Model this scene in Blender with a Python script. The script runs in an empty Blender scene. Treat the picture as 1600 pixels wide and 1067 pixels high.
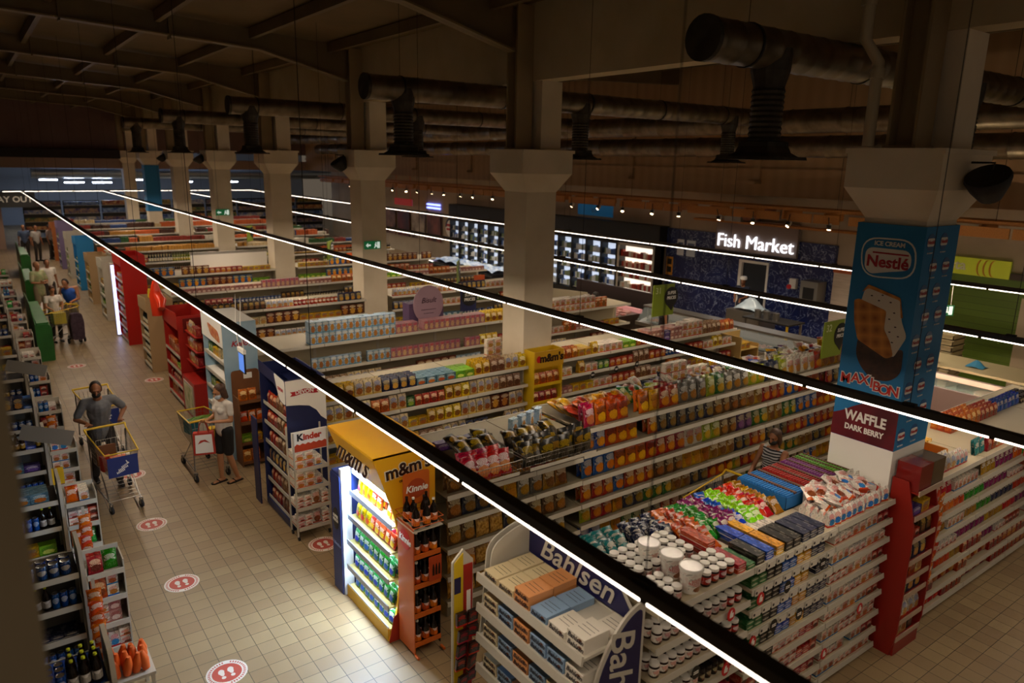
import bpy, math, random
from mathutils import Vector, Matrix, Quaternion
random.seed(7)
S = bpy.context.scene
COL = S.collection
PI = math.pi
# ---------------------------------------------------------------- camera, world, exposure
CAMH = 5.1
yaw, pitch, roll = .636031, .240505, .0198876
fw = Vector((math.sin(yaw)*math.cos(pitch), math.cos(yaw)*math.cos(pitch), -math.sin(pitch)))
r0 = Vector((math.cos(yaw), -math.sin(yaw), 0)); u0 = r0.cross(fw)
rt = r0*math.cos(roll)+u0*math.sin(roll); up = -r0*math.sin(roll)+u0*math.cos(roll)
cd = bpy.data.cameras.new('camera'); cam = bpy.data.objects.new('camera', cd); COL.objects.link(cam)
cam.matrix_world = Matrix(((rt.x, up.x, -fw.x, 0), (rt.y, up.y, -fw.y, 0), (rt.z, up.z, -fw.z, CAMH), (0, 0, 0, 1)))
cd.sensor_width = 36; cd.lens = 1142.97/1600*36; cd.clip_start = .05; cd.clip_end = 300
cd.dof.use_dof = True; cd.dof.focus_distance = 8.5; cd.dof.aperture_fstop = 1.3
S.camera = cam
w = bpy.data.worlds.new('world'); S.world = w; w.use_nodes = True
w.node_tree.nodes['Background'].inputs[0].default_value = (1, .79, .58, 1)
w.node_tree.nodes['Background'].inputs[1].default_value = .085  # dim warm ambient added as fill light, not a source in the hall
S.view_settings.view_transform = 'Standard'; S.view_settings.look = 'None'
S.view_settings.gamma = 1; S.view_settings.use_curve_mapping = False
S.view_settings.exposure = 0.12
LED_STRENGTH = 70
# ---------------------------------------------------------------- materials
def srgb(h):
    h = h.lstrip('#'); o = []
    for i in (0, 2, 4):
        c = int(h[i:i+2], 16)/255
        o.append(c/12.92 if c <= .04045 else ((c+.055)/1.055)**2.4)
    return (*o, 1)
MC = {}
def mat(name, col='#888888', rough=.6, metal=0, emit=None, es=0, spec=.5, alpha=1, trans=0):
    if name in MC: return MC[name]
    m = bpy.data.materials.new(name); m.use_nodes = True
    b = m.node_tree.nodes['Principled BSDF']
    b.inputs['Base Color'].default_value = srgb(col); b.inputs['Roughness'].default_value = rough
    b.inputs['Metallic'].default_value = metal; b.inputs['Specular IOR Level'].default_value = spec
    if emit: b.inputs['Emission Color'].default_value = srgb(emit); b.inputs['Emission Strength'].default_value = es
    if trans: b.inputs['Transmission Weight'].default_value = trans
    if alpha < 1: b.inputs['Alpha'].default_value = alpha
    MC[name] = m; return m
class NT:
    def __init__(s, m): s.t = m.node_tree; s.b = s.t.nodes['Principled BSDF']
    def n(s, ty, **k):
        o = s.t.nodes.new(ty)
        for a, v in k.items(): setattr(o, a, v)
        return o
    def l(s, a, b): s.t.links.new(a, b)
    def m(s, op, a, b=None, c=None):
        o = s.n('ShaderNodeMath', operation=op)
        for i, v in enumerate((a, b, c)):
            if v is None: continue
            if isinstance(v, (int, float)): o.inputs[i].default_value = v
            else: s.l(v, o.inputs[i])
        return o.outputs[0]
    def mix(s, f, a, b):
        o = s.n('ShaderNodeMix', data_type='RGBA')
        for i, v in ((0, f), (6, a), (7, b)):
            if isinstance(v, (int, float)): o.inputs[i].default_value = v
            elif isinstance(v, tuple): o.inputs[i].default_value = v
            else: s.l(v, o.inputs[i])
        return o.outputs[2]
def noisy(name, c1, c2, scale=3, rough=.7, bump=0, detail=4, metal=0, coords='Object', stretch=None):
    if name in MC: return MC[name]
    m = mat(name, c1, rough, metal); t = NT(m)
    tc = t.n('ShaderNodeTexCoord'); nz = t.n('ShaderNodeTexNoise'); nz.inputs['Scale'].default_value = scale; nz.inputs['Detail'].default_value = detail
    src = tc.outputs[coords]
    if stretch:
        mp = t.n('ShaderNodeMapping'); mp.inputs['Scale'].default_value = stretch; t.l(src, mp.inputs[0]); src = mp.outputs[0]
    t.l(src, nz.inputs['Vector'])
    mr = t.n('ShaderNodeMapRange'); mr.inputs[1].default_value = .35; mr.inputs[2].default_value = .65; t.l(nz.outputs[0], mr.inputs[0])
    t.l(t.mix(mr.outputs[0], srgb(c1), srgb(c2)), t.b.inputs['Base Color'])
    if bump:
        b = t.n('ShaderNodeBump'); b.inputs['Strength'].default_value = bump; b.inputs['Distance'].default_value = .02
        t.l(nz.outputs[0], b.inputs['Height']); t.l(b.outputs[0], t.b.inputs['Normal'])
    return m
def printed(name, base, logo, pic, band, rough=.45, style=0, metal=0, val=.74):
    """packaging print: logo oval with lettering marks, picture blob, band (all in the pack's own box coordinates)"""
    if name in MC: return MC[name]
    m = mat(name, base, rough, metal); t = NT(m)
    tc = t.n('ShaderNodeTexCoord'); sp = t.n('ShaderNodeSeparateXYZ'); t.l(tc.outputs['Generated'], sp.inputs[0])
    x, y, z = sp.outputs
    nz = t.n('ShaderNodeTexNoise'); nz.inputs['Scale'].default_value = 7; t.l(tc.outputs['Generated'], nz.inputs['Vector'])
    lc = {0: (.5, .70, .36, .13), 1: (.5, .55, .40, .20), 2: (.42, .78, .30, .10), 3: (.5, .80, .42, .12)}[style % 4]
    pc = {0: (.52, .33, .34, .22), 1: (.6, .2, .3, .15), 2: (.55, .38, .36, .26), 3: (.5, .38, .30, .30)}[style % 4]
    def ell(c, k):
        a = t.m('DIVIDE', t.m('SUBTRACT', x, c[0]), c[2]); b = t.m('DIVIDE', t.m('SUBTRACT', z, c[1]), c[3])
        r = t.m('ADD', t.m('MULTIPLY', a, a), t.m('MULTIPLY', b, b))
        return t.m('LESS_THAN', t.m('ADD', r, t.m('MULTIPLY', t.m('SUBTRACT', nz.outputs[0], .5), k)), 1.0)
    nb = t.n('ShaderNodeTexNoise'); nb.inputs['Scale'].default_value = 2.6; nb.inputs['Detail'].default_value = 1; nb.inputs['Distortion'].default_value = 1.5; t.l(tc.outputs['Generated'], nb.inputs['Vector'])
    B_ = srgb(base); L_ = srgb(logo); light = tuple([min(1, c*.84+.16*l) for c, l in zip(B_[:3], L_[:3])]+[1]); deep = tuple([c*.55 for c in B_[:3]]+[1])
    col = t.mix(t.m('GREATER_THAN', nb.outputs[0], .56), B_, light); col = t.mix(t.m('LESS_THAN', nb.outputs[0], .42), col, deep)
    col = t.mix(t.m('LESS_THAN', z, .13), col, srgb(band))
    sm = t.n('ShaderNodeTexNoise'); sm.inputs['Scale'].default_value = 30; sm.inputs['Detail'].default_value = 0; mpp = t.n('ShaderNodeMapping'); mpp.inputs['Scale'].default_value = (1, 1, .35 if style % 2 else .5); t.l(tc.outputs['Generated'], mpp.inputs[0]); t.l(mpp.outputs[0], sm.inputs['Vector'])
    inband = t.m('MULTIPLY', t.m('LESS_THAN', t.m('ABSOLUTE', t.m('SUBTRACT', z, .53)), .05), t.m('LESS_THAN', t.m('ABSOLUTE', t.m('SUBTRACT', x, .5)), .38))
    col = t.mix(t.m('MULTIPLY', inband, t.m('GREATER_THAN', sm.outputs[0], .5)), col, L_)
    vo = t.n('ShaderNodeTexVoronoi'); vo.inputs['Scale'].default_value = 8; t.l(tc.outputs['Generated'], vo.inputs['Vector'])
    pcl = t.mix(t.m('LESS_THAN', vo.outputs['Distance'], .42), srgb(pic), tuple([min(1, c*1.1+.04) for c in srgb(pic)[:3]]+[1]))
    col = t.mix(ell(pc, 1.2), col, pcl)
    wv = t.n('ShaderNodeTexWave'); wv.inputs['Scale'].default_value = 6.5; wv.inputs['Distortion'].default_value = 9; wv.inputs['Detail'].default_value = 2
    t.l(tc.outputs['Generated'], wv.inputs['Vector'])
    lg = t.mix(t.m('GREATER_THAN', wv.outputs['Fac'], .6), srgb(logo), srgb(base))
    col = t.mix(ell(lc, .25), col, lg)
    oi = t.n('ShaderNodeObjectInfo'); hs = t.n('ShaderNodeHueSaturation'); t.l(t.m('MULTIPLY_ADD', oi.outputs['Random'], .36*val/.74, val), hs.inputs['Value']); hs.inputs['Saturation'].default_value = 1.08; t.l(t.m('MULTIPLY_ADD', oi.outputs['Random'], .03, .485), hs.inputs['Hue']); t.l(col, hs.inputs['Color'])
    t.l(hs.outputs[0], t.b.inputs['Base Color'])
    return m
# ---------------------------------------------------------------- mesh builder
class MB:
    def __init__(s): s.v = []; s.f = []; s.m = []
    def add(s, vs, fs, mi=0):
        o = len(s.v); s.v += [tuple(v) for v in vs]; s.f += [tuple(i+o for i in f) for f in fs]; s.m += [mi]*len(fs); return s
    def box(s, x0, x1, y0, y1, z0, z1, mi=0):
        return s.add([(x0,y0,z0),(x1,y0,z0),(x1,y1,z0),(x0,y1,z0),(x0,y0,z1),(x1,y0,z1),(x1,y1,z1),(x0,y1,z1)],
                     [(0,3,2,1),(4,5,6,7),(0,1,5,4),(1,2,6,5),(2,3,7,6),(3,0,4,7)], mi)
    def cbox(s, cx, cy, z0, w, d, h, mi=0): return s.box(cx-w/2, cx+w/2, cy-d/2, cy+d/2, z0, z0+h, mi)
    def tube(s, pts, r, n=6, mi=0, caps=True, taper=None):
        pts = [Vector(p) for p in pts]; k = len(pts); rings = []
        for i, p in enumerate(pts):
            d = (pts[min(i+1, k-1)]-pts[max(i-1, 0)]).normalized()
            a = Vector((0, 0, 1)) if abs(d.z) < .9 else Vector((1, 0, 0))
            u = d.cross(a).normalized(); v = d.cross(u)
            rr = r if taper is None else taper[i]
            rings.append([p+u*rr*math.cos(2*PI*j/n)+v*rr*math.sin(2*PI*j/n) for j in range(n)])
        vs = [q for R in rings for q in R]
        fs = [(i*n+j, i*n+(j+1) % n, (i+1)*n+(j+1) % n, (i+1)*n+j) for i in range(k-1) for j in range(n)]
        if caps: fs += [tuple(range(n-1, -1, -1)), tuple((k-1)*n+j for j in range(n))]
        return s.add(vs, fs, mi)
    def lathe(s, prof, n=16, c=(0, 0, 0), mi=0, mis=None, axis='z'):
        vs = []
        for r, z in prof:
            for j in range(n):
                a = 2*PI*j/n; q = (r*math.cos(a), r*math.sin(a), z)
                if axis == 'x': q = (z, q[0], q[1])
                if axis == 'y': q = (q[0], z, q[1])
                vs.append((q[0]+c[0], q[1]+c[1], q[2]+c[2]))
        k = len(prof); o = len(s.v); s.v += vs
        for i in range(k-1):
            for j in range(n):
                s.f.append((o+i*n+j, o+i*n+(j+1) % n, o+(i+1)*n+(j+1) % n, o+(i+1)*n+j)); s.m.append(mis[i] if mis else mi)
        s.f += [tuple(o+j for j in range(n-1, -1, -1)), tuple(o+(k-1)*n+j for j in range(n))]; s.m += [mis[0] if mis else mi, mis[-1] if mis else mi]
        return s
    def prism(s, poly, a, b, axis='z', mi=0):
        """poly of 2-D points extruded from a to b along axis; x: (y,z) y: (x,z) z: (x,y)"""
        n = len(poly)
        def P(p, t): return {'z': (p[0], p[1], t), 'y': (p[0], t, p[1]), 'x': (t, p[0], p[1])}[axis]
        vs = [P(p, a) for p in poly]+[P(p, b) for p in poly]
        fs = [tuple(range(n-1, -1, -1)), tuple(range(n, 2*n))]+[(i, (i+1) % n, n+(i+1) % n, n+i) for i in range(n)]
        return s.add(vs, fs, mi)
    def grid(s, fn, nu, nv, mi=0, close=False):
        vs = [fn(i/nu, j/nv) for i in range(nu+1) for j in range(nv+1)]
        fs = [(i*(nv+1)+j, (i+1)*(nv+1)+j, (i+1)*(nv+1)+j+1, i*(nv+1)+j+1) for i in range(nu) for j in range(nv)]
        return s.add(vs, fs, mi)
    def xf(s, M):
        s.v = [tuple(M @ Vector(v)) for v in s.v]; return s
    def mesh(s, name, mats, smooth=False):
        me = bpy.data.meshes.new(name); me.from_pydata(s.v, [], s.f)
        for m in (mats if isinstance(mats, (list, tuple)) else [mats]): me.materials.append(m)
        if any(s.m): me.polygons.foreach_set('material_index', s.m)
        if smooth:
            me.polygons.foreach_set('use_smooth', [True]*len(s.f))
            try: me.set_sharp_from_angle(angle=.7)
            except Exception: pass
        me.update(); return me
def obj(name, me, parent=None, loc=(0, 0, 0), rot=(0, 0, 0), mats=None, smooth=False):
    if isinstance(me, MB): me = me.mesh(name, mats, smooth)
    o = bpy.data.objects.new(name, me); COL.objects.link(o); o.location = loc; o.rotation_euler = rot
    if parent: o.parent = parent
    return o
LABELS = {}
def tag(o, label, cat, group=None):
    n = len(label.split())
    if group is None:
        if label in LABELS: print('DUPLABEL', label)
    LABELS[label] = LABELS.get(label, 0)+1
    o['label'] = label; o['category'] = cat
    if group: o['group'] = group
    return o
def thing(name, label, cat, loc=(0, 0, 0), rz=0, group=None):
    o = bpy.data.objects.new(name, None); COL.objects.link(o); o.location = loc; o.rotation_euler = (0, 0, rz); o.empty_display_size = .1
    return tag(o, label, cat, group)
def solo(name, me, label, cat, loc=(0, 0, 0), rot=(0, 0, 0), group=None, mats=None, smooth=False):
    return tag(obj(name, me, None, loc, rot, mats, smooth), label, cat, group)
def struct(name, me, mats, loc=(0, 0, 0), smooth=False):
    o = obj(name, me, None, loc, (0, 0, 0), mats, smooth); o['kind'] = 'structure'; return o
def dup(root, loc, rot=None, label=None, group=None, cat=None):
    r = root.copy(); COL.objects.link(r); r.location = loc
    if rot is not None: r.rotation_euler = rot if isinstance(rot, tuple) else (0, 0, rot)
    for ch in root.children:
        c = ch.copy(); COL.objects.link(c); c.parent = r
        for g in ch.children:
            d = g.copy(); COL.objects.link(d); d.parent = c
    if label: tag(r, label, cat or r['category'], group or r.get('group'))
    return r
TXT = {}
TS = bpy.data.scenes.new('scratch')
def baked(data, mods=()):
    """mesh of a curve or of a mesh with modifiers, evaluated in an empty scratch scene"""
    o = bpy.data.objects.new('tmp', data); TS.collection.objects.link(o)
    for ty, kw in mods:
        m = o.modifiers.new('m', ty)
        for a, v in kw.items(): setattr(m, a, v)
    vl = TS.view_layers[0]; vl.update(); me = bpy.data.meshes.new_from_object(o.evaluated_get(vl.depsgraph)); bpy.data.objects.remove(o)
    return me
def text(s, size, face='y', ext=.002, bold=0., shear=0., mats=None, align='CENTER', sx=1.):
    """lettering as a mesh; face 'y' reads from the -y side, 'x' reads from the -x side, 'z' from above"""
    key = (s, size, face, ext, bold, shear, align, sx, mats.name)
    if key in TXT: return TXT[key]
    cu = bpy.data.curves.new('lettering', 'FONT'); cu.body = s; cu.size = size; cu.extrude = ext; cu.offset = bold; cu.shear = shear
    cu.align_x = align; cu.align_y = 'CENTER'; cu.resolution_u = 3
    me = baked(cu)
    for v in me.vertices:
        x, y, z = v.co; x *= sx
        v.co = {'y': (x, -z, y), 'x': (-z, -x, y), 'z': (x, y, z)}[face]
    me.materials.clear(); me.materials.append(mats); TXT[key] = me
    return me
def fillet(pts, r, n=3):
    out = []
    k = len(pts)
    for i in range(k):
        p = Vector(pts[i]); a = Vector(pts[i-1])-p; b = Vector(pts[(i+1) % k])-p
        q = min(r, a.length*.45, b.length*.45); A = p+a.normalized()*q; B = p+b.normalized()*q
        for j in range(n+1):
            t = j/n; out.append(tuple((1-t)**2*A+2*t*(1-t)*p+t*t*B))
    return out
def ellipse(cx, cy, rx, ry, n=24): return [(cx+rx*math.cos(2*PI*i/n), cy+ry*math.sin(2*PI*i/n)) for i in range(n)]
ORD = ['first', 'second', 'third', 'fourth', 'fifth', 'sixth', 'seventh', 'eighth', 'ninth', 'tenth', 'eleventh', 'twelfth', 'thirteenth', 'fourteenth', 'fifteenth', 'sixteenth']
WHITE = mat('white_metal', '#b9b1a1', .45); CREAM = mat('cream_panel', '#b5a98d', .55); BLACK = mat('black_plastic', '#141210', .45)
RAIL = mat('shelf_rail', '#c2bcad', .4); GREY = mat('grey_metal', '#8d8a84', .4, .6); CHROME = mat('chrome', '#b5b2a8', .25, .9)
DARK = mat('dark_metal', '#2a2622', .5, .3); WPAPER = mat('white_print', '#efece4', .5); BLKPRINT = mat('black_print', '#0c0a0a', .5)
YEL = mat('yellow_plastic', '#e0b81c', .4); REDP = mat('red_print', '#c01818', .45); RUB = mat('rubber', '#17171a', .7)
WOODM = noisy('wood_slat', '#a86a30', '#c08340', 6, .6, stretch=(1, 8, 8)); CONC = noisy('painted_concrete', '#c9b895', '#bba985', 1.2, .8, .15)
COLWHITE = noisy('column_paint', '#e6d8c0', '#dacbb0', 1.5, .7, .1)
ROOFM = noisy('roof_sheet', '#7d6844', '#6b5838', .6, .75); STEELM = noisy('roof_steel', '#7b6949', '#6b5a3e', 1, .6); POSTM = noisy('post_paint', '#a08a66', '#927d5b', 1, .6)
# ---------------------------------------------------------------- the building
fm = mat('floor_tiles', '#a8987c', .42); t = NT(fm)
tc = t.n('ShaderNodeTexCoord'); mp = t.n('ShaderNodeMapping'); mp.inputs['Location'].default_value = (.088, .09, 0); t.l(tc.outputs['Object'], mp.inputs[0])
bk = t.n('ShaderNodeTexBrick'); bk.offset = 0; bk.squash = 1
for i, v in (('Scale', 1), ('Mortar Size', .0035), ('Mortar Smooth', .1), ('Bias', 0), ('Brick Width', .2), ('Row Height', .2)): bk.inputs[i].default_value = v
bk.inputs['Color1'].default_value = srgb('#a48c66'); bk.inputs['Color2'].default_value = srgb('#967c5a'); bk.inputs['Mortar'].default_value = srgb('#50442f')
t.l(mp.outputs[0], bk.inputs['Vector'])
nz = t.n('ShaderNodeTexNoise'); nz.inputs['Scale'].default_value = .9; nz.inputs['Detail'].default_value = 5; t.l(tc.outputs['Object'], nz.inputs['Vector'])
mx = t.n('ShaderNodeMix', data_type='RGBA', blend_type='MULTIPLY'); mx.inputs[0].default_value = .35
t.l(bk.outputs[0], mx.inputs[6]); t.l(nz.outputs[0], mx.inputs[7]); t.l(mx.outputs[2], t.b.inputs['Base Color'])
bp = t.n('ShaderNodeBump'); bp.inputs['Strength'].default_value = .25; bp.inputs['Distance'].default_value = .003; bp.invert = True; t.l(bk.outputs['Fac'], bp.inputs['Height']); t.l(bp.outputs[0], t.b.inputs['Normal'])
struct('floor', MB().box(-9, 26, -3, 66, -.2, 0), fm)
# roof over the main hall slopes gently; the side hall has its own
struct('ceiling', MB().prism([(-9, 8.62), (7.62, 7.55), (7.62, 7.7), (-9, 8.77)], -3, 48, 'y').prism([(8.0, 7.6), (26, 8.6), (26, 8.75), (8.0, 7.75)], -3, 48, 'y'), ROOFM)
def roofz(x): return 7.55+(7.62-x)*.0644
k = 0
COLY = [3.35+6.35*i for i in range(8)]
rl = mat('steel_edge', '#8a7854', .5)
for i in range(-1, 7):                                      # haunched rafters, one per column
    y = COLY[0]+6.35*i+.35; b = MB()
    b.prism([(7.3, 6.8), (5.35, 7.28), (-9, 8.02), (-9, 8.55), (7.3, roofz(7.3)-.03)], y-.02, y+.02, 'y')
    for (xa, za, xb, zb) in ((7.3, 6.8, 5.35, 7.28), (5.35, 7.28, -9, 8.02)):
        b.prism([(xa, za), (xb, zb), (xb, zb+.03), (xa, za+.03)], y-.11, y+.11, 'y', 1)
    for xs in (3.6, 1.75, -1, -4): b.box(xs-.015, xs+.015, y-.11, y+.11, roofz(xs)-.5, roofz(xs)-.03)
    struct('trim_rafter_'+ORD[i+1], b, [STEELM, rl])
b = MB()
for xs in (6.9, 5.2, 3.4, 1.6, -.3, -2.2, -4.1, -6):
    b.box(xs-.05, xs+.05, -3, 48, roofz(xs)-.22, roofz(xs)-.02)
struct('trim_purlins', b, STEELM)
b = MB()
for xs in (9.5, 11.5, 13.5, 15.5, 17.5): b.box(xs-.05, xs+.05, -3, 48, 7.35+(xs-8)*.055, 7.6+(xs-8)*.055)
for i in range(-1, 7):
    y = COLY[0]+6.35*i+.35; b.prism([(8.05, 7.0), (10, 7.2), (20, 7.6), (20, 8.1), (8.05, 7.55)], y-.08, y+.08, 'y')
struct('trim_side_hall_rafters', b, STEELM)
# concrete wall over the column line, open bays below its edge
struct('wall_upper_middle', MB().box(7.62, 7.98, -3, 48, 6.38, 7.6), CONC)
for i, y in enumerate([COLY[0]-6.35]+COLY):
    cy = y+.33
    b = MB(); b.cbox(7.73, cy, 0, .62, .62, 4.62)
    zs = [(4.62, .31), (4.92, .52), (5.25, .52)]
    b.add([(7.73+sx*r, cy+sy*(.31 if q == 0 else .46), z) for q, (z, r) in enumerate(zs) for sx, sy in ((-1,-1),(1,-1),(1,1),(-1,1))],
          [(j*4+a, j*4+(a+1) % 4, j*4+4+(a+1) % 4, j*4+4+a) for j in range(2) for a in range(4)]+[(8, 9, 10, 11)])
    b.box(7.2, 8.28, cy-.48, cy+.48, 5.25, 5.3)
    b.box(7.68, 8.1, cy-.31, cy+.2, 5.3, 6.38)
    struct('trim_column_'+ORD[i], b, COLWHITE)
    b = MB(); b.box(7.3, 7.62, cy-.14, cy-.11, 5.3, 7.5); b.box(7.3, 7.62, cy+.11, cy+.14, 5.3, 7.5); b.box(7.44, 7.48, cy-.11, cy+.11, 5.3, 7.5); b.box(7.28, 7.64, cy-.16, cy+.16, 5.3, 5.33)
    struct('trim_steel_post_'+ORD[i], b, POSTM)
# right-hand wall (fish market side)
wr = noisy('wall_plaster', '#b7a892', '#a99a84', .7, .8)
UPW = mat('ribbed_wall', '#b08f62', .7); t = NT(UPW); tc = t.n('ShaderNodeTexCoord'); wv = t.n('ShaderNodeTexWave', bands_direction='Y'); wv.inputs['Scale'].default_value = .8
t.l(tc.outputs['Object'], wv.inputs['Vector']); t.l(t.mix(wv.outputs['Fac'], srgb('#aa8860'), srgb('#b29068')), t.b.inputs['Base Color'])
struct('wall_right', MB().box(20, 20.3, -3, 48, 0, 4.3), wr)
struct('wall_right_upper', MB().box(18.3, 18.5, -3, 48, 4.3, 8.2).box(18.5, 20.3, -3, 48, 4.3, 4.4), UPW)
b = MB(); b.box(18.24, 18.3, -3, 48, 5.0, 5.06)
for i in range(9): b.box(18.0, 18.3, 3+5*i, 3.25+5*i, 4.62, 4.7); b.box(18.22, 18.3, 3.02+5*i, 3.22+5*i, 4.7, 6)
struct('trim_wall_brackets', b, UPW)
# far wall with wide opening into the next hall
FARP = noisy('far_panel', '#7a5f58', '#6a5049', .5, .7)
b = MB(); b.box(-9, 20, 48, 48.3, 5.25, 8.6); b.box(-9, 1.4, 48, 48.3, 0, 5.25, 1); b.box(1.4, 20, 48, 48.3, 4.3, 4.85, 1)
struct('wall_far', b, [FARP, mat('far_band', '#9b7f70', .7)])
struct('trim_far_beam', MB().box(-9, 7.3, 47.5, 48, 4.85, 5.3), mat('far_beam', '#241a18', .7))
struct('wall_next_hall', MB().box(-9, 24, 64, 64.3, 0, 6).box(-9, 24, 48.3, 64, 5.6, 5.7), mat('next_hall', '#8a8f95', .7))
struct('wall_left', MB().box(-9.3, -9, -3, 66, 0, 9), wr)
# near pier at the photographer's left hand
px = noisy('pier_paint', '#c9b899', '#bcab8c', 2, .8)
struct('trim_near_pier', MB().box(-1.5, .012, 1.3, 1.7, 0, 6.5), px)
# ---------------------------------------------------------------- suspended light tracks
LEDM = mat('led_tube', '#fff6e8', .5, emit='#ffe9cf', es=LED_STRENGTH); TRK = mat('track_black', '#332d26', .45)
TZ = 3.2
LEDE = mat('led_edge', '#fff6e8', .5, emit='#ffeeda', es=5.5)
def led_mesh(e):
    b = MB().box(e[0], e[1], e[2], e[3], -.015, 0, 1); b.m[0] = 0     # bright lens below, softer diffuser edge at the sides
    return b.mesh('led_tube', [LEDM, LEDE])
def wire_bundle(x, y, z0, z1, parent=None):
    return MB().tube([(x, y, z0), (x, y, z1)], .004, 4)
TRX = [2.25, 5.9, 9.5, 13.6]
for i, x in enumerate(TRX):
    th = thing('light_track', ['black suspended light track nearest the aisle, crossing the whole picture', 'black suspended light track passing in front of the blue ice cream pillar',
        'third black suspended light track, running behind the white columns', 'furthest black suspended light track, below the fish market sign'][i], 'light track', (x, 0, TZ), 0, None)
    obj('housing', MB().box(-.028, .028, .35, 44.6, .0, .06).box(-.038, .038, .35, 44.6, .054, .064), th, mats=TRK)
    y = .45; n = 0
    me = led_mesh((-.018, .018, .02, 1.51)); cl = MB().box(-.02, .02, -.02, .02, -.014, .0).box(-.02, .02, 1.51, 1.55, -.014, 0).mesh('tube_clip', TRK)
    while y < 44:
        t_ = obj('light_tube', me, th, (-.01, y, 0)); obj('tube_clip', cl, t_); y += 1.53
    for q in range(11 if i < 3 else 8):
        yy = 2.0+4*q+.6*i; obj('suspension_wire', MB().tube([(0, 0, .06), (0, 0, roofz(x)-TZ if x < 7.6 else 4.3)], .0035, 4).box(-.025, .025, -.05, .05, .06, .085), th, (0, yy, 0), mats=DARK)
th = thing('light_track', 'bright cross light track joining the far ends of the others', 'light track', (0, 44.7, TZ))
obj('housing', MB().box(1.4, 14, -.03, .03, 0, .06), th, mats=TRK)
me = led_mesh((.02, 1.5, -.018, .018))
for q in range(8): obj('light_tube', me, th, (1.45+1.53*q, 0, 0))
# ---------------------------------------------------------------- air ducts
DUCT = noisy('duct_metal', '#8d7f6a', '#6d6150', 4, .38, .1, metal=.85)
DUCTD = noisy('flex_duct', '#4c463c', '#37322b', 5, .55, .1, metal=.5)
def duct(y, drops, x0, x1, label, lab):
    th = thing('air_duct', label, 'duct', (x0, y, 6.2))
    L = x1-x0
    prof = [(.0, 0), (.19, 0)]; q = .05
    while q < L: prof += [(.19, q), (.196, q+.02), (.19, q+.04)]; q += .28
    prof += [(.19, L)]
    obj('pipe', MB().lathe(prof, 20, axis='x'), th, mats=DUCT, smooth=True)
    obj('end_cap', MB().lathe([(.0, -.03), (.2, -.03), (.2, .02), (.19, .02)], 20, axis='x'), th, mats=DUCTD)
    for d in drops:
        e = obj('outlet', MB().lathe([(.14, -1.0), (.42, -1.0), (.43, -1.03), (.4, -1.03), (.27, -.96), (.24, -.9), (.24, -.86), (.2, -.85)], 4).xf(Matrix.Rotation(PI/4, 4, 'Z')).lathe([(.15, -.88)]+[(.15+(.012 if j % 2 else 0), -.86+.025*j) for j in range(21)]+[(.15, -.34), (.19, -.2), (.2, 0)], 16), th, (d-x0, 0, 0), (0, 0, PI/4 if 0 else 0), mats=DUCTD)
    for q in range(int(L/2)+1): obj('hanger', MB().tube([(0, 0, .2), (0, 0, roofz(x0)-6.2 if x0+.6+2*q < 7.6 else 1.3)], .004, 4).lathe([(.2, -.012), (.203, -.012), (.203, .012), (.2, .012)], 20, axis='x'), th, (.6+2*q, 0, 0), mats=DARK)
duct(4.6, [6.45, 10.7], 5.45, 14.9, 'large grey round air duct nearest the camera, passing behind the right column', 0)
duct(11.0, [5.85, 9.65, 14.1], 5.2, 14.9, 'grey round air duct with flexible outlets behind the second column', 0)
duct(17.3, [5.35, 9.6], 4.9, 14.9, 'grey round air duct with outlet behind the third column', 0)
duct(23.7, [5.25], 4.8, 14.9, 'dim round air duct behind the fourth column', 0)
duct(30.0, [5.2], 4.8, 14.9, 'small far round air duct behind the fifth column', 0)
for x, z in ((15.2, 6.1), (16.8, 5.6)):
    th = thing('air_duct', 'long lengthwise air duct '+('high above the side hall' if x < 16 else 'nearest the brown upper wall'), 'duct', (x, -2, z))
    prof = [(.0, 0), (.26, 0)]; q = .4
    while q < 44: prof += [(.26, q), (.275, q+.03), (.26, q+.06)]; q += 1.3
    obj('pipe', MB().lathe(prof+[(.26, 44)], 18, axis='y'), th, mats=DUCT, smooth=True)
# ---------------------------------------------------------------- timber canopy with spotlights on the right
th = thing('wooden_canopy', 'wooden slatted canopy running along the wall above the counters', 'canopy', (17.4, 0, 3.75))
b = MB()
for i in range(6): b.box(.08+.14*i, .13+.14*i, 2, 44, .25, .33)
obj('slat', b, th, mats=WOODM)
b = MB(); q = 2.0
while q < 43: L_ = random.choice([.7, 1.1, 1.6]); b.box(.0, .04, q, q+L_, -.02, .2); q += L_+random.choice([.06, .25])
obj('front_boards', b, th, mats=WOODM)
b = MB()
for i in range(35): obj('cross_board', MB().box(.05, .9, 2+1.2*i, 2.06+1.2*i, .02, .24), th, mats=WOODM)
b = MB()
b = MB()
for i in range(12): b.tube([(.2, 3+3.6*i, .33), (.2, 3+3.6*i, 4.0)], .006, 4)
obj('hanging_rod', b, th, mats=DARK)
spotE = mat('spot_lens', '#fff1d8', .4, emit='#ffdcae', es=16); SPW = mat('spot_body', '#cfc6b6', .5)
hd = MB().lathe([(.05, 0), (.055, .02), (.055, .1), (.035, .16)], 12).xf(Matrix.Rotation(.5, 4, 'Y')).mesh('spot', [SPW]); bk_ = MB().lathe([(.056, .05), (.058, .05), (.058, .12), (.05, .12)], 12).tube([(0, 0, .12), (.0, 0, .32)], .012, 6).mesh('spot_b', [BLACK]); ln = MB().lathe([(.001, -.004), (.046, -.004), (.046, .004), (.001, .004)], 12).xf(Matrix.Rotation(.5, 4, 'Y')).mesh('lens', [spotE])
sp0 = None
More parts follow.
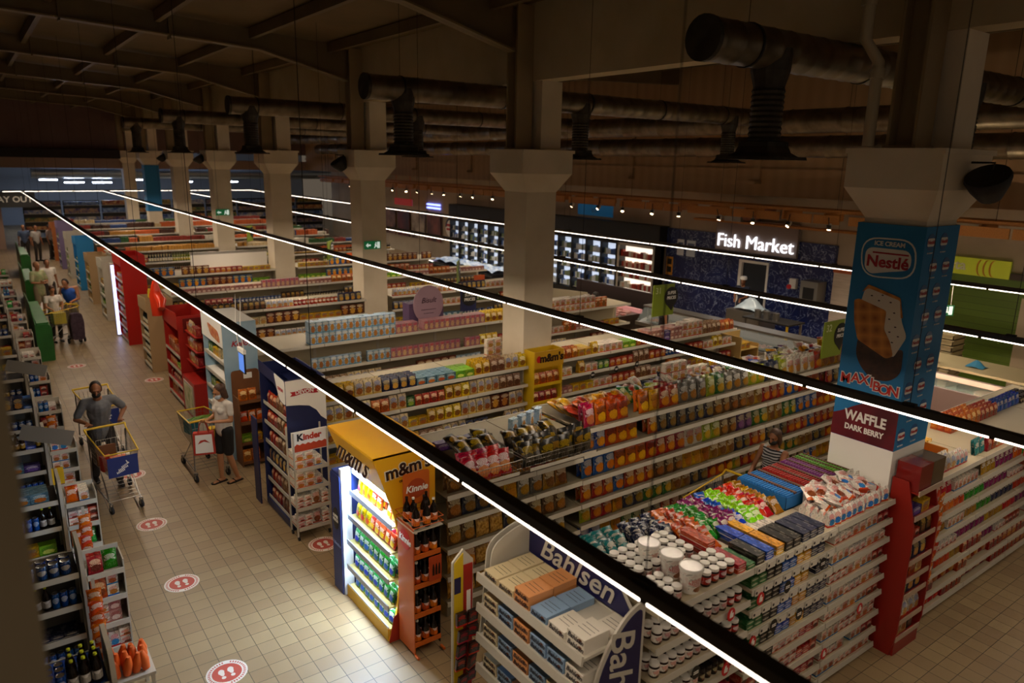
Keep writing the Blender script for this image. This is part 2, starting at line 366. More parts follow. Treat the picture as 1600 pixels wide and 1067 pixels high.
for i in range(26):
    y = 7.5+1.25*i+random.uniform(-.2, .2); nm = 'small white and black spotlight fixed under the wooden canopy'
    if sp0 is None:
        sp0 = thing('spotlight', nm, 'spotlight', (17.3, y, 3.6), 0, 'canopy spotlights'); obj('lamp_head', hd, sp0); obj('bracket', bk_, sp0); obj('lens', ln, sp0)
        sl = bpy.data.lights.new('spot_lamp', 'SPOT'); sl.energy = 95; sl.spot_size = 1.9; sl.spot_blend = .6; sl.color = (1, .86, .68); sl.shadow_soft_size = .05
        so = bpy.data.objects.new('lamp', sl); COL.objects.link(so); so.parent = sp0; so.location = (-.0, 0, -.03); so.rotation_euler = (0, .15, 0)
    else: dup(sp0, (17.3, y, 3.6), (0, random.uniform(-.3, .3), random.uniform(-1, 1)), nm, 'canopy spotlights')
# ---------------------------------------------------------------- products
def m_box(n, w, d, h, mt):
    return MB().cbox(0, d/2, 0, w, d, h).mesh(n, mt)
def bagfn(w, d, h, crimp=.08, sway=0):
    def f(s):
        def g(u, v):
            x = (u-.5)*w; e = 1-(2*abs(u-.5))**3.2; zc = v
            t = min(1, max(0, (min(zc, 1-zc))/.22)); t = math.sin(t*PI/2)
            wob = .09*math.sin(9*u+4*v)*math.sin(7*v+2)
            y = s*d/2*t*(e**.6 if e > 0 else 0)*(1+wob)
            return (x*(1-.10*math.sin(PI*v)), d/2+y, v*h)
        return g
    return f
def m_bag(n, w, d, h, mt, flat=False):
    f = bagfn(w, d, h); b = MB(); b.grid(f(-1), 8, 8); b.grid(f(1), 8, 8); me = b.mesh(n, mt, True); return me
def m_pouch(n, w, d, h, mt):
    def P(u, s, v):
        k = max(0, (v-.62)/.38); dd = d*(1-k)**1.0+.006; ww = w*(1-.08*math.sin(PI*v))
        return ((u-.5)*ww, d/2+s*dd/2*(1 if abs(u-.5) < .49 else .92), v*h+(.004*math.sin(12*u) if v > .9 else 0))
    b = MB()
    b.grid(lambda u, v: P(u, -1, v), 6, 7); b.grid(lambda u, v: P(u, 1, v), 6, 7)
    b.grid(lambda u, v: P(0, u*2-1, v), 2, 7); b.grid(lambda u, v: P(1, u*2-1, v), 2, 7)
    b.grid(lambda u, v: P(u, v*2-1, 0), 6, 2); b.grid(lambda u, v: P(u, v*2-1, 1), 6, 2)
    return b.mesh(n, mt, True)
def m_lathe(n, prof, mis, mats, d, k=14):
    return MB().lathe(prof, k, (0, d/2, 0), mis=mis).mesh(n, mats, True)
PR = {}
class P_: pass
def prod(key, name, desc, cat, w, d, h, me, parts=(), tilt=0, short=None):
    p = P_(); p.name = name; p.desc = desc; p.cat = cat; p.w = w; p.d = d; p.h = h; p.me = me; p.parts = parts; p.tilt = tilt; p.root = None; p.short = short or desc; PR[key] = p
def carton(key, desc, w, d, h, base, logo, pic, band, name='carton', cat='carton', st=0, short=None):
    prod(key, name, desc, cat, w, d, h, m_box(key, w, d, h, printed(key, base, logo, pic, band, .45, st)), short=short)
def bag(key, desc, w, d, h, base, logo, pic, band, name='crisp_bag', cat='crisp bag', st=0, rough=.28, tilt=.12, short=None):
    prod(key, name, desc, cat, w, d, h, m_bag(key, w, d, h, printed(key, base, logo, pic, band, rough, st, 0, .5 if tilt == .2 and key[:2] != 'mm' else .68)), tilt=tilt, short=short)
def pouch(key, desc, w, d, h, base, logo, pic, band, name='biscuit_pouch', cat='pouch', st=0, short=None):
    prod(key, name, desc, cat, w, d, h, m_pouch(key, w, d, h, printed(key, base, logo, pic, band, .35, st)), short=short)
# jars / bottles / cans / tubs
JG = mat('cocoa_spread', '#2a120a', .15); LIDW = mat('lid_white', '#ebe7df', .35)
def jar(key, desc, r, h, body, label, logo, lid, name='jar', cat='jar'):
    lm = printed(key+'_l', label, logo, '#7a3a1a', label, .4, 1)
    me = m_lathe(key, [(r*.92, 0), (r, h*.06), (r, h*.16), (r*1.012, h*.17), (r*1.012, h*.66), (r, h*.67), (r*.96, h*.74), (r*.86, h*.8)], [0, 0, 0, 1, 0, 0, 0], [mat(key+'_g', body, .12), lm], 2*r)
    ld = m_lathe(key+'_lid', [(r*.9, h*.8), (r*.97, h*.81), (r*.97, h*.985), (r*.92, h), (.001, h)], [0]*4, [mat('lid_'+lid, lid, .35)], 2*r)
    prod(key, name, desc, cat, 2.05*r, 2.05*r, h, me, (('lid', ld),))
def bottle(key, desc, r, h, body, label, cap, name='bottle', cat='bottle', neck=.3):
    me = m_lathe(key, [(r*.85, 0), (r, h*.03), (r, h*.13), (r*1.01, h*.14), (r*1.01, h*.44), (r, h*.45), (r*.97, h*.55), (r*.75, h*.66), (r*neck, h*.82), (r*neck, h*.93)], [0, 0, 0, 1, 0, 0, 0, 0, 0], [mat(key+'_g', body, .15), printed(key+'_l', label, '#ffffff', label, label, .4, 1)], 2*r)
    cp = m_lathe(key+'_cap', [(r*neck*1.15, h*.93), (r*neck*1.2, h*.94), (r*neck*1.15, h), (.001, h)], [0]*3, [mat('cap_'+cap, cap, .4)], 2*r)
    prod(key, name, desc, cat, 2.05*r, 2.05*r, h, me, (('cap', cp),))
def can(key, desc, r, h, base, logo, top='#c9c9c9', name='can', cat='can'):
    me = m_lathe(key, [(r*.85, 0), (r, h*.04), (r, h*.93), (r*.88, h*.985), (r*.88, h), (r*.8, h*.98), (.001, h*.98)], [0, 0, 0, 1, 1, 1], [printed(key+'_l', base, logo, base, base, .25, 1), mat('can_top', top, .25, .9)], 2*r)
    prod(key, name, desc, cat, 2.05*r, 2.05*r, h, me)
jar('nut', 'brown spread jar', .043, .125, '#2b140b', '#efe9e0', '#c01a12', '#ebe7df', 'spread_jar', 'jar')
jar('nut2', 'red labelled spread jar', .043, .125, '#2b140b', '#b9291a', '#ffffff', '#ebe7df', 'spread_jar', 'jar')
jar('nutS', 'small spread jar', .035, .1, '#2b140b', '#efe9e0', '#c01a12', '#ebe7df', 'spread_jar', 'jar')
jar('blkjar', 'black lidded jar', .036, .12, '#20140c', '#2c2018', '#d8c9a0', '#151110', 'spread_jar', 'jar')
jar('redjar', 'red sauce jar with dark lid', .04, .15, '#7d1d0d', '#d9c79a', '#8a1a10', '#3a1a10', 'sauce_jar', 'jar')
bottle('kinnie', 'dark soft drink bottle with orange label', .043, .27, '#150a06', '#d96a1c', '#20140f', 'drink_bottle', 'bottle')
bottle('kinniew', 'dark soft drink bottle with orange label and white cap', .043, .27, '#150a06', '#d96a1c', '#e8e4da', 'drink_bottle', 'bottle')
bottle('cola', 'dark cola bottle with pale label', .036, .24, '#140b08', '#b9b4ae', '#c9d422', 'cola_bottle', 'bottle')
bottle('wine', 'dark wine bottle', .038, .3, '#0f1410', '#d8cfae', '#7a1a1a', 'wine_bottle', 'bottle')
bottle('water', 'blue capped water bottle', .035, .25, '#5f8fb0', '#2a62b0', '#2450a0', 'water_bottle', 'bottle')
bottle('oil', 'green oil bottle', .036, .28, '#586414', '#b9a83c', '#1f3a14', 'oil_bottle', 'bottle')
bottle('darkb', 'dark sauce bottle', .03, .22, '#2a1208', '#b58f3c', '#16110e', 'sauce_bottle', 'bottle')
can('bluecan', 'blue drinks can', .033, .15, '#1b4f9c', '#c3d4ea'); can('tin', 'red food tin', .045, .13, '#9c2f1c', '#e8dfc8', name='food_tin', cat='tin'); can('tin2', 'green food tin', .045, .13, '#4a6b2a', '#e8dfc8', name='food_tin', cat='tin'); can('tin3', 'blue food tin', .045, .13, '#23407a', '#e8dfc8', name='food_tin', cat='tin')
# row A
carton('kbox', 'white chocolate bar box', .1, .12, .085, '#ece5da', '#c8281c', '#7a3c1c', '#c8401c', 'chocolate_box', 'chocolate box', 1)
carton('kbox2', 'orange and white chocolate box', .13, .12, .11, '#e9dfd0', '#bd2d1a', '#b76b2c', '#d35420', 'chocolate_box', 'chocolate box', 0)
carton('kbox3', 'red chocolate bar box', .11, .12, .09, '#b3301c', '#efe6d6', '#4a2010', '#8a1a10', 'bar_carton', 'bar carton', 0)
carton('kbox4', 'blue trimmed chocolate box', .1, .12, .12, '#e6ddcd', '#c8281c', '#a6612d', '#2d6fb0', 'chocolate_box', 'chocolate box', 0)
carton('barblk', 'black chocolate bar box', .11, .3, .045, '#17130f', '#d8d0c0', '#3c2a18', '#17130f', 'bar_box', 'chocolate bar box', 1)
carton('barblue', 'blue chocolate bar box', .11, .3, .045, '#1d55b4', '#f0f0f0', '#2a68c8', '#e6e2da', 'bar_box', 'chocolate bar box', 1)
carton('baryel', 'yellow chocolate bar box', .11, .3, .045, '#e3a320', '#fff', '#e8ae32', '#e6e2da', 'bar_box', 'chocolate bar box', 1) if 0 else carton('baryel', 'yellow chocolate bar box', .11, .3, .045, '#e3a320', '#ffffff', '#e8ae32', '#e6e2da', 'bar_box', 'chocolate bar box', 1)
carton('bargrn', 'green chocolate bar box', .11, .3, .045, '#2f6a35', '#e8e0c8', '#3a7a40', '#1d4a22', 'bar_box', 'chocolate bar box', 1)
carton('barred', 'red chocolate bar box', .11, .3, .045, '#b8261e', '#f3e6d8', '#c93b2c', '#e6e2da', 'bar_box', 'chocolate bar box', 1)
carton('barnavy', 'navy chocolate bar box', .11, .3, .045, '#1a2240', '#d8d0c0', '#243056', '#e6e2da', 'bar_box', 'chocolate bar box', 1)
carton('barwht', 'white chocolate bar box', .11, .3, .045, '#ddd5c8', '#8a2a1a', '#c9bfae', '#cfc7ba', 'bar_box', 'chocolate bar box', 1)
for kk, cl, c in (('org', 'orange', '#d4571c'), ('grn', 'green', '#2f8a2a'), ('pnk', 'purple', '#7c1c5a'), ('lime', 'lime green', '#86c82c'), ('redb', 'red', '#c2261c'), ('teal', 'teal', '#2b7f80'), ('navyb', 'dark blue', '#1a2244'), ('blub', 'bright blue', '#1c4cb4'), ('gold', 'golden', '#a5781e')):
    bag('cb'+kk, cl+' sweet bag', .13, .035, .18, c, '#f3ead8', c, c, 'sweet_bag', 'sweet bag', 0, .25, .25)
bag('kbag', 'white chocolate egg bag', .13, .06, .2, '#eee8de', '#c8281c', '#7a3c1c', '#d35420', 'chocolate_bag', 'chocolate bag', 0, .3, .1)
pouch('kpouch', 'white milk sweet pouch', .1, .06, .15, '#f0ebe2', '#c8281c', '#3d7fc0', '#c8401c', 'sweet_pouch', 'pouch')
# row B crisps
CB = [('dorb', 'blue', '#1f56a8', '#e9e2d2', '#e08a2a'), ('doro', 'orange', '#c8511a', '#16110e', '#e0a02a'), ('dory', 'yellow', '#d9a01f', '#7a1a10', '#b9722a'), ('chred', 'red', '#a8281a', '#f0e2c0', '#d88a2a'), ('chgold', 'golden', '#a97a22', '#f5ead0', '#7a4a1a'), ('chblk', 'black', '#14120f', '#c9a23c', '#3c3220'), ('chnavy', 'navy', '#1a2240', '#d8cfae', '#8a6a2a'), ('chgrn', 'green', '#2a6a30', '#f0e6c0', '#c9a23c'), ('chpink', 'pink', '#c8304a', '#ffffff', '#e08a5a'), ('chbrn', 'brown', '#5d3a1c', '#e8d8b0', '#a0682c'), ('chgry', 'grey', '#6a665c', '#f0ece0', '#a9782c'), ('chpur', 'purple', '#4a2458', '#e8d8b0', '#8a5a8a'), ('chwht', 'white', '#d8d0bf', '#a82a1c', '#b9822c'), ('chlim', 'lime', '#9aa82c', '#f5f0d0', '#c9a23c')]
for kk, cl, b_, l_, p_ in CB:
    nn = 'tortilla_chip_bag' if kk[:3] == 'dor' else ('snack_bag' if kk in ('chgold', 'chbrn', 'chnavy', 'chpur') else 'crisp_bag')
    bag(kk, 'glossy '+cl+' '+nn.replace('_chip', '').replace('_', ' '), .2, .085, .29, b_, l_, p_, b_, name=nn, cat=nn.replace('_', ' '), tilt=.2, short=cl+' bags')
pastam = mat('clear_pasta', '#b98a32', .2); prod('pasta', 'pasta_bag', 'clear bag of pasta snacks', 'snack bag', .2, .09, .24, m_bag('pasta', .2, .09, .24, noisy('pasta_fill', '#c79a44', '#7a5218', 30, .22, .3)), tilt=.15, short='pasta snack bags')
prod('nuts', 'nut_bag', 'clear bag of mixed nuts', 'snack bag', .15, .06, .2, m_bag('nuts', .15, .06, .2, noisy('nuts_fill', '#8a5526', '#4a2a12', 40, .22, .3)), tilt=.15, short='nut bags')
# rows C.. biscuits and groceries
carton('leib', 'pale blue wafer box', .12, .07, .215, '#a9c3d6', '#e9e2d0', '#b07a3c', '#6f9ab8', 'wafer_box', 'wafer box', 3, 'pale blue boxes')
carton('leibp', 'pink cookie box', .12, .07, .2, '#b98a90', '#c02a48', '#c9a27c', '#a86a70', 'cookie_box', 'cookie box', 3, 'pink boxes')
carton('tealbx', 'blue grey wafer box', .17, .12, .12, '#5d8496', '#dfe4e0', '#b9642c', '#4c7080', 'wafer_box', 'wafer box', 0, 'blue grey boxes')
carton('limebx', 'green wafer box', .17, .12, .12, '#7fae3a', '#2f6a20', '#cfd86a', '#5c8a2a', 'wafer_box', 'wafer box', 0, 'green boxes')
carton('ylbx', 'yellow biscuit box', .16, .1, .13, '#d4a92a', '#2a2a7a', '#a9682a', '#b98a20', 'biscuit_box', 'biscuit box', 0, 'yellow boxes')
carton('whbx', 'white cookie box', .15, .09, .15, '#ddd3c2', '#b8281e', '#a9783c', '#c23a22', 'cookie_box', 'cookie box', 0, 'white boxes')
carton('redbx', 'red snack box', .15, .09, .16, '#a32c1c', '#efe2c6', '#b9782c', '#7a1c12', 'snack_box', 'snack box', 0, 'red boxes')
carton('purpbx', 'purple biscuit box', .18, .1, .1, '#43306f', '#d8cfe0', '#6a4c94', '#33245a', 'biscuit_box', 'biscuit box', 0, 'purple boxes')
carton('orgbx', 'orange cereal box', .18, .07, .24, '#c8621f', '#f5ead0', '#7a4a1a', '#a34a14', 'cereal_box', 'cereal box', 3, 'orange boxes')
carton('blubx', 'blue cereal box', .18, .07, .24, '#2a5f9f', '#f0d040', '#d88a2a', '#1f4a80', 'cereal_box', 'cereal box', 3, 'blue boxes')
carton('brnbx', 'brown cereal box', .18, .07, .24, '#6a2f1c', '#e8d8b8', '#b9823c', '#4a2010', 'cereal_box', 'cereal box', 3, 'brown boxes')
carton('crmbx', 'cream grocery box', .15, .08, .17, '#cbb991', '#7a2a1a', '#a9783c', '#b3a078', 'grocery_box', 'grocery box', 0, 'cream boxes')
carton('grnbx', 'dark green grocery box', .14, .09, .16, '#2d5a30', '#e8dfc0', '#88a03c', '#1f4422', 'grocery_box', 'grocery box', 0, 'dark green boxes')
carton('pnkbx', 'pale pink grocery box', .11, .09, .12, '#b98a80', '#8a2020', '#d8c0b0', '#a0685c', 'grocery_box', 'grocery box', 0, 'pale pink boxes')
pouch('yp', 'yellow biscuit pouch', .15, .09, .22, '#d9b336', '#f5ecd0', '#7a4a20', '#c79a28', short='yellow pouches')
pouch('cp', 'cream cookie pouch', .14, .08, .23, '#d7c193', '#2d5fae', '#9a5f2c', '#c9a860', 'cookie_pouch', short='cream pouches')
pouch('bp', 'brown snack pouch', .14, .08, .22, '#8f6a4a', '#e8d8c0', '#5a3418', '#7a5234', 'snack_pouch', short='brown pouches')
pouch('np', 'navy biscuit pouch', .14, .08, .2, '#1c2448', '#c9b070', '#c09048', '#141a38', short='navy pouches')
pouch('op', 'orange snack pouch', .14, .08, .2, '#cf6a1e', '#ffe9b0', '#8a4a1c', '#b0500f', 'snack_pouch', short='orange pouches')
pouch('rp', 'red snack pouch', .13, .07, .17, '#b02a1c', '#ffe9c0', '#6a2c14', '#8a1a10', 'snack_pouch', short='red pouches')
pouch('gp', 'dark coffee pouch', .12, .08, .2, '#2a1a12', '#c9a050', '#6a4420', '#1c120c', short='dark pouches')
pouch('wp', 'white flour pouch', .12, .08, .18, '#dcd2c0', '#2a5a9f', '#b98a50', '#c23a22', short='white pouches')
pouch('lp', 'lilac cleaning pouch', .14, .08, .18, '#8a6aa0', '#f0e8f0', '#c0a0d0', '#6a4a80', short='lilac pouches')
# ---------------------------------------------------------------- gondolas and shelf filling
def gondola(x0, x1, y0, depth, levels, label, sd=.42, topfull=True, name='gondola_bay', cat='shelf unit', rail=RAIL, body=CREAM):
    th = thing(name, label, cat, (x0, y0, 0)); W = x1-x0
    obj('base_plinth', MB().box(.01, W-.01, .03, depth-.03, 0, levels[-1]-.035), th, mats=body)
    obj('back_panel', MB().box(.0, W, depth/2-.02, depth/2+.02, levels[-1]-.03, levels[0]-.03), th, mats=body)
    for s in (0, W-.03): obj('upright', MB().box(s, s+.03, depth/2-.035, depth/2+.035, levels[-1]-.03, levels[0]-.03), th, mats=WHITE)
    for i, z in enumerate(levels):
        d1 = depth if (i == 0 and topfull) else sd
        s = obj('shelf', MB().box(.006, W-.006, .012, d1, z-.025, z), th, mats=body)
        obj('price_rail', MB().prism([(-.004, z-.042), (.012, z-.042), (.012, z+.012), (.004, z+.012)], .006, W-.006, 'x'), s, mats=rail)
        if i == 0 and topfull: obj('price_rail', MB().prism([(depth+.004, z-.042), (depth-.012, z-.042), (depth-.012, z+.008), (depth, z+.008)], .006, W-.006, 'x'), s, mats=rail)
    return th
def place(p, loc, rz=0, rx=0, label=None, group=None):
    if rx < 0: loc = (loc[0], loc[1], loc[2]+p.d*.62*math.sin(-rx)+.001)
    if p.root is None:
        if p.parts:
            o = thing(p.name, label, p.cat, loc, 0, group); obj('body', p.me, o)
            for n, m in p.parts: obj(n, m, o)
        else: o = solo(p.name, p.me, label, p.cat, loc, group=group)
        o.rotation_euler = (rx, 0, rz); p.root = o; return o
    return dup(p.root, loc, (rx, 0, rz), label, group, p.cat)
USED = {}
def uniq(cands):
    for c in cands:
        if c not in USED and 4 <= len(c.split()) <= 16: USED[c] = 1; return c
    for i in range(2, 16):
        for c in cands[::-1]:
            c2 = c+', '+ORD[i-1]+' batch along'
            if c2 not in USED and len(c2.split()) <= 16: USED[c2] = 1; return c2
    print('NOLABEL', cands); return cands[-1]
NP = 0
def fill(where, x0, x1, y0, z, blocks, deep=1, stack=1, gap=1.05, axis='x', hmax=None, jit=.03):
    """blocks: (key, length[, stack[, deep]]) laid from x0; axis 'x' fronts face -y, axis 'y' (x0..x1 are y, y0 is x) fronts face -x"""
    global NP
    x = x0; prev = None; i = 0
    while x < x1-.06:
        bl = blocks[i % len(blocks)]; key, L = bl[0], bl[1]; st = bl[2] if len(bl) > 2 else stack; dp = bl[3] if len(bl) > 3 else deep
        i += 1
        if key is None: x += L; prev = None; continue
        p = PR[key]; xe = min(x+L, x1); n = max(1, round((xe-x)/(p.w*gap)))
        while n and x+n*p.w*gap > x1+.02: n -= 1
        if n < 1: break
        xe = x+n*p.w*gap
        nx = PR[blocks[i % len(blocks)][0]].short if blocks[i % len(blocks)][0] else 'a gap'
        c = [f'{p.desc} {where}']
        if prev: c.append(f'{p.desc} {where}, right of {prev}')
        c.append(f'{p.desc} {where}, left of {nx}')
        lab = uniq(c); g = lab[:80]
        for a in range(n):
            if random.random() < .02: continue
            for q in range(dp):
                for s in range(st):
                    if q > 0 and s == st-1 and st > 1 and random.random() < .3: continue
                    ox = x+p.w*gap*(a+.5); oy = y0+.02+q*(p.d*1.04+.004)
                    if hmax and (s+1)*p.h > hmax: continue
                    oz = z+.001+s*(p.h+.001)
                    r = random.uniform(-jit, jit)
                    if p.tilt: oy += .005
                    rx = -p.tilt*random.uniform(.6, 1) if p.tilt else 0
                    lb_, g_ = lab, g
                    nw = len(lab.split())
                    if q == 0 and nw <= 13 and n > 1 and n <= 16: lb_ = lab+f', {ORD[a]} '+('along' if st == 1 else ('pile' if s == 0 else 'upper')); 
                    if nw > 13 or (st > 1 and s > 0): lb_ = lab
                    if q > 0: lb_ = lab+(' rear' if nw < 16 else '')
                    lab_, lab = lab, lb_
                    if axis == 'x': place(p, (ox, oy, oz), r, rx, lab, g)
                    else: place(p, (oy, ox, oz), r-PI/2, rx, lab, g)
                    lab = lab_; NP += 1
        prev = p.short; x = xe
def rnd(keys, L=(.3, .8), stack=1):
    return [(random.choice(keys), random.uniform(*L), stack) for _ in range(24)]
SH = ['top', 'second', 'third', 'fourth', 'fifth', 'sixth', 'seventh', 'eighth', 'lowest']
# ---- row A, left of the ice cream column
LA = [1.78, 1.565, 1.35, 1.14, .92, .73, .49, .28, .09]
LN = [1.78, 1.48, 1.18, .88, .58, .28, .09]
gondola(3.82, 5.0, 3.24, 1.1, LN, 'white shelf bay stacked with brown spread jars behind the curved display')
gondola(5.0, 6.3, 3.24, 1.1, LA, 'white shelf bay with paper label strips and boxed chocolate bars')
gondola(6.3, 7.38, 3.24, 1.1, LA, 'white shelf bay of white chocolate boxes left of the red display')
for i, z in enumerate(LN[1:], 1):
    fill(f'on {SH[i]} shelf under the spread tubs', 3.86, 4.97, 3.26, z, [('nut', .9), ('nut2', .3)] if i < 3 else ([('nut', .55), ('blkjar', .3), ('kbox3', .3)] if i < 5 else [('kbox3', .4), ('blkjar', .3), ('redjar', .4)]), deep=2, gap=1.12)
for i, z in enumerate(LA[1:], 1):
    fill(f'on {SH[i]} shelf of the labelled chocolate bay', 5.03, 6.27, 3.26, z, [('bargrn', .24), ('barblk', .24), ('barblue', .24), ('baryel', .24), ('barnavy', .3)] if i < 5 else [('kbox3', .25), ('barblk', .25), ('kbox', .4), ('barred', .25)], stack=2, gap=1.03)
    fill(f'on {SH[i]} shelf beside the red display', 6.33, 7.36, 3.26, z, [('kbox', .3), ('kbox2', .3), ('kbox4', .25), ('kbox3', .2)] if i % 2 else [('kbox4', .3), ('kbox', .35), ('kbox2', .3), ('kbox', .2)], stack=1 if i % 3 else 2, gap=1.04, hmax=.19)
# label strips on bay 2
lb = mat('paper_label', '#d0c9bb', .6)
for i in range(4):
    z = LA[i]
    b = MB()
    for q in range(9): b.box(5.03+.138*q, 5.14+.138*q, 3.228, 3.232, z-.05, z+.012); 
    o = obj('label_strip', b, None, mats=lb); tag(o, f'row of white paper price labels along the {SH[i]} chocolate shelf', 'price labels', 'price labels row '+SH[i])
    b2 = MB()
    for q in range(9): b2.prism(ellipse(5.05+.138*q, z-.02, .012, .014, 10), 3.2265, 3.228, 'y')
    obj('label_logo', b2, o, mats=BLKPRINT)
# top deck of row A
z = 1.781
fill('on top deck behind the big tubs', 3.9, 4.75, 3.62, z, [('nut', .85)], deep=4, gap=1.15)
fill('on top deck in front of the big tubs', 4.42, 4.8, 3.27, z, [('nut2', .35)], deep=3, gap=1.12)
fill('on top deck at the near edge', 3.87, 4.2, 3.27, z, [('nut', .3)], deep=3, gap=1.12)
tubm = m_lathe('tub', [(.075, 0), (.092, .19)], [0], [printed('tub_l', '#e8e3da', '#b0201a', '#8a5a3a', '#e8e3da', .35, 1)], .2, 24)
tubl = m_lathe('tub_lid', [(.094, .188), (.1, .19), (.1, .212), (.094, .218), (.088, .212), (.001, .212)], [0]*5, [mat('tub_lid', '#e9e6e0', .18)], .2, 24)
prod('tub', 'spread_tub', 'large white spread tub with glossy lid', 'tub', .2, .2, .22, tubm, (('lid', tubl),))
for i, (x, y) in enumerate(((4.31, 3.82), (4.335, 3.59), (4.31, 3.36))):
    place(PR['tub'], (x, y-.1, z), 0, 0, 'large white spread tub with glossy lid, '+['furthest', 'middle', 'nearest'][i]+' of the three among the jars')
def boxrow(key, x, y0, n, lab, dy=.31, rz=0, zz=z, stack=1, dx=.118, m=1):
    p = PR[key]
    for j in range(m):
        for q in range(n):
            for s in range(stack): place(p, (x+dx*j, y0+dy*q, zz+s*(p.h+.001)), rz, 0, lab, lab)
boxrow('barred', 4.86, 3.27, 1, 'red chocolate bar boxes on top deck right of the jars', m=1, stack=2)
boxrow('barred', 4.86, 3.6, 1, 'red chocolate bar box on top deck, directly behind the near red stack', stack=3)
boxrow('bargrn', 4.99, 3.27, 1, 'green chocolate bar box on top deck beside the red ones')
boxrow('barblk', 5.12, 3.27, 1, 'black chocolate bar box on top deck beside the green one', stack=2)
boxrow('barblue', 5.25, 3.27, 2, 'blue chocolate bar box on the top deck near edge', dy=.31, stack=2)
boxrow('baryel', 5.4, 3.27, 2, 'yellow chocolate bar box on the top deck beside the blue', dy=.31, stack=2)
boxrow('barblk', 5.54, 3.27, 1, 'black chocolate bar box on top deck right of the yellow ones', stack=2, m=2)
boxrow('barwht', 5.54, 3.6, 1, 'white chocolate bar box on top deck behind the black ones', m=3)
boxrow('barnavy', 5.8, 3.27, 1, 'navy chocolate bar box on top deck left of white pouches', m=3, stack=2, dx=.12)
def heap(key, x0, x1, y0, y1, lab, ang=0, z0=z, dx=.05, dy=.15, up=1.25):
    """bags standing close behind one another, facing +-x, leaning"""
    p = PR[key]; n = max(1, round((x1-x0+.09)/.13)); s_ = (x1-x0+.09)/n
    for c in range(n):
        y = y0
        while y < y1-.13:
            place(p, (x0-.0+s_*(c+.5)-.04+random.uniform(-.012, .012), y, z0+.003), random.uniform(-.2, .2), -random.uniform(.75, 1.05), lab, lab); y += .043
heap('cbteal', 4.0, 4.3, 4.02, 4.34, 'teal sweet bag lying on top deck at the back left', dx=.1)
heap('cbnavyb', 4.45, 4.78, 3.92, 4.34, 'dark blue sweet bag heaped on top deck left of orange bags', dx=.07)
heap('cborg', 4.84, 5.05, 3.62, 4.34, 'orange sweet bag in the long row on the top deck', dx=.05)
heap('cbgrn', 5.09, 5.24, 3.74, 4.34, 'green sweet bag in the row right of the orange bags', dx=.05)
heap('cbpnk', 5.3, 5.45, 3.72, 4.34, 'purple sweet bag in the row between green and blue bags', dx=.055)
heap('cbblub', 5.48, 5.56, 3.72, 4.34, 'bright blue sweet bag in the row between purple and lime bags', dx=.06)
heap('cblime', 5.62, 5.75, 3.68, 4.34, 'lime green sweet bag in the row left of the red bags', dx=.045)
heap('cbredb', 5.83, 5.97, 3.74, 4.34, 'red sweet bag in the row right of the lime bags', dx=.05)
heap('cbgold', 6.05, 6.12, 3.72, 4.34, 'golden sweet bag between the red bags and the blue crates', dx=.06)
# crates of bars: coloured trays with brown rows
BRN = mat('bar_brown', '#5a3320', .45)
def tray(x, y0, y1, wd, colr, cn, label, rows):
    th = thing('display_tray', label, 'display tray', (x, y0, z)); L = y1-y0; cm = mat('tray_'+cn, colr, .45)
    obj('tray', MB().box(0, wd, 0, L, 0, .012).box(0, .006, 0, L, 0, .14).box(wd-.006, wd, 0, L, 0, .14).box(0, wd, 0, .006, 0, .14).box(0, wd, L-.006, L, 0, .14), th, mats=cm)
    for r in range(rows):
        b = MB(); n = int(L/.032)
        for q in range(n): b.prism(fillet([(.012+q*.032+.003, .014), (.012+q*.032+.029, .014), (.012+q*.032+.027, .15), (.012+q*.032+.005, .15)], .008, 2), .015+r*(wd-.02)/rows, .015+(r+.72)*(wd-.02)/rows, 'x')
        o = obj('wrapped_bars', b, th, mats=cm); o['kind'] = 'stuff'
        obj('divider', MB().box(.015+(r+.76)*(wd-.02)/rows, .015+(r+.96)*(wd-.02)/rows, .01, L-.01, .012, .155), th, mats=BRN)
tray(6.18, 3.74, 4.33, .38, '#1f6fb4', 'blue', 'bright blue tray of wrapped bars on the top deck', 2)
tray(6.6, 3.74, 4.33, .3, '#a02018', 'red', 'dark red tray of wrapped bars beside the blue tray', 2)
tray(6.93, 3.74, 4.33, .24, '#7a2a7a', 'purple', 'purple tray of wrapped bars between red and green trays', 2)
fill('on top deck beside the column', 6.2, 7.28, 3.27, z, [('kpouch', 1.15)], deep=5, gap=1.0, jit=.3)
for q in range(26): place(PR['kbag' if q % 3 else 'kpouch'], (6.32+.068*(q % 13), 3.36+.17*(q//13), z+.152), random.uniform(-1.5, 1.5), -1.25+random.uniform(-.2, .2), 'white bag lying loose over the milk pouches beside the column', 'loose white bags on pouches')
fill('piled on top deck behind the milk pouches', 6.4, 7.3, 3.56, z, [('kbag', .9)], deep=2, gap=1.0)
tray(7.19, 3.74, 4.33, .18, '#5c9a2a', 'green', 'green tray of wrapped bars touching the ice cream column', 2)

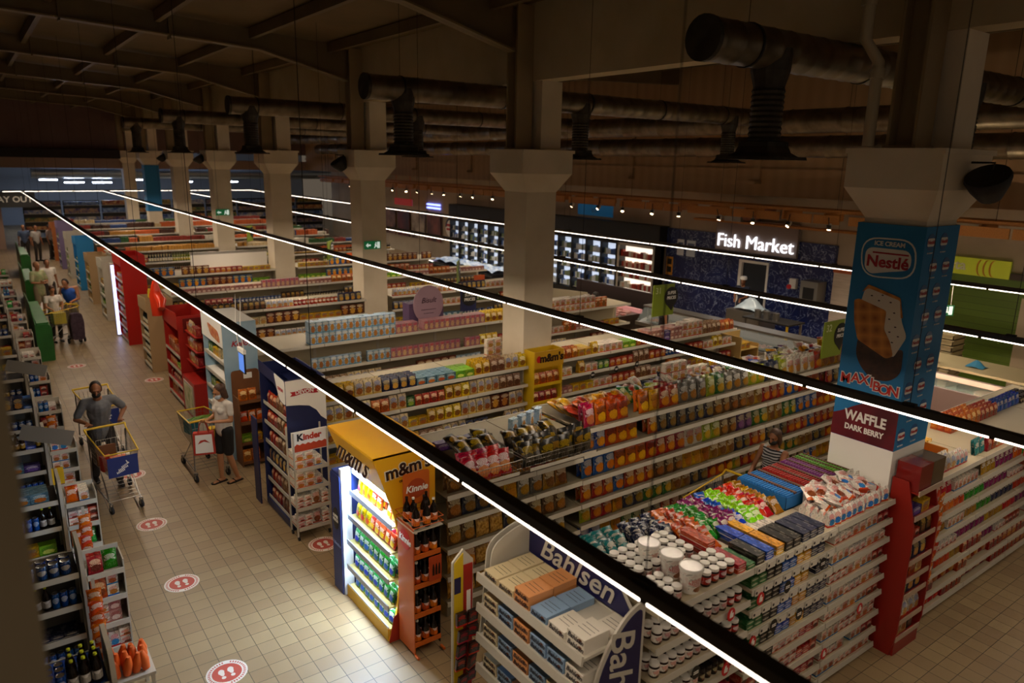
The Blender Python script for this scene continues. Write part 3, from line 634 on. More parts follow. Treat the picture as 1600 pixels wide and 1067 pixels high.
# round tags hung from the shelf rails
tg = {}
def tag_disc(x, y, z_, c, lab):
    m = {'black': BLACK, 'red': REDP}[c]
    if c not in tg:
        t_ = thing('shelf_tag', lab, 'shelf tag', (x, y, z_), 0, c+' round shelf tags'); obj('disc', MB().prism(ellipse(0, 0, .05, .062, 20), -.004, 0, 'y'), t_, mats=m)
        obj('symbol', MB().prism([(-.02, -.03), (.025, -.03), (.028, .01), (.005, .01), (.008, .04), (-.008, .035), (-.02, .008)], -.006, -.004, 'y') if c == 'red' else MB().box(-.03, .03, -.006, -.004, .005, .014).box(-.03, .03, -.006, -.004, -.012, -.003), t_, mats=WPAPER); tg[c] = t_
    else: dup(tg[c], (x, y, z_), 0, lab, c+' round shelf tags')
for c, x, z_ in (('black', 6.05, 1.5), ('black', 5.5, 1.45), ('black', 5.75, 1.08), ('black', 5.35, 1.12), ('red', 5.1, 1.48), ('red', 4.7, 1.48), ('red', 6.9, .7), ('red', 5.05, 1.07), ('red', 6.3, .42), ('black', 4.3, 1.1), ('red', 4.7, .95)):
    tag_disc(x, 3.22, z_, c, f'{c} round tag hanging from a rail of the chocolate gondola')
for x, z_ in ((11.9, .2), (10.6, 1.6)): tag_disc(x, 3.18, z_, 'red', 'red round tag on a rail right of the red display')
for x, z_ in ((8.9, 1.32), (9.5, 1.34), (10.05, 1.36)): tag_disc(x, 9.53, z_, 'black', 'black round tag on the biscuit row right of second pillar')
# ---- row A right of the column
LG = [1.78, 1.5, 1.26, 1.02, .78, .54, .3, .09]
xs = [8.2, 9.45, 10.7, 11.95, 13.2]
for i in range(4):
    gondola(xs[i], xs[i+1], 3.2, 1.1, LG, f'white shelf bay of sweets, {ORD[i]} to the right of the red display')
SW = ['kbox3', 'nutS', 'grnbx', 'tin3', 'rp', 'pnkbx', 'kbox4', 'barnavy', 'wp', 'ylbx', 'redbx', 'gp']
SWS = ['cbredb', 'cbgold', 'cborg', 'cbnavyb', 'kbox3', 'kbox4', 'cbgrn', 'cbpnk', 'rp', 'kbox']
for i, z_ in enumerate(LG[1:], 1):
    keys = SWS if i < 6 else ['rp', 'redbx', 'cbredb', 'chred']
    fill(f'on {SH[i]} shelf right of red display', 8.23, 13.1, 3.22, z_, rnd(keys, (.3, .7)), gap=1.05)
fill('on the deck right of the ice cream column', 8.3, 10.2, 3.26, 1.781, [('wp', .45), ('kpouch', .35), (None, .25), ('cbteal', .3), ('rp', .3), ('wp', .5)], deep=2)
fill('on the rear half of the right deck', 8.3, 13, 3.8, 1.781, [('blkjar', .35), (None, .5), ('baryel', .24), (None, .5), ('op', .9, 1, 3), ('rp', .5, 1, 3), ('cbblub', .8)], deep=3)
tag(obj('cardboard_tray', MB().box(0, .55, 0, .006, 0, .16).box(0, .55, .3, .306, 0, .16).box(0, .006, 0, .3, 0, .16).box(.544, .55, 0, .3, 0, .16).box(0, .55, 0, .306, 0, .01), None, (8.35, 3.42, 1.782), mats=mat('orange_card', '#d0852a', .6)), 'orange cardboard tray on the white deck beside the blue pillar', 'tray')
# ---- row B: crisps
LBL = [1.82, 1.5, 1.18, .84, .5, .18]; LBR = [1.86, 1.53, 1.17, .84, .54, .2]
bx = [3.85, 5.1, 6.35 - .5, 7.1, 8.38, 9.66, 10.94, 12.22, 13.2]
DK = mat('dark_shelf', '#4a443b', .5)
for i in range(8):
    gondola(bx[i], bx[i+1], 6.35, 1.1, LBL if i < 2 else LBR, f'crisp and snack shelf bay, {ORD[i]} from the main aisle', sd=.5, body=mat('taupe_panel', '#7d735c', .55))
R_ = {0: 'in the wire basket level of the snack row', 1: 'on second shelf of the snack row', 2: 'on third shelf of the snack row', 3: 'on fourth shelf of the snack row', 4: 'on fifth shelf of the snack row', 5: 'on lowest shelf of the snack row'}
B1 = {1: [('chbrn', .35), ('dory', .35), ('dory', .3), ('chred', .45), ('dory', .2), ('chgold', .8)],
      2: [('chbrn', .2), ('chnavy', .35), ('dory', .35), ('chgry', .4), ('chgold', .3), ('chgry', .9)],
      3: [('chbrn', .3), ('pasta', .4), ('chnavy', .4), ('chbrn', .5), ('chgold', .4)],
      4: [('pasta', .25), ('chred', .25), ('pasta', .25), ('dory', .2), ('chbrn', .4), ('chgry', .5)],
      5: [('pasta', .9), ('chgry', .4), ('chgrn', .3), ('chbrn', .5)]}
B2 = {0: [('chpink', .15), ('doro', .9), ('dory', .1), ('chred', .35), ('chgry', .55), ('chlim', .15), ('chgrn', .15), ('chgry', .5), ('chlim', .3), ('chnavy', .35), ('chlim', .25), ('chwht', .7), ('doro', .2), ('chgold', .5)],
      1: [('dorb', .37), ('doro', .85), ('chred', .18), ('chnavy', 1.1), ('chbrn', .7), ('chgold', .4), ('chred', .6)],
      2: [('dorb', .55), ('doro', .7), ('chred', .5), ('chwht', .3), ('chlim', .4), ('chbrn', .4), ('chpur', .35), ('chgrn', .4), ('chgold', .3), ('chgrn', .3)],
      3: [('chred', .55), ('dorb', .2), ('chred', .5), ('chbrn', .5), ('dory', .5), ('chgold', .5), ('chnavy', .4), ('chred', .4), ('chnavy', .5)],
      4: [('chlim', .2), ('chred', .3), ('dory', .25), ('chnavy', .4), ('chgrn', .6), ('chgold', .4), ('chnavy', .3), ('doro', .5)],
      5: [('dorb', .3), ('dory', .3), ('chgrn', .3), ('chnavy', .4), ('chred', .4), ('chbrn', .6)]}
for i in range(1, 6): fill(R_[i], 3.9, 5.82, 6.37, LBL[i]+.001, B1[i], gap=.98, deep=2 if i < 2 else 1, jit=.06)
for i in range(0, 6): fill(R_[i] if i else 'on top shelf of the snack row', 5.9, 12.9, 6.37, LBR[i]+.001, B2[i], gap=.98, deep=2 if i < 4 else 1, jit=.08)
# wire baskets clipped to the front of the left bays
WIRE = mat('basket_wire', '#77726a', .35, .8)
def wbasket(x, w_, lab):
    th = thing('wire_basket', lab, 'wire basket', (x, 6.02, 1.72)); b = MB()
    n = int(w_/.035)
    for q in range(n+1): b.tube([(q*w_/n, .32, .0), (q*w_/n, .02, .0), (q*w_/n, 0, .17)], .002, 4)
    for zz in (.06, .12): b.tube([(0, .01, zz), (w_, .01, zz)], .002, 4)
    obj('wire_grid', b, th, mats=WIRE)
    b = MB(); b.tube([(0, .32, .17), (0, 0, .17), (w_, 0, .17), (w_, .32, .17)], .005, 6).tube([(0, .32, 0), (0, 0.02, 0), (w_, .02, 0), (w_, .32, 0)], .004, 6).tube([(0, 0, .17), (0, .02, 0)], .004, 6).tube([(w_, 0, .17), (w_, .02, 0)], .004, 6)
    obj('rim', b, th, mats=WIRE)
    obj('price_rail', MB().box(.05, w_-.05, -.012, -.006, .0, .04), th, mats=RAIL)
wbasket(3.88, .75, 'wire basket of pink and dark bags at the end of snack row')
wbasket(4.68, 1.1, 'longer wire basket of black bags beside the pink ones')
p = PR['chpink']
for q in range(8): place(p, (4.02+.14*(q % 4), 6.06+.13*(q//4), 1.725), random.uniform(-.2, .2), -.4, f'glossy pink bag in short wire basket, {["front", "rear"][q//4]} row, {ORD[q % 4]} from left', 'pink bags in the basket')
p = PR['chblk']
for q in range(16): place(p, (4.78+.125*(q % 8), 6.07+.14*(q//8), 1.727+.02*(q//8)), random.uniform(-.3, .3), -.5*random.random(), f'black snack bag in the longer wire basket, {["front", "rear"][q//8]} row, {ORD[q % 8]} from left', 'black bags in the basket')
for q in range(16): place(p, (4.25+.11*(q % 12)+random.uniform(-.03, .03), 6.42+.2*(q//12), 1.83), random.uniform(-.5, .5), -1.1+random.uniform(-.15, .15), 'black snack bag lying on the shelf behind the baskets', 'black bags behind the baskets')
for q in range(3): place(PR['purpbx'], (4.1+.19*q, 6.85, 1.825), .1*q, 0, 'purple box behind the wire baskets of black bags', 'purple boxes behind baskets')
for q in range(4): place(PR['leib'], (5.1+.17*q, 6.8+.05*q, 1.825), .3+.1*q, 0, 'pale blue box standing behind the black bags', 'pale blue boxes behind black bags')
# loose pile of yellow and orange bags and packs of boxes on the top deck
for q in range(26):
    k_ = random.choice(['doro', 'dory', 'doro', 'chgold']); 
    place(PR[k_], (6.05+.075*(q % 12), 6.6+.16*(q//12), 1.9+.02*(q % 3)), random.uniform(-1, 1), -1.15+random.uniform(-.2, .2), f'{PR[k_].desc} lying in the loose pile on the snack deck', 'pile '+k_)
for q in range(6): place(PR['chred' if q % 2 else 'chgrn'], (7.0+.1*q, 6.7, 1.9), random.uniform(-1, 1), -.9, f'{"red" if q % 2 else "green"} bag in the pile right of the orange bags', 'pile rg%d' % (q % 2))
for q in range(6):
    for s in range(3): place(PR['whbx'], (8.0+.16*q, 6.95, 1.862+.131*s if s < 3-q//3 else 1.862), 0, 0, 'white and red box stacked at the back of snack deck', 'white boxes snack deck') if s < 3-q//3 else None
# ---- rows C to L
LC = [1.70, 1.38, 1.05, .73, .42, .12]
LD = [1.72, 1.24, .85, .48, .12]
def row(nm, y0, x0, x1, lv, nb, skip=None, lv2=None, sd=.42):
    x = x0; W = (x1-x0)/nb
    for i in range(nb):
        gondola(x0+W*i, x0+W*(i+1), y0, 1.1, lv, f'{ORD[i]} shelf bay in the {nm}', sd=sd)
row('biscuit row left of the second pillar', 9.55, 3.72, 7.42, LC, 3)
row('biscuit row right of the second pillar', 9.55, 8.1, 13.1, LC, 4)
row('row of pale blue boxes', 12.75, 3.72, 13.1, LD, 7)
C1 = {0: [('yp', .55, 1, 2), ('cp', .5, 1, 2), ('np', .55, 1, 3), ('tealbx', .75, 1, 3), ('limebx', .4, 1, 3), ('yp', .35, 1, 3), ('bp', .35, 1, 3), ('cp', .3, 1, 2)],
      1: [('cp', .7), ('op', .3), ('cp', .3), ('grnbx', .15), ('rp', .5), ('yp', .5), ('cp', .6), ('bp', .4)],
      2: [('cp', .4), ('yp', .5), ('cp', .4), ('ylbx', .4), ('yp', .7), ('cp', .6), ('brnbx', .4)],
      3: [('ylbx', .4), ('cp', .8), ('yp', .5), ('bp', .5), ('cp', .5), ('np', .4)],
      4: [('cp', .5), ('yp', .5), ('redbx', .5), ('yp', .6), ('bp', .6)], 5: [('cp', .6), ('whbx', .5), ('yp', 1)]}
C2 = {0: [('op', .45, 1, 2), ('ylbx', .35, 1, 3), ('yp', .15), ('whbx', .65, 1, 3), ('limebx', .35, 1, 2), ('redbx', .3, 1, 2), ('pnkbx', .5, 2, 3), ('purpbx', .2, 2, 2), ('pnkbx', .4, 2, 3), ('whbx', .6, 2, 3), ('bp', .6, 1, 3)],
      1: [('whbx', .35), ('yp', .35), ('whbx', .35), ('grnbx', .3), ('redbx', .7), ('bp', .5), ('redbx', .5), ('tin3', .3), ('purpbx', .4), ('redbx', .5)],
      2: [('pnkbx', .35), ('ylbx', .5), ('whbx', .4), ('redbx', .6), ('bp', .5), ('whbx', .5), ('orgbx', .4)],
      3: [('redbx', .9), ('redjar', .7), ('bp', .6), ('redbx', .9)], 4: [('redbx', .9), ('bp', .7), ('redjar', .6)], 5: [('bp', .9), ('redbx', .7)]}
for i in range(5):
    fill(f'on {SH[i]} shelf of left biscuit row', 3.76, 7.4, 9.57, LC[i]+.001, C1[i], jit=.08)
    if i < 4: fill(f'on {SH[i]} shelf of right biscuit row', 8.13, 13.05, 9.57, LC[i]+.001, C2[i], jit=.05)
D1 = {0: [(None, 1.0), ('leib', 1.75, 2, 3), ('leibp', 2.1, 1, 3), ('yp', .6, 1, 3), ('ylbx', .4), (None, .2), ('whbx', 2.0, 2, 3), ('orgbx', .4)],
      1: [('ylbx', .5), (None, .5), ('leib', 1.6), ('leibp', 2.1), ('yp', .5), ('redbx', .5), ('whbx', 1.4), ('orgbx', .4), ('pnkbx', .9)],
      2: [('ylbx', .5), ('yp', .5), ('bp', .8), ('cp', .8), ('redbx', .8), ('brnbx', .9), ('leib', .6)], 3: [('orgbx', .5), ('grnbx', .5), ('cp', .8), ('redbx', .8)], 4: [('op', .7), ('grnbx', .6), ('redbx', .7)]}
for i in range(4): fill(f'on {SH[i]} shelf of pale blue box row', 3.8, 13.0, 12.77, LD[i]+.001, D1[i], jit=.03)
# rows further back
LE = [1.84, 1.5, 1.15, .8, .45, .12]; LF = [1.76, 1.4, 1.0, .6, .15]
FR = [('coffee row', 15.95, LE, [['tealbx', 'redbx', 'brnbx', 'gp', 'np', 'whbx', 'ylbx', 'tin3', 'tin', 'bp', 'wp'], ['whbx', 'gp', 'brnbx', 'crmbx', 'redbx', 'wp', 'tin2']]),
      ('jar and pink box row', 19.15, LF, [['gp', 'blkjar', 'lp', 'limebx', 'pnkbx', 'pnkbx', 'pnkbx', 'leibp', 'op', 'grnbx'], ['tin3', 'redbx', 'ylbx', 'rp', 'purpbx', 'gp']]),
      ('cereal row by the white banner', 22.35, LF, [['brnbx', 'brnbx', 'blubx', 'orgbx', 'limebx', 'ylbx', 'blubx', 'redbx'], ['brnbx', 'orgbx', 'ylbx', 'op']]),
      ('bottle row', 25.5, LF, [['darkb', 'darkb', 'oil', 'wine', 'redbx', 'darkb'], ['oil', 'darkb', 'crmbx']]),
      ('tin row behind the bottles', 28.7, LF, [['yp', 'oil', 'tin2', 'darkb', 'tin'], ['redjar', 'oil', 'tin', 'darkb']]),
      ('meat coloured pack row', 31.9, LF, [['pnkbx', 'redbx', 'pnkbx', 'orgbx', 'brnbx'], ['gp', 'brnbx', 'tin']]),
      ('dark blue pack row', 35.1, LF, [['tin3', 'redbx', 'blubx', 'brnbx', 'tin3'], ['tin3', 'gp', 'redbx']]),
      ('furthest row but one', 38.4, LF, [['orgbx', 'brnbx', 'redbx', 'ylbx'], ['brnbx', 'redbx']]),
      ('furthest row of shelves', 41.6, LF, [['redbx', 'ylbx', 'gp', 'orgbx', 'tin3'], ['brnbx']])]
for n_, (nm, y0, lv, pal) in enumerate(FR):
    colrow = n_ in (0, 2, 4, 6, 8)
    segs = [(3.72, 7.42, 3), (8.1, 13.1, 4)] if colrow else [(3.72, 13.1, 7)]
    for si, (a, b_, nb) in enumerate(segs):
        s_ = ('left part of ' if si == 0 else 'right part of ') if colrow else ''
        row((s_+'the '+nm).strip() if not colrow else s_+nm, y0, a, b_, lv, nb)
    top_levels = [3, 3, 2, 2][n_] if n_ < 4 else 2
    for li in range(top_levels):
        for (a, b_, nb) in segs:
            if n_ >= 4: continue
            fill(f'on {SH[li]} shelf of {nm}', a+.05, b_-.05, y0+.02, lv[li]+.001, rnd(pal[0] if li != 1 else pal[0]+pal[1], (.5, 1.3)), deep=1, stack=random.choice([1, 1, 2]) if li == 0 else 1, gap=1.05 if n_ < 4 else 1.4)
FM = [mat('far_'+c, c, .5) for c in ('#8a2a1c', '#b9822c', '#c9b184', '#23407a', '#2f5a2a', '#c9602a', '#4a2a1c', '#d0c8b8')]
b = MB()
for n_, (nm, y0, lv, pal) in enumerate(FR):
    if n_ < 4: continue
    for li in range(3):
        x = 3.78; c_ = 0
        while x < 13.0:
            if random.random() < .12: c_ = random.randrange(8); w_ = random.choice([.07, .1, .14]); h_ = random.choice([.12, .16, .22])
            elif x == 3.78: w_ = .1; h_ = .16
            if 7.22 < x < 8.15 and n_ % 2 == 0: x = 8.16; continue
            for q in range(3 if li == 0 else 1):
                if li == 0 and random.random() < .08: continue
                b.cbox(x+w_/2, y0+.08+.12*q, lv[li]+.001, w_*.93, .1, h_*random.uniform(.9, 1.05), c_)
            x += w_
o = obj('packaged_groceries', b, None, mats=FM); tag(o, 'small distant packs and tins on the five furthest shelf rows', 'groceries'); o['kind'] = 'stuff'
# loose heap across the crisp deck
for q in range(84):
    k_ = ['chgry', 'chlim', 'chwht', 'chgrn', 'dorb', 'chwht', 'dory', 'chred', 'chnavy', 'chpur'][(q*7+q//9) % 10]
    x_ = 7.2+.066*q
    place(PR[k_], (x_, 6.6+.17*(q % 3), 1.885+.03*(q % 2)), random.uniform(-1, 1), -1.05+random.uniform(-.25, .25), f'{PR[k_].desc} lying in the long heap on the snack deck', 'heap '+k_)
# ---------------------------------------------------------------- wraps, displays and end caps
def shelfset(th, x0, x1, y0, y1, levels, m, rail, front='x', lip=.03):
    for z_ in levels:
        s = obj('shelf', MB().box(x0, x1, y0, y1, z_-.02, z_), th, mats=m)
        if front == 'x': obj('shelf_lip', MB().box(x0-.012, x0, y0, y1, z_-.035, z_+lip-.01), s, mats=rail)
        else: obj('shelf_lip', MB().box(x0, x1, y0-.012, y0, z_-.035, z_+lip-.01), s, mats=rail)
# -- blue ice cream wrap around the nearest column
ICE = mat('ice_blue', '#1c7cb8', .6); BERRY = noisy('berry_red', '#6f1522', '#4f0d18', 3, .45)
WX0, WX1, WY0, WY1 = 7.385, 8.08, 3.345, 4.035
def U(u, z_): return (WY1-u, z_-0)     # distance from the far edge -> y
th = thing('column_wrap', 'blue ice cream advertising wrap around the nearest white column', 'advertising wrap', (0, 0, 0))
for (x0, x1, y0, y1) in ((WX0, WX0+.015, WY0, WY1), (WX0+.015, WX1, WY0, WY0+.015), (WX1-.015, WX1, WY0+.015, WY1), (WX0+.015, WX1-.015, WY1-.015, WY1)):
    obj('blue_panel', MB().box(x0, x1, y0, y1, 2.27, 4.57), th, mats=ICE); obj('white_base_panel', MB().box(x0, x1, y0, y1, 1.8, 2.27), th, mats=WPAPER)
XF = WX0
def dec(name, poly, m, lift, parent=th, uz=True):
    pts = [U(*p) for p in poly] if uz else poly
    return obj(name, MB().prism(pts, XF-lift, XF-lift+.004, 'x'), parent, mats=m)
arc = [(0, 2.275), (.69, 2.275), (.69, 2.68)]+[(.69-.69*i/10, 2.68+.07*math.sin(PI*min(1, i/10*1.05+.1))-.17*(i/10)**2) for i in range(1, 11)]
dec('berry_panel', arc, BERRY, .005)
dec('logo_outline', [(u_, v_) for u_, v_ in fillet([(.06, 4.43), (.62, 4.44), (.65, 4.05), (.1, 4.02)], .2, 6)], WPAPER, .005)
dec('logo_blue', fillet([(.075, 4.415), (.605, 4.425), (.635, 4.065), (.115, 4.035)], .19, 6), ICE, .007)
dec('logo_white', fillet([(.12, 4.33), (.58, 4.33), (.6, 4.14), (.38, 4.1), (.2, 4.06), (.13, 4.12)], .09, 5), WPAPER, .009)
NRED = mat('logo_red', '#b3202c', .4)
def xtext(s, size, u, z_, m, lift=.012, bold=.004, shear=0, sx=1, parent=th, rotx=0):
    o = obj('lettering', text(s, size, 'x', .002, bold, shear, m, 'CENTER', sx), parent, (XF-lift, WY1-u, z_), (rotx, 0, 0)); return o
xtext('Nestlé', .16, .36, 4.19, NRED, bold=.004); dec('logo_bar', [(.2, 4.275), (.56, 4.275), (.56, 4.29), (.2, 4.29)], NRED, .012)
xtext('ICE CREAM', .062, .36, 4.375, WPAPER, bold=.002)
CHOC = noisy('dark_choc', '#2c1710', '#4a2a1a', 12, .35); CRM = mat('ice_cream', '#d8cfbd', .6)
WAF = mat('waffle_print', '#b9702a', .6); t = NT(WAF); tc = t.n('ShaderNodeTexCoord'); vo = t.n('ShaderNodeTexVoronoi'); vo.inputs['Scale'].default_value = 8; vo.inputs['Randomness'].default_value = .1
mp = t.n('ShaderNodeMapping'); mp.inputs['Rotation'].default_value = (.15, 0, 0); t.l(tc.outputs['Object'], mp.inputs[0]); t.l(mp.outputs[0], vo.inputs['Vector'])
t.l(t.mix(vo.outputs['Distance'], srgb('#8f4e18'), srgb('#f0a648')), t.b.inputs['Base Color'])
dec('choc_print', fillet([(.16, 3.4), (.16, 3.2), (.23, 3.08), (.36, 2.97), (.55, 2.99), (.65, 3.1), (.64, 3.36), (.53, 3.3)], .07, 4), CHOC, .005)
dec('cream_print', fillet([(.14, 3.74), (.17, 3.9), (.26, 3.92), (.55, 3.83), (.58, 3.63), (.655, 3.48), (.55, 3.24), (.48, 3.3), (.41, 3.56)], .04, 3), CRM, .007)
dec('waffle_print', fillet([(.07, 3.77), (.12, 3.79), (.42, 3.71), (.42, 3.52), (.5, 3.4), (.55, 3.26), (.48, 3.22), (.16, 3.36), (.1, 3.54)], .03, 3), WAF, .009)
dec('waffle_print', fillet([(.14, 3.86), (.2, 3.95), (.54, 3.86), (.59, 3.66), (.57, 3.66), (.54, 3.83), (.26, 3.9), (.2, 3.91)], .015, 2), WAF, .0085)
b = MB()
for (u_, v_) in ((.25, 3.84), (.33, 3.8), (.45, 3.8), (.5, 3.7), (.46, 3.63), (.53, 3.56), (.48, 3.5), (.57, 3.47), (.52, 3.4), (.36, 3.86)): b.prism([U(u_+.012*math.cos(a_*PI/3), v_+.007*math.sin(a_*PI/3)) for a_ in range(6)], XF-.011, XF-.006, 'x')
o = obj('chip_print', b, th, mats=CHOC); o['kind'] = 'stuff'
for i_, ch in enumerate('MAXIBON'):
    u_ = [.09, .2, .295, .375, .43, .51, .61][i_]; zz = 2.92+.03*math.sin(i_*.9)
    o = obj('lettering', text(ch, .15, 'x', .002, .010, 0, WPAPER), th, (XF-.008, WY1-u_, zz)); o = obj('lettering', text(ch, .145, 'x', .002, .002, 0, mat('maxi_red', '#c8281e', .4)), th, (XF-.014, WY1-u_, zz))
xtext('WAFFLE', .15, .36, 2.53, WPAPER, bold=.005, sx=.82); xtext('DARK BERRY', .085, .36, 2.4, WPAPER, bold=.003, sx=.85)
lm_ = None
for r_ in range(9):
    for c_ in range(3):
        xx = 7.5+.27*c_+(.12 if r_ % 2 else 0); zz = 4.42-.25*r_
        if xx > 8.0: continue
        a = obj('small_logo', MB().prism(ellipse(xx, zz, .082, .085, 16), WY0-.003, WY0, 'y').prism(fillet([(xx-.07, zz+.04), (xx+.07, zz+.04), (xx+.07, zz-.04), (xx-.07, zz-.04)], .025), WY0-.005, WY0-.0031, 'y', 1), th, mats=[mat('mid_blue', '#2a5f9a', .4), WPAPER])
        obj('lettering', text('Nestlé', .052, 'y', .001, .001, 0, NRED), a, (xx, WY0-.007, zz)); obj('lettering', text('ICE CREAM', .022, 'y', .001, 0, 0, WPAPER), a, (xx, WY0-.006, zz-.105))
# -- far column in the same blue
th = thing('column_wrap', 'small distant blue wrap around a far column', 'advertising wrap', (0, 0, 0)); y_ = COLY[6]
obj('blue_panel', MB().box(7.39, 8.07, y_-.01, y_+.67, 2.3, 4.6), th, mats=ICE)
for q in range(8): obj('small_logo', MB().prism(ellipse(y_+.15+.36*(q % 2), 4.4-.27*q, .06, .05, 10), 7.38, 7.39, 'x'), th, mats=mat('bronze_dot', '#8a5a3a', .5))
# -- red flat display in front of that column
RD = mat('display_red', '#8f1d12', .4)
th = thing('shelf_display', 'tall narrow red display stand at the foot of the blue pillar', 'display stand', (0, 0, 0))
X0, X1, Y0, Y1 = 7.42, 7.98, 3.04, 3.325
for xx in (X0, X1-.02): obj('side_panel', MB().prism([(Y0+.05, 0), (Y1, 0), (Y1, 2.0), (Y0+.12, 2.0), (Y0, 1.5), (Y0, .3)], xx, xx+.02, 'x'), th, mats=RD)
obj('back_panel', MB().box(X0+.02, X1-.02, Y1-.02, Y1, 0, 2.0), th, mats=RD); obj('base', MB().box(X0+.02, X1-.02, Y0+.02, Y1-.02, 0, .18), th, mats=RD)
shelfset(th, X0+.02, X1-.02, Y0+.02, Y1-.02, [1.9, 1.62, 1.36, 1.1, .9, .7, .4, .2], RD, mat('lip_red', '#b9a08c', .4), 'y')
for i_, (z_, ks) in enumerate([(1.62, [('purpbx', .2), ('ylbx', .2)]), (1.36, [('kbox3', .25), ('gp', .2)]), (1.1, [('np', .45)]), (.9, [('gp', .16), ('op', .15), ('cp', .16)]), (.7, [('grnbx', .2), ('np', .25)]), (.4, [('wp', .45)]), (.2, [('cp', .3), ('gp', .2)])]):
    fill(f'on the {ORD[i_]} level of tall red display', X0+.03, X1-.03, Y0+.03, z_+.001, ks, hmax=.24 if i_ else None, jit=.02)
clr = mat('red_cellophane', '#7a1c18', .12)
for q in range(2): solo('wrapped_carton', MB().box(0, .26, 0, .24, 0, .28), ['dark red wrapped carton on top of tall red display, left one', 'brown wrapped carton on top of tall red display, right one'][q], 'carton', (X0+.03+.27*q, Y0+.06 if 0 else Y0+.03, 1.902), mats=[clr, mat('brn_cel', '#5a4a38', .15)][q])
# hanging orange strip beside it
def strip(x, y, z0, n, key, lab):
    th = thing('clip_strip', lab, 'clip strip', (x, y, z0)); obj('strip', MB().box(-.015, .015, 0, .004, -n*.12, .05), th, mats=WHITE)
    for q in range(n):
        p = PR[key]; o = obj('hanging_bag', p.me, th, (random.uniform(-.01, .01), -.065, -.12*q-.2), (.1, 0, random.uniform(-.3, .3)))
strip(8.1, 3.15, 1.75, 9, 'cborg', 'strip of orange bags hanging right of the red display')
strip(10.75, 3.1, 1.8, 7, 'cborg', 'strip of orange bags hanging midway along right shelves')
# -- yellow sweet display in front of the second column
YD = mat('display_yellow', '#d9b21c', .4)
th = thing('shelf_display', 'yellow sweet display stand in front of the second column', 'display stand', (0, 0, 0))
X0, X1, Y0, Y1 = 7.43, 8.07, 9.42, 9.7
for xx in (X0, X1-.02): obj('side_panel', MB().box(xx, xx+.02, Y0, Y1, 0, 1.97), th, mats=YD)
obj('back_panel', MB().box(X0+.02, X1-.02, Y1-.02, Y1, 0, 1.97), th, mats=YD)
hdr = obj('header', MB().box(X0, X1, Y0-.02, Y0, 1.68, 1.97), th, mats=mat('hdr_yellow', '#c9981c', .4))
BRN2 = mat('mm_brown', '#2c1408', .4)
obj('lettering', text("m&m's", .19, 'y', .002, .008, 0, BRN2), hdr, (7.8, Y0-.023, 1.84)); obj('logo_dot', MB().prism(ellipse(7.52, 1.84, .05, .06), Y0-.024, Y0-.02, 'y'), hdr, mats=REDP)
shelfset(th, X0+.02, X1-.02, Y0+.01, Y1-.02, [1.37, 1.06, .78, .5, .2], YD, YD, 'y')
for i_, z_ in enumerate([1.37, 1.06, .78, .5, .2]): fill(f'on the {ORD[i_]} level of yellow display', X0+.03, X1-.03, Y0+.03, z_+.001, [('rp' if i_ % 2 else 'op', .6)])
for q in range(6): place(PR['whbx'], (7.0+.16*(q % 2), 10.1, 1.703+.131*(q//2)), 0, 0, 'small white and red box stacked left of the second column', 'boxes by second column')
# -- illuminated yellow end display (sweets) at the end of the crisp row
MMY = noisy('mm_yellow', '#f2b81c', '#eba812', 1.2, .4); GLOWW = mat('lightbox_white', '#e9f0ff', .4, emit='#cfe0ff', es=2.2)
th = thing('illuminated_display', 'yellow illuminated sweet display at the main aisle end of crisp row', 'display stand', (0, 0, 0))
X0, X1, Y0, Y1 = 3.1, 3.72, 6.33, 7.5
side = fillet([(X0-.14, 2.17), (X1-.06, 2.17), (X1-.02, 0), (X0, 0), (X0+.09, .29), (X0+.17, .85), (X0+.15, 1.2), (X0+.07, 1.55)], .02, 3)
obj('side_panel', MB().prism([(p[0], p[1]) for p in side], Y0, Y0+.03, 'y'), th, mats=MMY)
obj('side_foot', MB().prism([(X0, 0), (X1, 0), (X1, .5), (X0+.3, .42), (X0+.06, .3), (X0+.0, .02)], Y0-.004, Y0, 'y'), th, mats=mat('foot_red', '#a02818', .45))
top = obj('canopy_top', MB().box(X0-.14, X1-.06, Y0, 7.48, 2.15, 2.175), th, mats=MMY)
obj('canopy_front', MB().prism([(X0-.14, 2.15), (X0+.03, 1.72), (X0+.06, 1.72), (X0-.11, 2.15)], Y0+.03, 7.48, 'y'), th, mats=MMY)
obj('back_panel', MB().box(X1-.05, X1-.02, Y0+.03, 7.46, .0, 2.15), th, mats=MMY)
obj('base', MB().box(X0+.03, X1-.03, Y0+.03, 7.42, .02, .12), th, mats=mat('mm_base', '#c9a83a', .45)); obj('base_front', MB().box(X0, X0+.02, Y0+.03, 7.42, 0, .15), th, mats=mat('mm_basef', '#d0a428', .5))
obj('light_box', MB().box(X0-.02, X0+.1, 7.44, 7.5, .0, 1.62), th, mats=mat('lb_white', '#d5dcea', .35)); obj('side_board', MB().box(X0-.03, X0+.4, 7.5, 7.7, .0, 1.55), th, mats=mat('deep_blue', '#1c2f6e', .45))
obj('blue_cover', MB().box(X0-.036, X0-.03, 7.46, 7.72, .0, 1.52), th, mats=mat('deep_blue', '#1c2f6e', .45))
obj('badge', MB().prism(ellipse(7.6, .95, .085, .14), X0-.04, X0-.036, 'x'), th, mats=BLACK)
obj('lettering', text('SUPER', .05, 'x', .001, .002, 0, WPAPER), th, (X0-.042, 7.6, .98)); obj('lettering', text('PRICES', .048, 'x', .001, .002, 0, WPAPER), th, (X0-.042, 7.6, .93))
obj('lettering', text('Valentino', .06, 'x', .001, .001, .3, mat('pale_blue_ink', '#8fa3d8', .5)), th, (X0-.038, 7.6, .62))
ML = [1.6, 1.34, 1.04, .72, .40, .14]
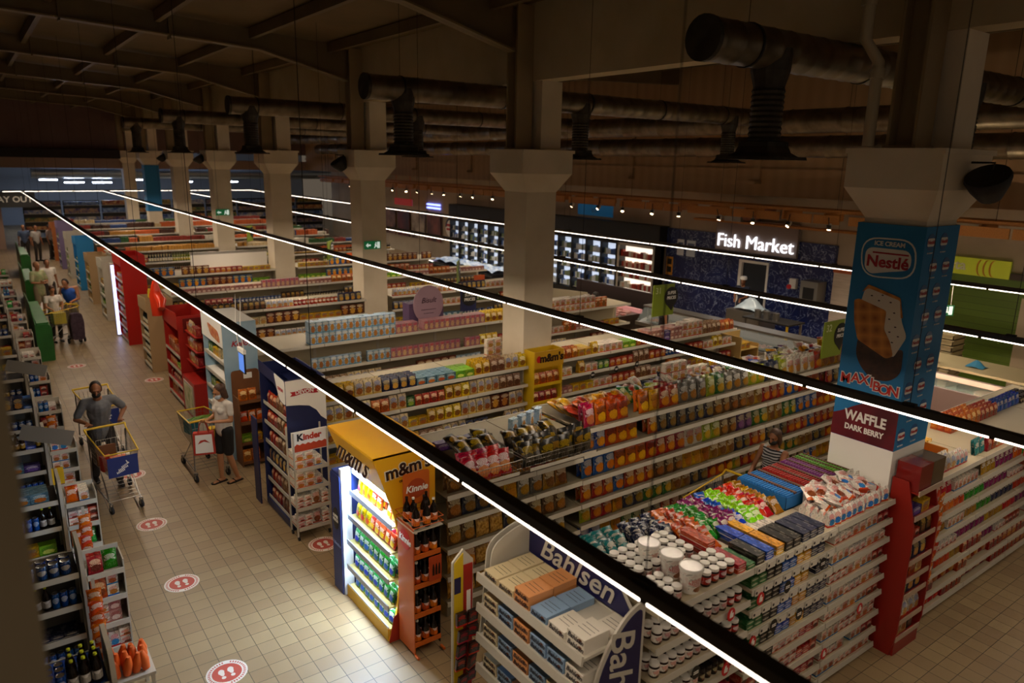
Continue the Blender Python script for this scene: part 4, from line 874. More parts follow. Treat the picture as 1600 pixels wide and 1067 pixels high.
for i_, z_ in enumerate(ML):
    xo = X0+[.12, .08, .05, .03, .02, .02][i_]
    s = obj('shelf', MB().box(xo, X1-.03, Y0+.035, 7.42, z_-.02, z_), th, mats=mat('mm_shelf', '#cfc98a', .4)); obj('shelf_lip', MB().box(xo-.014, xo, Y0+.035, 7.42, z_-.04, z_+.025), s, mats=mat('mm_lip', '#a9adb8', .35))
    obj('lamp_strip', MB().box(xo+.03, xo+.05, Y0+.05, 7.4, z_+.24 if i_ == 0 else ML[i_-1]-.035, z_+.25 if i_ == 0 else ML[i_-1]-.022), s, mats=mat('lamp_strip', '#ffffff', .4, emit='#cfe2ff', es=42))
bag('mmy', 'yellow and red sweet bag', .13, .05, .17, '#e8c81c', '#2c1408', '#c8281c', '#e8c81c', 'candy_bag', 'candy bag', 0, .3, .2)
bag('mmr', 'bright red sweet bag', .13, .05, .17, '#c8201c', '#f5ead0', '#e8b81c', '#a81410', 'candy_bag', 'candy bag', 0, .3, .2)
bag('mmg', 'green and blue sweet bag', .13, .05, .17, '#1f7a2c', '#f0f0f0', '#2a4fb4', '#e8d81c', 'candy_bag', 'candy bag', 0, .3, .2)
for i_, z_ in enumerate(ML):
    xo = X0+[.12, .08, .05, .03, .02, .02][i_]
    fill(f'on the {ORD[i_]} level of lit yellow display', Y0+.05, 7.4, xo+.02, z_+.001, [('mmr', .62), ('mmy', .5)] if i_ < 3 else [('mmg', 1.1)], axis='y', deep=2, gap=.95, jit=.15)
sg = obj('lettering', text("m&m's", .2, 'y', .002, .012, 0, mat('mm_white', '#e9e2d0', .4)), th, (3.36, Y0-.004, 1.99), (0, -.1, 0)); obj('lettering', text("m&m's", .195, 'y', .002, .005, 0, BRN2), th, (3.36, Y0-.009, 1.99), (0, -.1, 0))
obj('lettering', text("can't resist", .05, 'y', .001, .001, 0, BRN2), th, (3.36, Y0-.004, 1.87), (0, -.1, 0)); obj('logo_dot', MB().prism(ellipse(3.54, 1.9, .022, .022), Y0-.006, Y0, 'y'), th, mats=REDP)
for s_, m_, l_ in (('.30', mat('mm_white', '#e9e2d0', .4), 0), ('.29', BRN2, 1)):
    o = obj('lettering', text("m&m's", float(s_), 'x', .002, .01-.006*l_, 0, m_), th, (X0-.06-.01*l_-.012, 6.95, 1.95), (0, .38, 0))
li = bpy.data.lights.new('display_light', 'AREA'); li.shape = 'RECTANGLE'; li.size = .06; li.size_y = 1.0; li.energy = 70; li.color = (.5, .72, 1.0)
lo = bpy.data.objects.new('display_light', li); COL.objects.link(lo); lo.parent = th; lo.location = (X0+.06, 6.9, 1.68); lo.rotation_euler = (0, -.75 if 0 else .45, 0)
# -- soft drink tower
OR = mat('kinnie_orange', '#c8601c', .4); ORD_ = noisy('kinnie_side', '#c8641c', '#a8381a', .9, .45)
th = thing('bottle_tower', 'orange narrow bottle tower of dark soft drinks beside yellow display', 'display stand', (0, 0, 0))
X0, X1, Y0, Y1 = 3.22, 3.53, 5.96, 6.3
obj('side_panel', MB().box(X0-.012, X0, Y0, Y1, .03, 1.47), th, mats=ORD_); obj('back_panel', MB().box(X0, X1, Y1-.01, Y1, .05, 1.45), th, mats=DARK)
obj('clear_side', MB().box(X1, X1+.006, Y0+.02, Y1, .05, 1.45), th, mats=mat('smoked_side', '#2a2320', .2))
for (xx, yy) in ((X0, Y0), (X1, Y0), (X0, Y1), (X1, Y1)): obj('foot', MB().tube([(xx, yy+.0, .02), (xx, yy-.07 if yy == Y0 else yy, .02)], .016, 8), th, mats=OR)
obj('top_tray', MB().box(X0-.02, X1+.02, Y0-.02, Y1+.02, 1.45, 1.46), th, mats=WHITE)
b = MB()
for zz in (1.5, 1.56): b.tube([(X0-.02, Y0-.02, zz), (X1+.02, Y0-.02, zz), (X1+.02, Y1+.02, zz), (X0-.02, Y1+.02, zz), (X0-.02, Y0-.02, zz)], .005, 5)
obj('rail', b, th, mats=OR)
KL = [1.14, .8, .46, .12]
for z_ in KL: s = obj('shelf', MB().box(X0, X1, Y0+.01, Y1-.01, z_-.01, z_), th, mats=OR); obj('shelf_lip', MB().box(X0, X1, Y0, Y0+.01, z_-.01, z_+.045), s, mats=OR)
sg = obj('header', MB().prism(fillet([(X0+.02, 1.62), (X1+.02, 1.62), (X1+.02, 1.97), (X0+.02, 1.97)], .03), Y0+.26, Y0+.27, 'y'), th, mats=OR)
obj('lettering', text('Kinnie', .1, 'y', .002, .002, .2, WPAPER), sg, ((X0+X1)/2+.02, Y0+.255, 1.79)); obj('ring', MB().prism(ellipse((X0+X1)/2+.02, 1.79, .11, .11), Y0+.257, Y0+.26, 'y'), sg, mats=mat('kin_dark', '#a8401a', .4))
obj('lettering', text('Kinnie', .1, 'x', .002, .002, .2, WPAPER), th, (X0-.018, 6.13, 1.3)); obj('logo_ring', MB().prism(ellipse(6.13, 1.3, .11, .11), X0-.016, X0-.012, 'x'), th, mats=REDP)
pc = obj('poster', MB().box(X0+.16, X1, Y0-.016, Y0-.01, .84, 1.12), th, mats=mat('kin_card', '#b3421a', .45))
for q in range(3): obj('poster_bottle', MB().prism([(X0+.2+.035*q, .9), (X0+.225+.035*q, .9), (X0+.225+.035*q, .98), (X0+.217+.035*q, 1.03), (X0+.208+.035*q, 1.03), (X0+.2+.035*q, .98)], Y0-.018, Y0-.016, 'y'), pc, mats=BRN2)
for i_, z_ in enumerate(KL):
    for q in range(3):
        for r_ in range(3): place(PR['kinnie' if (q+r_) % 4 else 'kinniew'], (X0+.055+.1*q, Y0+.02+.095*r_, z_+.001), 0, 0, f'dark drink bottle on {ORD[i_]} level of orange tower, {["front", "middle", "rear"][r_]} row, {ORD[q]} from left', 'tower bottles level '+ORD[i_])
for q, (a_, b_) in enumerate(((.05, .03), (.17, .02), (.27, .05), (.1, .17), (.22, .16), (.05, .22), (.28, .22))): place(PR['kinniew' if q in (2, 3) else 'kinnie'], (X0+a_, Y0+b_-.02, 1.462), 0, 0, 'dark soft drink bottle standing on the white top of orange tower', 'bottles on the tower top')
# -- curved navy and cream biscuit stand at the picture's lower middle
NAVY = mat('bahl_navy', '#1c1a4c', .4); BW = mat('bahl_white', '#c4beb0', .45)
th = thing('biscuit_stand', 'cream biscuit stand with navy lettered header at the near row end', 'display stand', (0, 0, 0))
X0, X1, Y0, Y1 = 3.1, 3.66, 3.28, 4.62
BL = [1.70, 1.41, 1.12, .82, .5, .18]
obj('base', MB().box(X0+.02, X1, Y0+.03, Y1-.03, 0, .15), th, mats=BW); obj('back_panel', MB().box(X1, X1+.03, Y0, Y1, 0, 1.8), th, mats=BW)
sp = fillet([(X0+.05, 0), (X1+.03, 0), (X1+.03, 1.98), (X1-.15, 1.92), (X1-.3, 1.77), (X1-.43, 1.55), (X1-.5, 1.25), (X1-.51, .8)], .08, 3)
s1 = obj('side_panel', MB().prism(sp, Y0-.02, Y0, 'y'), th, mats=BW); obj('side_print', MB().prism(fillet([(X1, .1), (X1, 1.93), (X1-.14, 1.87), (X1-.28, 1.73), (X1-.4, 1.52), (X1-.46, 1.25), (X1-.46, .8), (X1-.4, .1)], .1, 3), Y0-.025, Y0-.02, 'y'), s1, mats=NAVY)
obj('lettering', text('Bahlsen', .34, 'y', .002, .004, .25, BW), s1, (X0+.35, Y0-.03, 1.32), (0, PI/2, 0))
for k_ in (0, 1): obj('side_panel', MB().prism(fillet([(X0+.08, .9), (X1, .9), (X1, 2.02), (X0+.4, 2.0), (X0+.16, 1.9)], .12, 5), Y1+.02+.07*k_, Y1+.035+.07*k_, 'y'), th, mats=BW)
for i_, z_ in enumerate(BL):
    s = obj('shelf', MB().box(X0+.01, X1, Y0, Y1, z_-.025, z_), th, mats=BW); obj('shelf_lip', MB().prism([(X0-.02, z_-.05), (X0, z_-.06), (X0+.01, z_+.02), (X0-.01, z_+.025)], Y0, Y1, 'y'), s, mats=BW)
hd_ = obj('header', MB().prism([(Y1+.02, 1.72), (Y0-.01, 1.72), (Y0+.25, 1.99), (Y1+.02, 1.99)], X1-.0, X1+.025, 'x'), th, mats=BW)
obj('header_print', MB().prism([(Y1+.01, 1.735), (Y0+.03, 1.735), (Y0+.24, 1.975), (Y1+.01, 1.975)], X1-.006, X1, 'x'), hd_, mats=NAVY)
obj('lettering', text('Bahlsen', .27, 'x', .002, .003, .35, BW, 'CENTER', 1.1), hd_, (X1-.012, 4.02, 1.86))
def bahl(key, desc, c):
    p_ = m_box(key, .19, .24, .06, mat(key, c, .5)); prod(key, 'biscuit_carton', desc, 'biscuit carton', .19, .24, .06, p_, (('front_lettering', text('Bahlsen', .056, 'y', .001, .0006, .35, mat('bahl_ink', '#1a1626', .5))), ('top_print', MB().box(-.07, .07, .08, .084, .0605, .061).box(-.07, .07, .12, .124, .0605, .061).box(-.07, .07, .16, .164, .0605, .061).mesh('tp', BLKPRINT)), ('picture', MB().prism(ellipse(.05, .04, .018, .01, 10), -.002, 0, 'y').mesh('pic', mat('pic_brown', '#6a3a1c', .5)))))
bahl('bcream', 'cream biscuit carton', '#d9c79e'); bahl('borange', 'orange biscuit carton', '#d8935a'); bahl('bblue', 'blue biscuit carton', '#86a3c2'); bahl('bwhite', 'white biscuit carton', '#ddd6c8')
for me_ in ('front_lettering',): pass
for kk in ('bcream', 'borange', 'bblue', 'bwhite'):
    p_ = PR[kk]; q_ = list(p_.parts); lt = q_[0][1]
PR_off = (-.0, -.0035, .03)
def place_b(kk, loc, rz, label, group):
    p = PR[kk]
    o = place(p, loc, rz, 0, label, group)
    for c in o.children:
        if c.name.startswith('front_lettering'): c.location = PR_off
    return o
for i_, z_ in enumerate(BL[:4]):
    y = Y0+.12; ks = ['bwhite', 'bwhite', 'bblue', 'borange', 'bcream', 'bcream'] if i_ == 0 else (['bwhite', 'bblue', 'bblue', 'borange', 'bblue', 'bcream'] if i_ == 1 else ['bwhite', 'bcream', 'bblue', 'borange', 'bblue', 'bcream'])
    for q, kk in enumerate(ks):
        for r_ in range(2 if i_ == 0 else 1):
            for s in range(([1, 2, 2, 2][i_] if (q+i_) % 3 else 2)-(1 if r_ and i_ == 0 and q < 2 else 0)): place_b(kk, (X0+.03+.25*r_, Y0+.12+.215*q, z_+.001+.061*s), -PI/2+random.uniform(-.03, .03), f'{PR[kk].desc} on the {ORD[i_]} shelf of cream stand, {ORD[q]} stack from the right'+(' rear' if r_ else ''), f'{kk} {i_} {q} stack')
# navy-lettered card with hung lighters and batteries at its far side
th = thing('hook_display', 'narrow yellow and red hook display with black packs beside biscuit stand', 'display', (0, 0, 0))
obj('frame', MB().prism([(X0-.18, .1), (X0+.03, .1), (X0+.03, 1.78), (X0-.07, 1.9), (X0-.18, 1.8)], 4.74, 4.76, 'y'), th, mats=BW)
obj('printed_card', MB().prism([(X0-.165, .3), (X0-.075, .3), (X0-.075, 1.87), (X0-.165, 1.79)], 4.733, 4.74, 'y'), th, mats=mat('card_yellow', '#d9b81c', .45)); obj('printed_card', MB().box(X0-.07, X0+.02, 4.733, 4.74, .3, 1.75), th, mats=mat('card_red', '#a8281c', .45))
obj('printed_card', MB().box(X0-.165, X0-.1, 4.73, 4.733, 1.5, 1.65), th, mats=NAVY); obj('printed_card', MB().box(X0-.04, X0+.0, 4.73, 4.733, 1.25, 1.5), th, mats=WPAPER)
bp_ = None
for q in range(16):
    loc = (X0-.13+.11*(q % 2), 4.66-.02*(q % 3), 1.35-.15*(q//2)); l_ = f'black carded pack on the hook display, {["left", "right"][q % 2]} column, {ORD[q//2]} from the top'
    if bp_ is None: bp_ = solo('carded_pack', MB().box(-.05, .05, 0, .03, -.13, 0), l_, 'carded pack', loc, group='black packs on hooks', mats=printed('blkpack', '#15120f', '#c8281c', '#3a3632', '#c8281c', .3)); 
    else: dup(bp_, loc, (.15, 0, random.uniform(-.4, .4)), l_, 'black packs on hooks')
# ---------------------------------------------------------------- more end-of-row displays along the aisle
def rackrows(lab, X0, X1, Y0, Y1, lv, keys, hm=.22):
    for i_, z_ in enumerate(lv):
        ks = keys[i_ % len(keys)]; fill(f'on the {ORD[i_]} level {lab}', X0, X1, Y0, z_+.001, ks, hmax=hm)
# crisp stand, navy and white, with red banner logo
DN = mat('devon_navy', '#1a2350', .42)
th = thing('crisp_stand', 'tall navy and white snack stand with small red ribbon logo', 'display stand', (0, 0, 0))
X0, X1, Y0, Y1 = 3.12, 3.68, 9.32, 10.42
obj('side_panel', MB().box(X0, X1, Y0, Y0+.02, 0, 2.2), th, mats=DN)
pn = obj('side_print', MB().prism([(X0+.0, 2.19), (X1, 2.19), (X1, 1.55), (X1-.08, 1.62), (X1-.14, 1.72), (X1-.24, 1.8), (X1-.38, 1.83), (X0, 1.85)], Y0-.004, Y0, 'y'), th, mats=WPAPER)
def ribbon(par, cx, z_, face, W=.2):
    if face == 'y':
        obj('ribbon', MB().prism([(cx-W, z_-.03), (cx-W+.03, z_), (cx-W, z_+.03), (cx-W*.7, z_+.03), (cx, z_+.055), (cx+W*.7, z_+.03), (cx+W, z_+.03), (cx+W-.03, z_), (cx+W, z_-.03), (cx+W*.7, z_-.03), (cx, z_-.01), (cx-W*.7, z_-.03)], Y0-.008, Y0-.004, 'y'), par, mats=NRED); obj('lettering', text('DEVON', .075, 'y', .001, .002, 0, WPAPER), par, (cx, Y0-.01, z_+.013))
ribbon(pn, X0+.26, 2.0, 'y')
obj('side_panel', MB().box(X0, X1, Y1-.02, Y1, 0, 2.2), th, mats=DN); obj('back_panel', MB().box(X1-.02, X1, Y0+.02, Y1-.02, 0, 2.2), th, mats=DN)
obj('top_panel', MB().box(X0+.3, X1-.02, Y0+.02, Y1-.02, 1.98, 2.0), th, mats=DN)
obj('front_header', MB().prism([(Y0, 2.2), (Y1, 2.25), (Y1, 2.08), (Y0+.45, 2.05), (Y0+.3, 1.98), (Y0+.22, 1.86), (Y0, 1.84)], X0-.006, X0, 'x'), th, mats=DN)
fh = obj('front_print', MB().prism(fillet([(Y0+.0, 2.19), (Y0+.42, 2.22), (Y0+.3, 1.98), (Y0+.22, 1.88), (Y0, 1.85)], .05), X0-.01, X0-.006, 'x'), th, mats=WPAPER); obj('lettering', text('DEVON', .06, 'x', .001, .002, 0, NRED), fh, (X0-.012, Y0+.17, 2.04))
VL = [1.62, 1.32, 1.02, .72, .42, .12]
shelfset(th, X0+.04, X1-.02, Y0+.02, Y1-.02, VL, DN, RAIL)
obj('base', MB().box(X0, X1, Y0+.02, Y1-.02, 0, .1), th, mats=DN)
obj('wing_board', MB().box(X0-.1, X0-.08, Y1-.02, Y1+.22, 0, 1.35), th, mats=DN)
for i_, z_ in enumerate(VL): fill(f'on the {ORD[i_]} shelf of the navy stand', Y0+.04, Y1-.04, X0+.04, z_+.001, [('rp', .3), ('bp', .35), ('rp', .4)] if i_ != 3 else [('np', .9)], axis='y', jit=.15)
# white rack with orange wave header
th = thing('chocolate_rack', 'small white wheeled rack with black and red lettered header', 'display stand', (0, 0, 0))
X0, X1, Y0, Y1 = 3.07, 3.56, 8.98, 9.28
hd_ = obj('header', MB().box(X0, X1, Y0+.05, Y0+.07, 1.27, 1.56), th, mats=WPAPER)
tb = [(X0+.03, 1.28), (X1, 1.28), (X1, 1.37)]+[(X1-(X1-X0-.03)*i_/12, 1.37+(.02 if i_ % 2 else 0)) for i_ in range(1, 12)]+[(X0+.03, 1.36)]
obj('wave_print', MB().prism(tb, Y0+.046, Y0+.05, 'y'), hd_, mats=mat('kinder_orange', '#b8401f', .45))
obj('lettering', text('K', .13, 'y', .001, .006, 0, BLKPRINT), hd_, (X0+.11, Y0+.044, 1.475)); obj('lettering', text('inder', .12, 'y', .001, .005, 0, mat('kinder_red', '#c03a20', .4), 'LEFT'), hd_, (X0+.155, Y0+.044, 1.475))
for xx in (X0, X1-.02):
    for yy in (Y0+.02, Y1-.02): obj('post', MB().box(xx, xx+.02, yy-.01, yy+.01, .06, 1.56), th, mats=WHITE)
shelfset(th, X0+.02, X1-.02, Y0, Y1, [1.04, .76, .47, .18], WHITE, WHITE, 'y')
for xx in (X0+.02, X1-.03):
    for yy in (Y0+.02, Y1-.04): obj('wheel', MB().lathe([(.001, -.01), (.03, -.01), (.03, .01), (.001, .01)], 12, (xx, yy, .03), axis='x'), th, mats=RUB)
for i_, z_ in enumerate([1.04, .76, .47, .18]): fill(f'on the {ORD[i_]} level of small white rack', X0+.02, X1-.02, Y0+.01, z_+.001, [('kbox2', .28), ('kbox4', .24)] if i_ < 2 else [('kbox', .24), ('kbag', .26)], stack=2, hmax=.23, deep=2)
# cereal stand: white shelves on the aisle side, pale blue printed side
KB = noisy('sky_print', '#8fb3cc', '#a9c4d4', 2, .45)
th = thing('cereal_stand', 'tall white stand with pale blue side behind hanging screen', 'display stand', (0, 0, 0))
X0, X1, Y0, Y1 = 3.12, 3.68, 12.3, 13.6
obj('side_panel', MB().box(X0+.0, X1, Y0, Y0+.02, 0, 2.42), th, mats=KB); obj('lettering', text("Kellogg's", .13, 'y', .001, .003, .3, NRED), th, (X0+.36, Y0-.004, 2.05))
obj('side_panel', MB().box(X0, X1, Y1-.02, Y1, 0, 2.42), th, mats=KB); obj('back_panel', MB().box(X1-.02, X1, Y0+.02, Y1-.02, 0, 2.42), th, mats=WPAPER); obj('top_panel', MB().box(X0, X1-.02, Y0+.02, Y1-.02, 2.4, 2.42), th, mats=WPAPER)
hp = obj('header', MB().box(X0-.01, X0, Y0, Y1, 2.0, 2.44), th, mats=WPAPER); obj('header_print', MB().prism(fillet([(Y0+.1, 2.05), (Y0+.7, 2.1), (Y0+.9, 2.3), (Y0+.2, 2.25)], .1), X0-.014, X0-.01, 'x'), hp, mats=noisy('fruit_print', '#b8402c', '#d8a06a', 9, .5))
shelfset(th, X0+.01, X1-.02, Y0+.02, Y1-.02, [1.72, 1.4, 1.08, .76, .44, .12], WPAPER, RAIL)
for i_, z_ in enumerate([1.72, 1.4, 1.08, .76, .44, .12]):
    if i_ != 1: fill(f'on the {ORD[i_]} shelf of pale blue sided stand', Y0+.05, Y1-.05, X0+.03, z_+.001, [('crmbx', .5), ('ylbx', .4), ('grnbx', .3)], axis='y', deep=1)
# brown cardboard rack with orange bags in front of it
BC = noisy('brown_card', '#7a4c26', '#6a4020', 3, .7)
th = thing('cardboard_rack', 'brown cardboard rack of orange bags behind the woman in white', 'display stand', (0, 0, 0))
X0, X1, Y0, Y1 = 3.2, 3.66, 11.9, 12.26
obj('back_panel', MB().prism(fillet([(X0, 0), (X1, 0), (X1, 1.6), (X0, 1.6)], .06), Y1-.02, Y1, 'y'), th, mats=BC)
for xx in (X0, X1-.015): obj('side_panel', MB().box(xx, xx+.015, Y0, Y1-.02, 0, 1.2), th, mats=BC)
shelfset(th, X0+.015, X1-.015, Y0, Y1-.02, [1.15, .78, .42, .08], BC, BC, 'y')
obj('price_card', MB().box(X0+.2, X0+.34, Y1-.026, Y1-.02, 1.45, 1.55), th, mats=WPAPER)
rackrows('of the brown cardboard rack', X0+.02, X1-.02, Y0+.02, 0, [1.151, .78, .42, .08], [[('op', .46)], [('cborg', .46)], [('limebx', .2), ('ylbx', .2)], [('op', .4)]])
# red stands further along
def red_stand(lab, Y0, Y1, H, keys, body, header=None, X0=3.1, X1=3.68, where='', lip=None):
    th = thing('end_display', lab, 'display stand', (0, 0, 0))
    for yy in (Y0, Y1-.02): obj('side_panel', MB().box(X0, X1, yy, yy+.02, 0, H), th, mats=body)
    obj('back_panel', MB().box(X1-.02, X1, Y0+.02, Y1-.02, 0, H), th, mats=body); obj('header', MB().prism([(Y0, H-.28), (Y1, H-.28), (Y1, H), (Y0+.1, H+.06), (Y0, H)], X0-.015, X0, 'x'), th, mats=header or body)
    n = int((H-.35)/.33); lv = [.1+.33*k_ for k_ in range(n)][::-1]
    shelfset(th, X0+.01, X1-.02, Y0+.02, Y1-.02, lv, body, lip or RAIL)
    for i_, z_ in enumerate(lv): fill(f'on the {ORD[i_]} shelf of {where}', Y0+.04, Y1-.04, X0+.03, z_+.001, keys[i_ % len(keys)], axis='y')
    return th, lv
RD2 = mat('stand_red', '#a81f14', .4)
th, _ = red_stand('red stand with diagonal printed side left of the cereal stand', 15.55, 16.9, 1.95, [[('redbx', .6), ('orgbx', .6)], [('limebx', .5), ('redbx', .6)], [('rp', 1.2)]], RD2, where='the big red stand')
obj('side_print', MB().prism([(3.2, 1.9), (3.66, 1.9), (3.66, 1.5), (3.5, 1.75), (3.2, 1.6)], 15.54, 15.55, 'y'), th, mats=mat('deep_red', '#6a120c', .4))
th = thing('end_display', 'lower red box display with framed poster on its aisle side', 'display stand', (0, 0, 0))
obj('box', MB().box(3.1, 3.66, 14.55, 15.5, 0, .78), th, mats=RD2); pf = obj('poster_frame', MB().box(3.085, 3.1, 14.65, 15.4, .08, .7), th, mats=WHITE); obj('poster', MB().box(3.08, 3.085, 14.7, 15.35, .13, .65), pf, mats=noisy('poster_print', '#8a9a5a', '#d8d0b0', 5, .5))
obj('back_panel', MB().box(3.64, 3.68, 14.55, 15.5, .78, 1.95), th, mats=RD2)
for z_ in (1.1, 1.4, 1.7): s = obj('shelf', MB().box(3.2, 3.64, 14.6, 15.45, z_-.02, z_), th, mats=RD2); fill(f'on {["lowest","middle","upper"][int((z_-1)/.3)]} shelf of red box display', 14.65, 15.4, 3.22, z_+.001, [('redbx', .35), ('cp', .3)], axis='y')
# red inflated decoration
b = MB(); b.tube([(0, 0, .75), (0, .02, .45), (.0, 0, .0)], .1, 12, taper=[.05, .13, .11]); b.tube([(0, 0, .5), (.05, -.2, .35), (.02, -.32, .2)], .08, 10, taper=[.08, .11, .07])
solo('inflatable_decoration', b, 'glossy orange red inflatable hanging off the red stand corner', 'decoration', (3.0, 16.9, 1.75), mats=mat('inflatable', '#d8391c', .2), smooth=True)
WC = mat('wine_card', '#a98a62', .6)
th, lv = red_stand('cream cardboard wine stand between the red stands', 18.75, 19.75, 1.75, [[('wine', 1.2)]], mat('pale_blue_side', '#b7bdc4', .5) if 0 else WC, where='the cream wine stand')
solo('yellow_pack', PR['yp'].me, 'yellow pack lying on top of the cream wine stand', 'pack', (3.3, 19.0, 1.78), (0, 0, .4))
red_stand('bright red drinks cabinet with a glowing left edge', 21.9, 23.2, 2.45, [[('redbx', .7), ('ylbx', .6)], [('ylbx', .6), ('redbx', .7)]], mat('cola_red', '#b3140e', .35), where='the bright red cabinet', X1=3.7)
th = thing('light_column', 'white and violet glowing upright panel beside the red cabinet', 'light panel', (0, 0, 0)); obj('casing', MB().box(3.02, 3.12, 23.25, 23.45, 0, 2.1), th, mats=WHITE); obj('glow_panel', MB().box(3.03, 3.11, 23.24, 23.25, .05, 2.05), th, mats=mat('violet_glow', '#c9c4ff', .4, emit='#b9c4ff', es=3))
for q, y in enumerate((25.6, 28.8, 32.0, 35.2, 38.5, 41.7)):
    red_stand(f'{["white","cream","blue","white wire","lilac","orange"][q]} end stand, {ORD[q]} beyond the bright red cabinet', y, y+1.1, [1.9, 1.7, 2.0, 1.9, 2.1, 1.8][q], [[(random.choice(['redbx', 'crmbx', 'grnbx', 'pnkbx', 'orgbx', 'tin3']), .5), (random.choice(['ylbx', 'whbx', 'tin2', 'limebx']), .6)] for _ in range(3)], [WHITE, WC, ICE, WHITE, mat('lilac', '#7a6a90', .5), mat('dull_orange', '#a8602c', .5)][q], where=f'{ORD[q]} far end stand')
# white banner board on the cereal row and lilac round sign
solo('banner_board', MB().box(0, 2.25, 0, .03, 0, .55).box(0, 2.25, -.002, 0, .47, .55, 1), 'long white banner board with grey top strip on cereal row', 'banner', (5.1, 22.95, 1.775), mats=[WPAPER, mat('banner_grey', '#8a857e', .5)])
th = thing('round_sign', 'lilac round cardboard sign above the pale blue boxes', 'sign', (7.6, 13.3, 1.73)); LIL = mat('sign_lilac', '#a98a9a', .5)
obj('disc', MB().prism(ellipse(0, .42, .36, .4, 28), -.01, .01, 'y'), th, mats=LIL); obj('stand_box', MB().box(-.45, .38, .02, .3, 0, .45), th, mats=mat('sign_purple', '#5a4468', .5)); obj('lettering', text('Bisult', .16, 'y', .001, .001, .3, mat('ink_purple', '#4a2a40', .5)), th, (0, -.014, .5))
b = MB(); b.box(-.18, .18, -.016, -.012, .3, .31).box(-.12, .12, -.016, -.012, .22, .23); obj('small_print', b, th, mats=mat('ink_purple', '#4a2a40', .5))
# hanging number signs and price bubbles over the aisles
GRN = mat('sign_green', '#7c8f1c', .5)
def numsign(x, y, z_, s, num, lab, rz=0):
    th = thing('aisle_sign', lab, 'sign', (x, y, z_), rz)
    obj('panel', MB().box(-.3*s, .3*s, -.008, .008, 0, .62*s), th, mats=GRN)
    if num: obj('lettering', text(num, .17*s, 'y', .001, .002, 0, mat('sign_pale', '#c9cf9a', .5)), th, (-.16*s, -.012, .5*s))
    bl = obj('bubble', MB().prism([(.3*s+.19*s*math.cos(a_)-.09*s, .36*s+.2*s*math.sin(a_)) if not (4.4 < a_ < 5.1) else (.24*s, .08*s) for a_ in [i_*PI/14 for i_ in range(28)]], -.016, -.009, 'y'), th, mats=BLACK)
    for j_, wd in enumerate(('SUPER', 'PRICES')): obj('lettering', text(wd, .085*s, 'y', .001, .002, .1, WPAPER), bl, (.21*s, -.019, (.44-.1*j_)*s))
    obj('pole', MB().tube([(-.28*s, .012, 1.78-z_), (-.28*s, .012, .02)], .01, 6), th, mats=GREY)
numsign(10.77, 9.62, 2.22, 1.0, '31', 'green aisle sign numbered 31 with dark price bubble')
numsign(11.42, 6.42, 2.02, 1.0, '32', 'green aisle sign numbered 32 beside the blue pillar')
numsign(10.1, 16.1, 2.0, .95, '', 'green price sign above the coffee row right end', .9)
numsign(9.2, 22.4, 1.95, .95, '', 'green price sign further back near the butcher hall', .9)
numsign(8.6, 28.75, 1.95, .95, '', 'green price sign above the tin row, the furthest of all', .9)
tag(obj('promo_card', MB().box(-.17, .17, 0, .01, 0, .26).xf(Matrix.Translation((0, 0, .0))), None, (10.9, 16.3, 1.86), mats=mat('card_orange', '#d8602c', .5)), 'orange promotion card at the right end of coffee row', 'sign')
th = thing('price_bubble_sign', 'navy price bubble sign right of the second column', 'sign', (8.35, 12.9, 2.0)); obj('panel', MB().box(-.2, .2, 0, .01, 0, .5), th, mats=DN); bb = obj('bubble', MB().prism(ellipse(.03, .3, .2, .2), -.006, 0, 'y'), th, mats=BLACK); [obj('lettering', text(w_, .09, 'y', .001, .002, 0, WPAPER), bb, (.03, -.008, .34-.1*j_)) for j_, w_ in enumerate(('SUPER', 'PRICES'))]
obj('pole', MB().tube([(-.15, .012, -.25), (-.15, .012, .1)], .01, 6), th, mats=GREY)
# exit signs
EXG = mat('exit_green', '#0f4a2a', .5, emit='#0f6a3a', es=.35); EXW = mat('exit_white', '#e9f2ea', .5, emit='#dff0e4', es=.5)
def exit_sign(x, y, z_, lab, w_=.36, rz=0, arrow='left'):
    th = thing('exit_sign', lab, 'exit sign', (x, y, z_), rz)
    obj('panel', MB().box(-w_/2, w_/2, -.015, 0, 0, w_*.45), th, mats=EXG); h = w_*.45
    a = [(-.42*w_, h/2), (-.28*w_, h*.8), (-.28*w_, h*.6), (-.12*w_, h*.6), (-.12*w_, h*.4), (-.28*w_, h*.4), (-.28*w_, h*.2)] if arrow == 'left' else [(-.27*w_, h*.15), (-.42*w_, h*.5), (-.32*w_, h*.5), (-.32*w_, h*.85), (-.22*w_, h*.85), (-.22*w_, h*.5), (-.12*w_, h*.5)]
    obj('arrow', MB().prism(a, -.018, -.015, 'y'), th, mats=EXW)
    obj('door_symbol', MB().box(.28*w_, .44*w_, -.018, -.015, h*.1, h*.9), th, mats=EXW)
    obj('running_figure', MB().prism(ellipse(.2*w_, h*.78, .035*w_, .035*w_, 10), -.018, -.015, 'y').prism([(.08*w_, h*.12), (.14*w_, h*.4), (.13*w_, h*.66), (.23*w_, h*.68), (.24*w_, h*.45), (.3*w_, h*.3), (.26*w_, h*.25), (.2*w_, h*.35), (.12*w_, h*.1)], -.018, -.015, 'y'), th, mats=EXW)
    return th
exit_sign(7.66, COLY[2]+.0, 3.02, 'green exit sign fixed on the third column', .42)
exit_sign(7.66, COLY[4]+.0, 2.95, 'small green exit sign on the fifth column', .5)
e_ = exit_sign(13.7, 5.75, 2.6, 'green exit sign hanging on two cords near the yellow sign', .42, -.6, 'down')
for q in (-.15, .15): obj('cord', MB().tube([(q, -.0, .19), (q*.9, 0, .62)], .006, 4), e_, mats=WHITE)
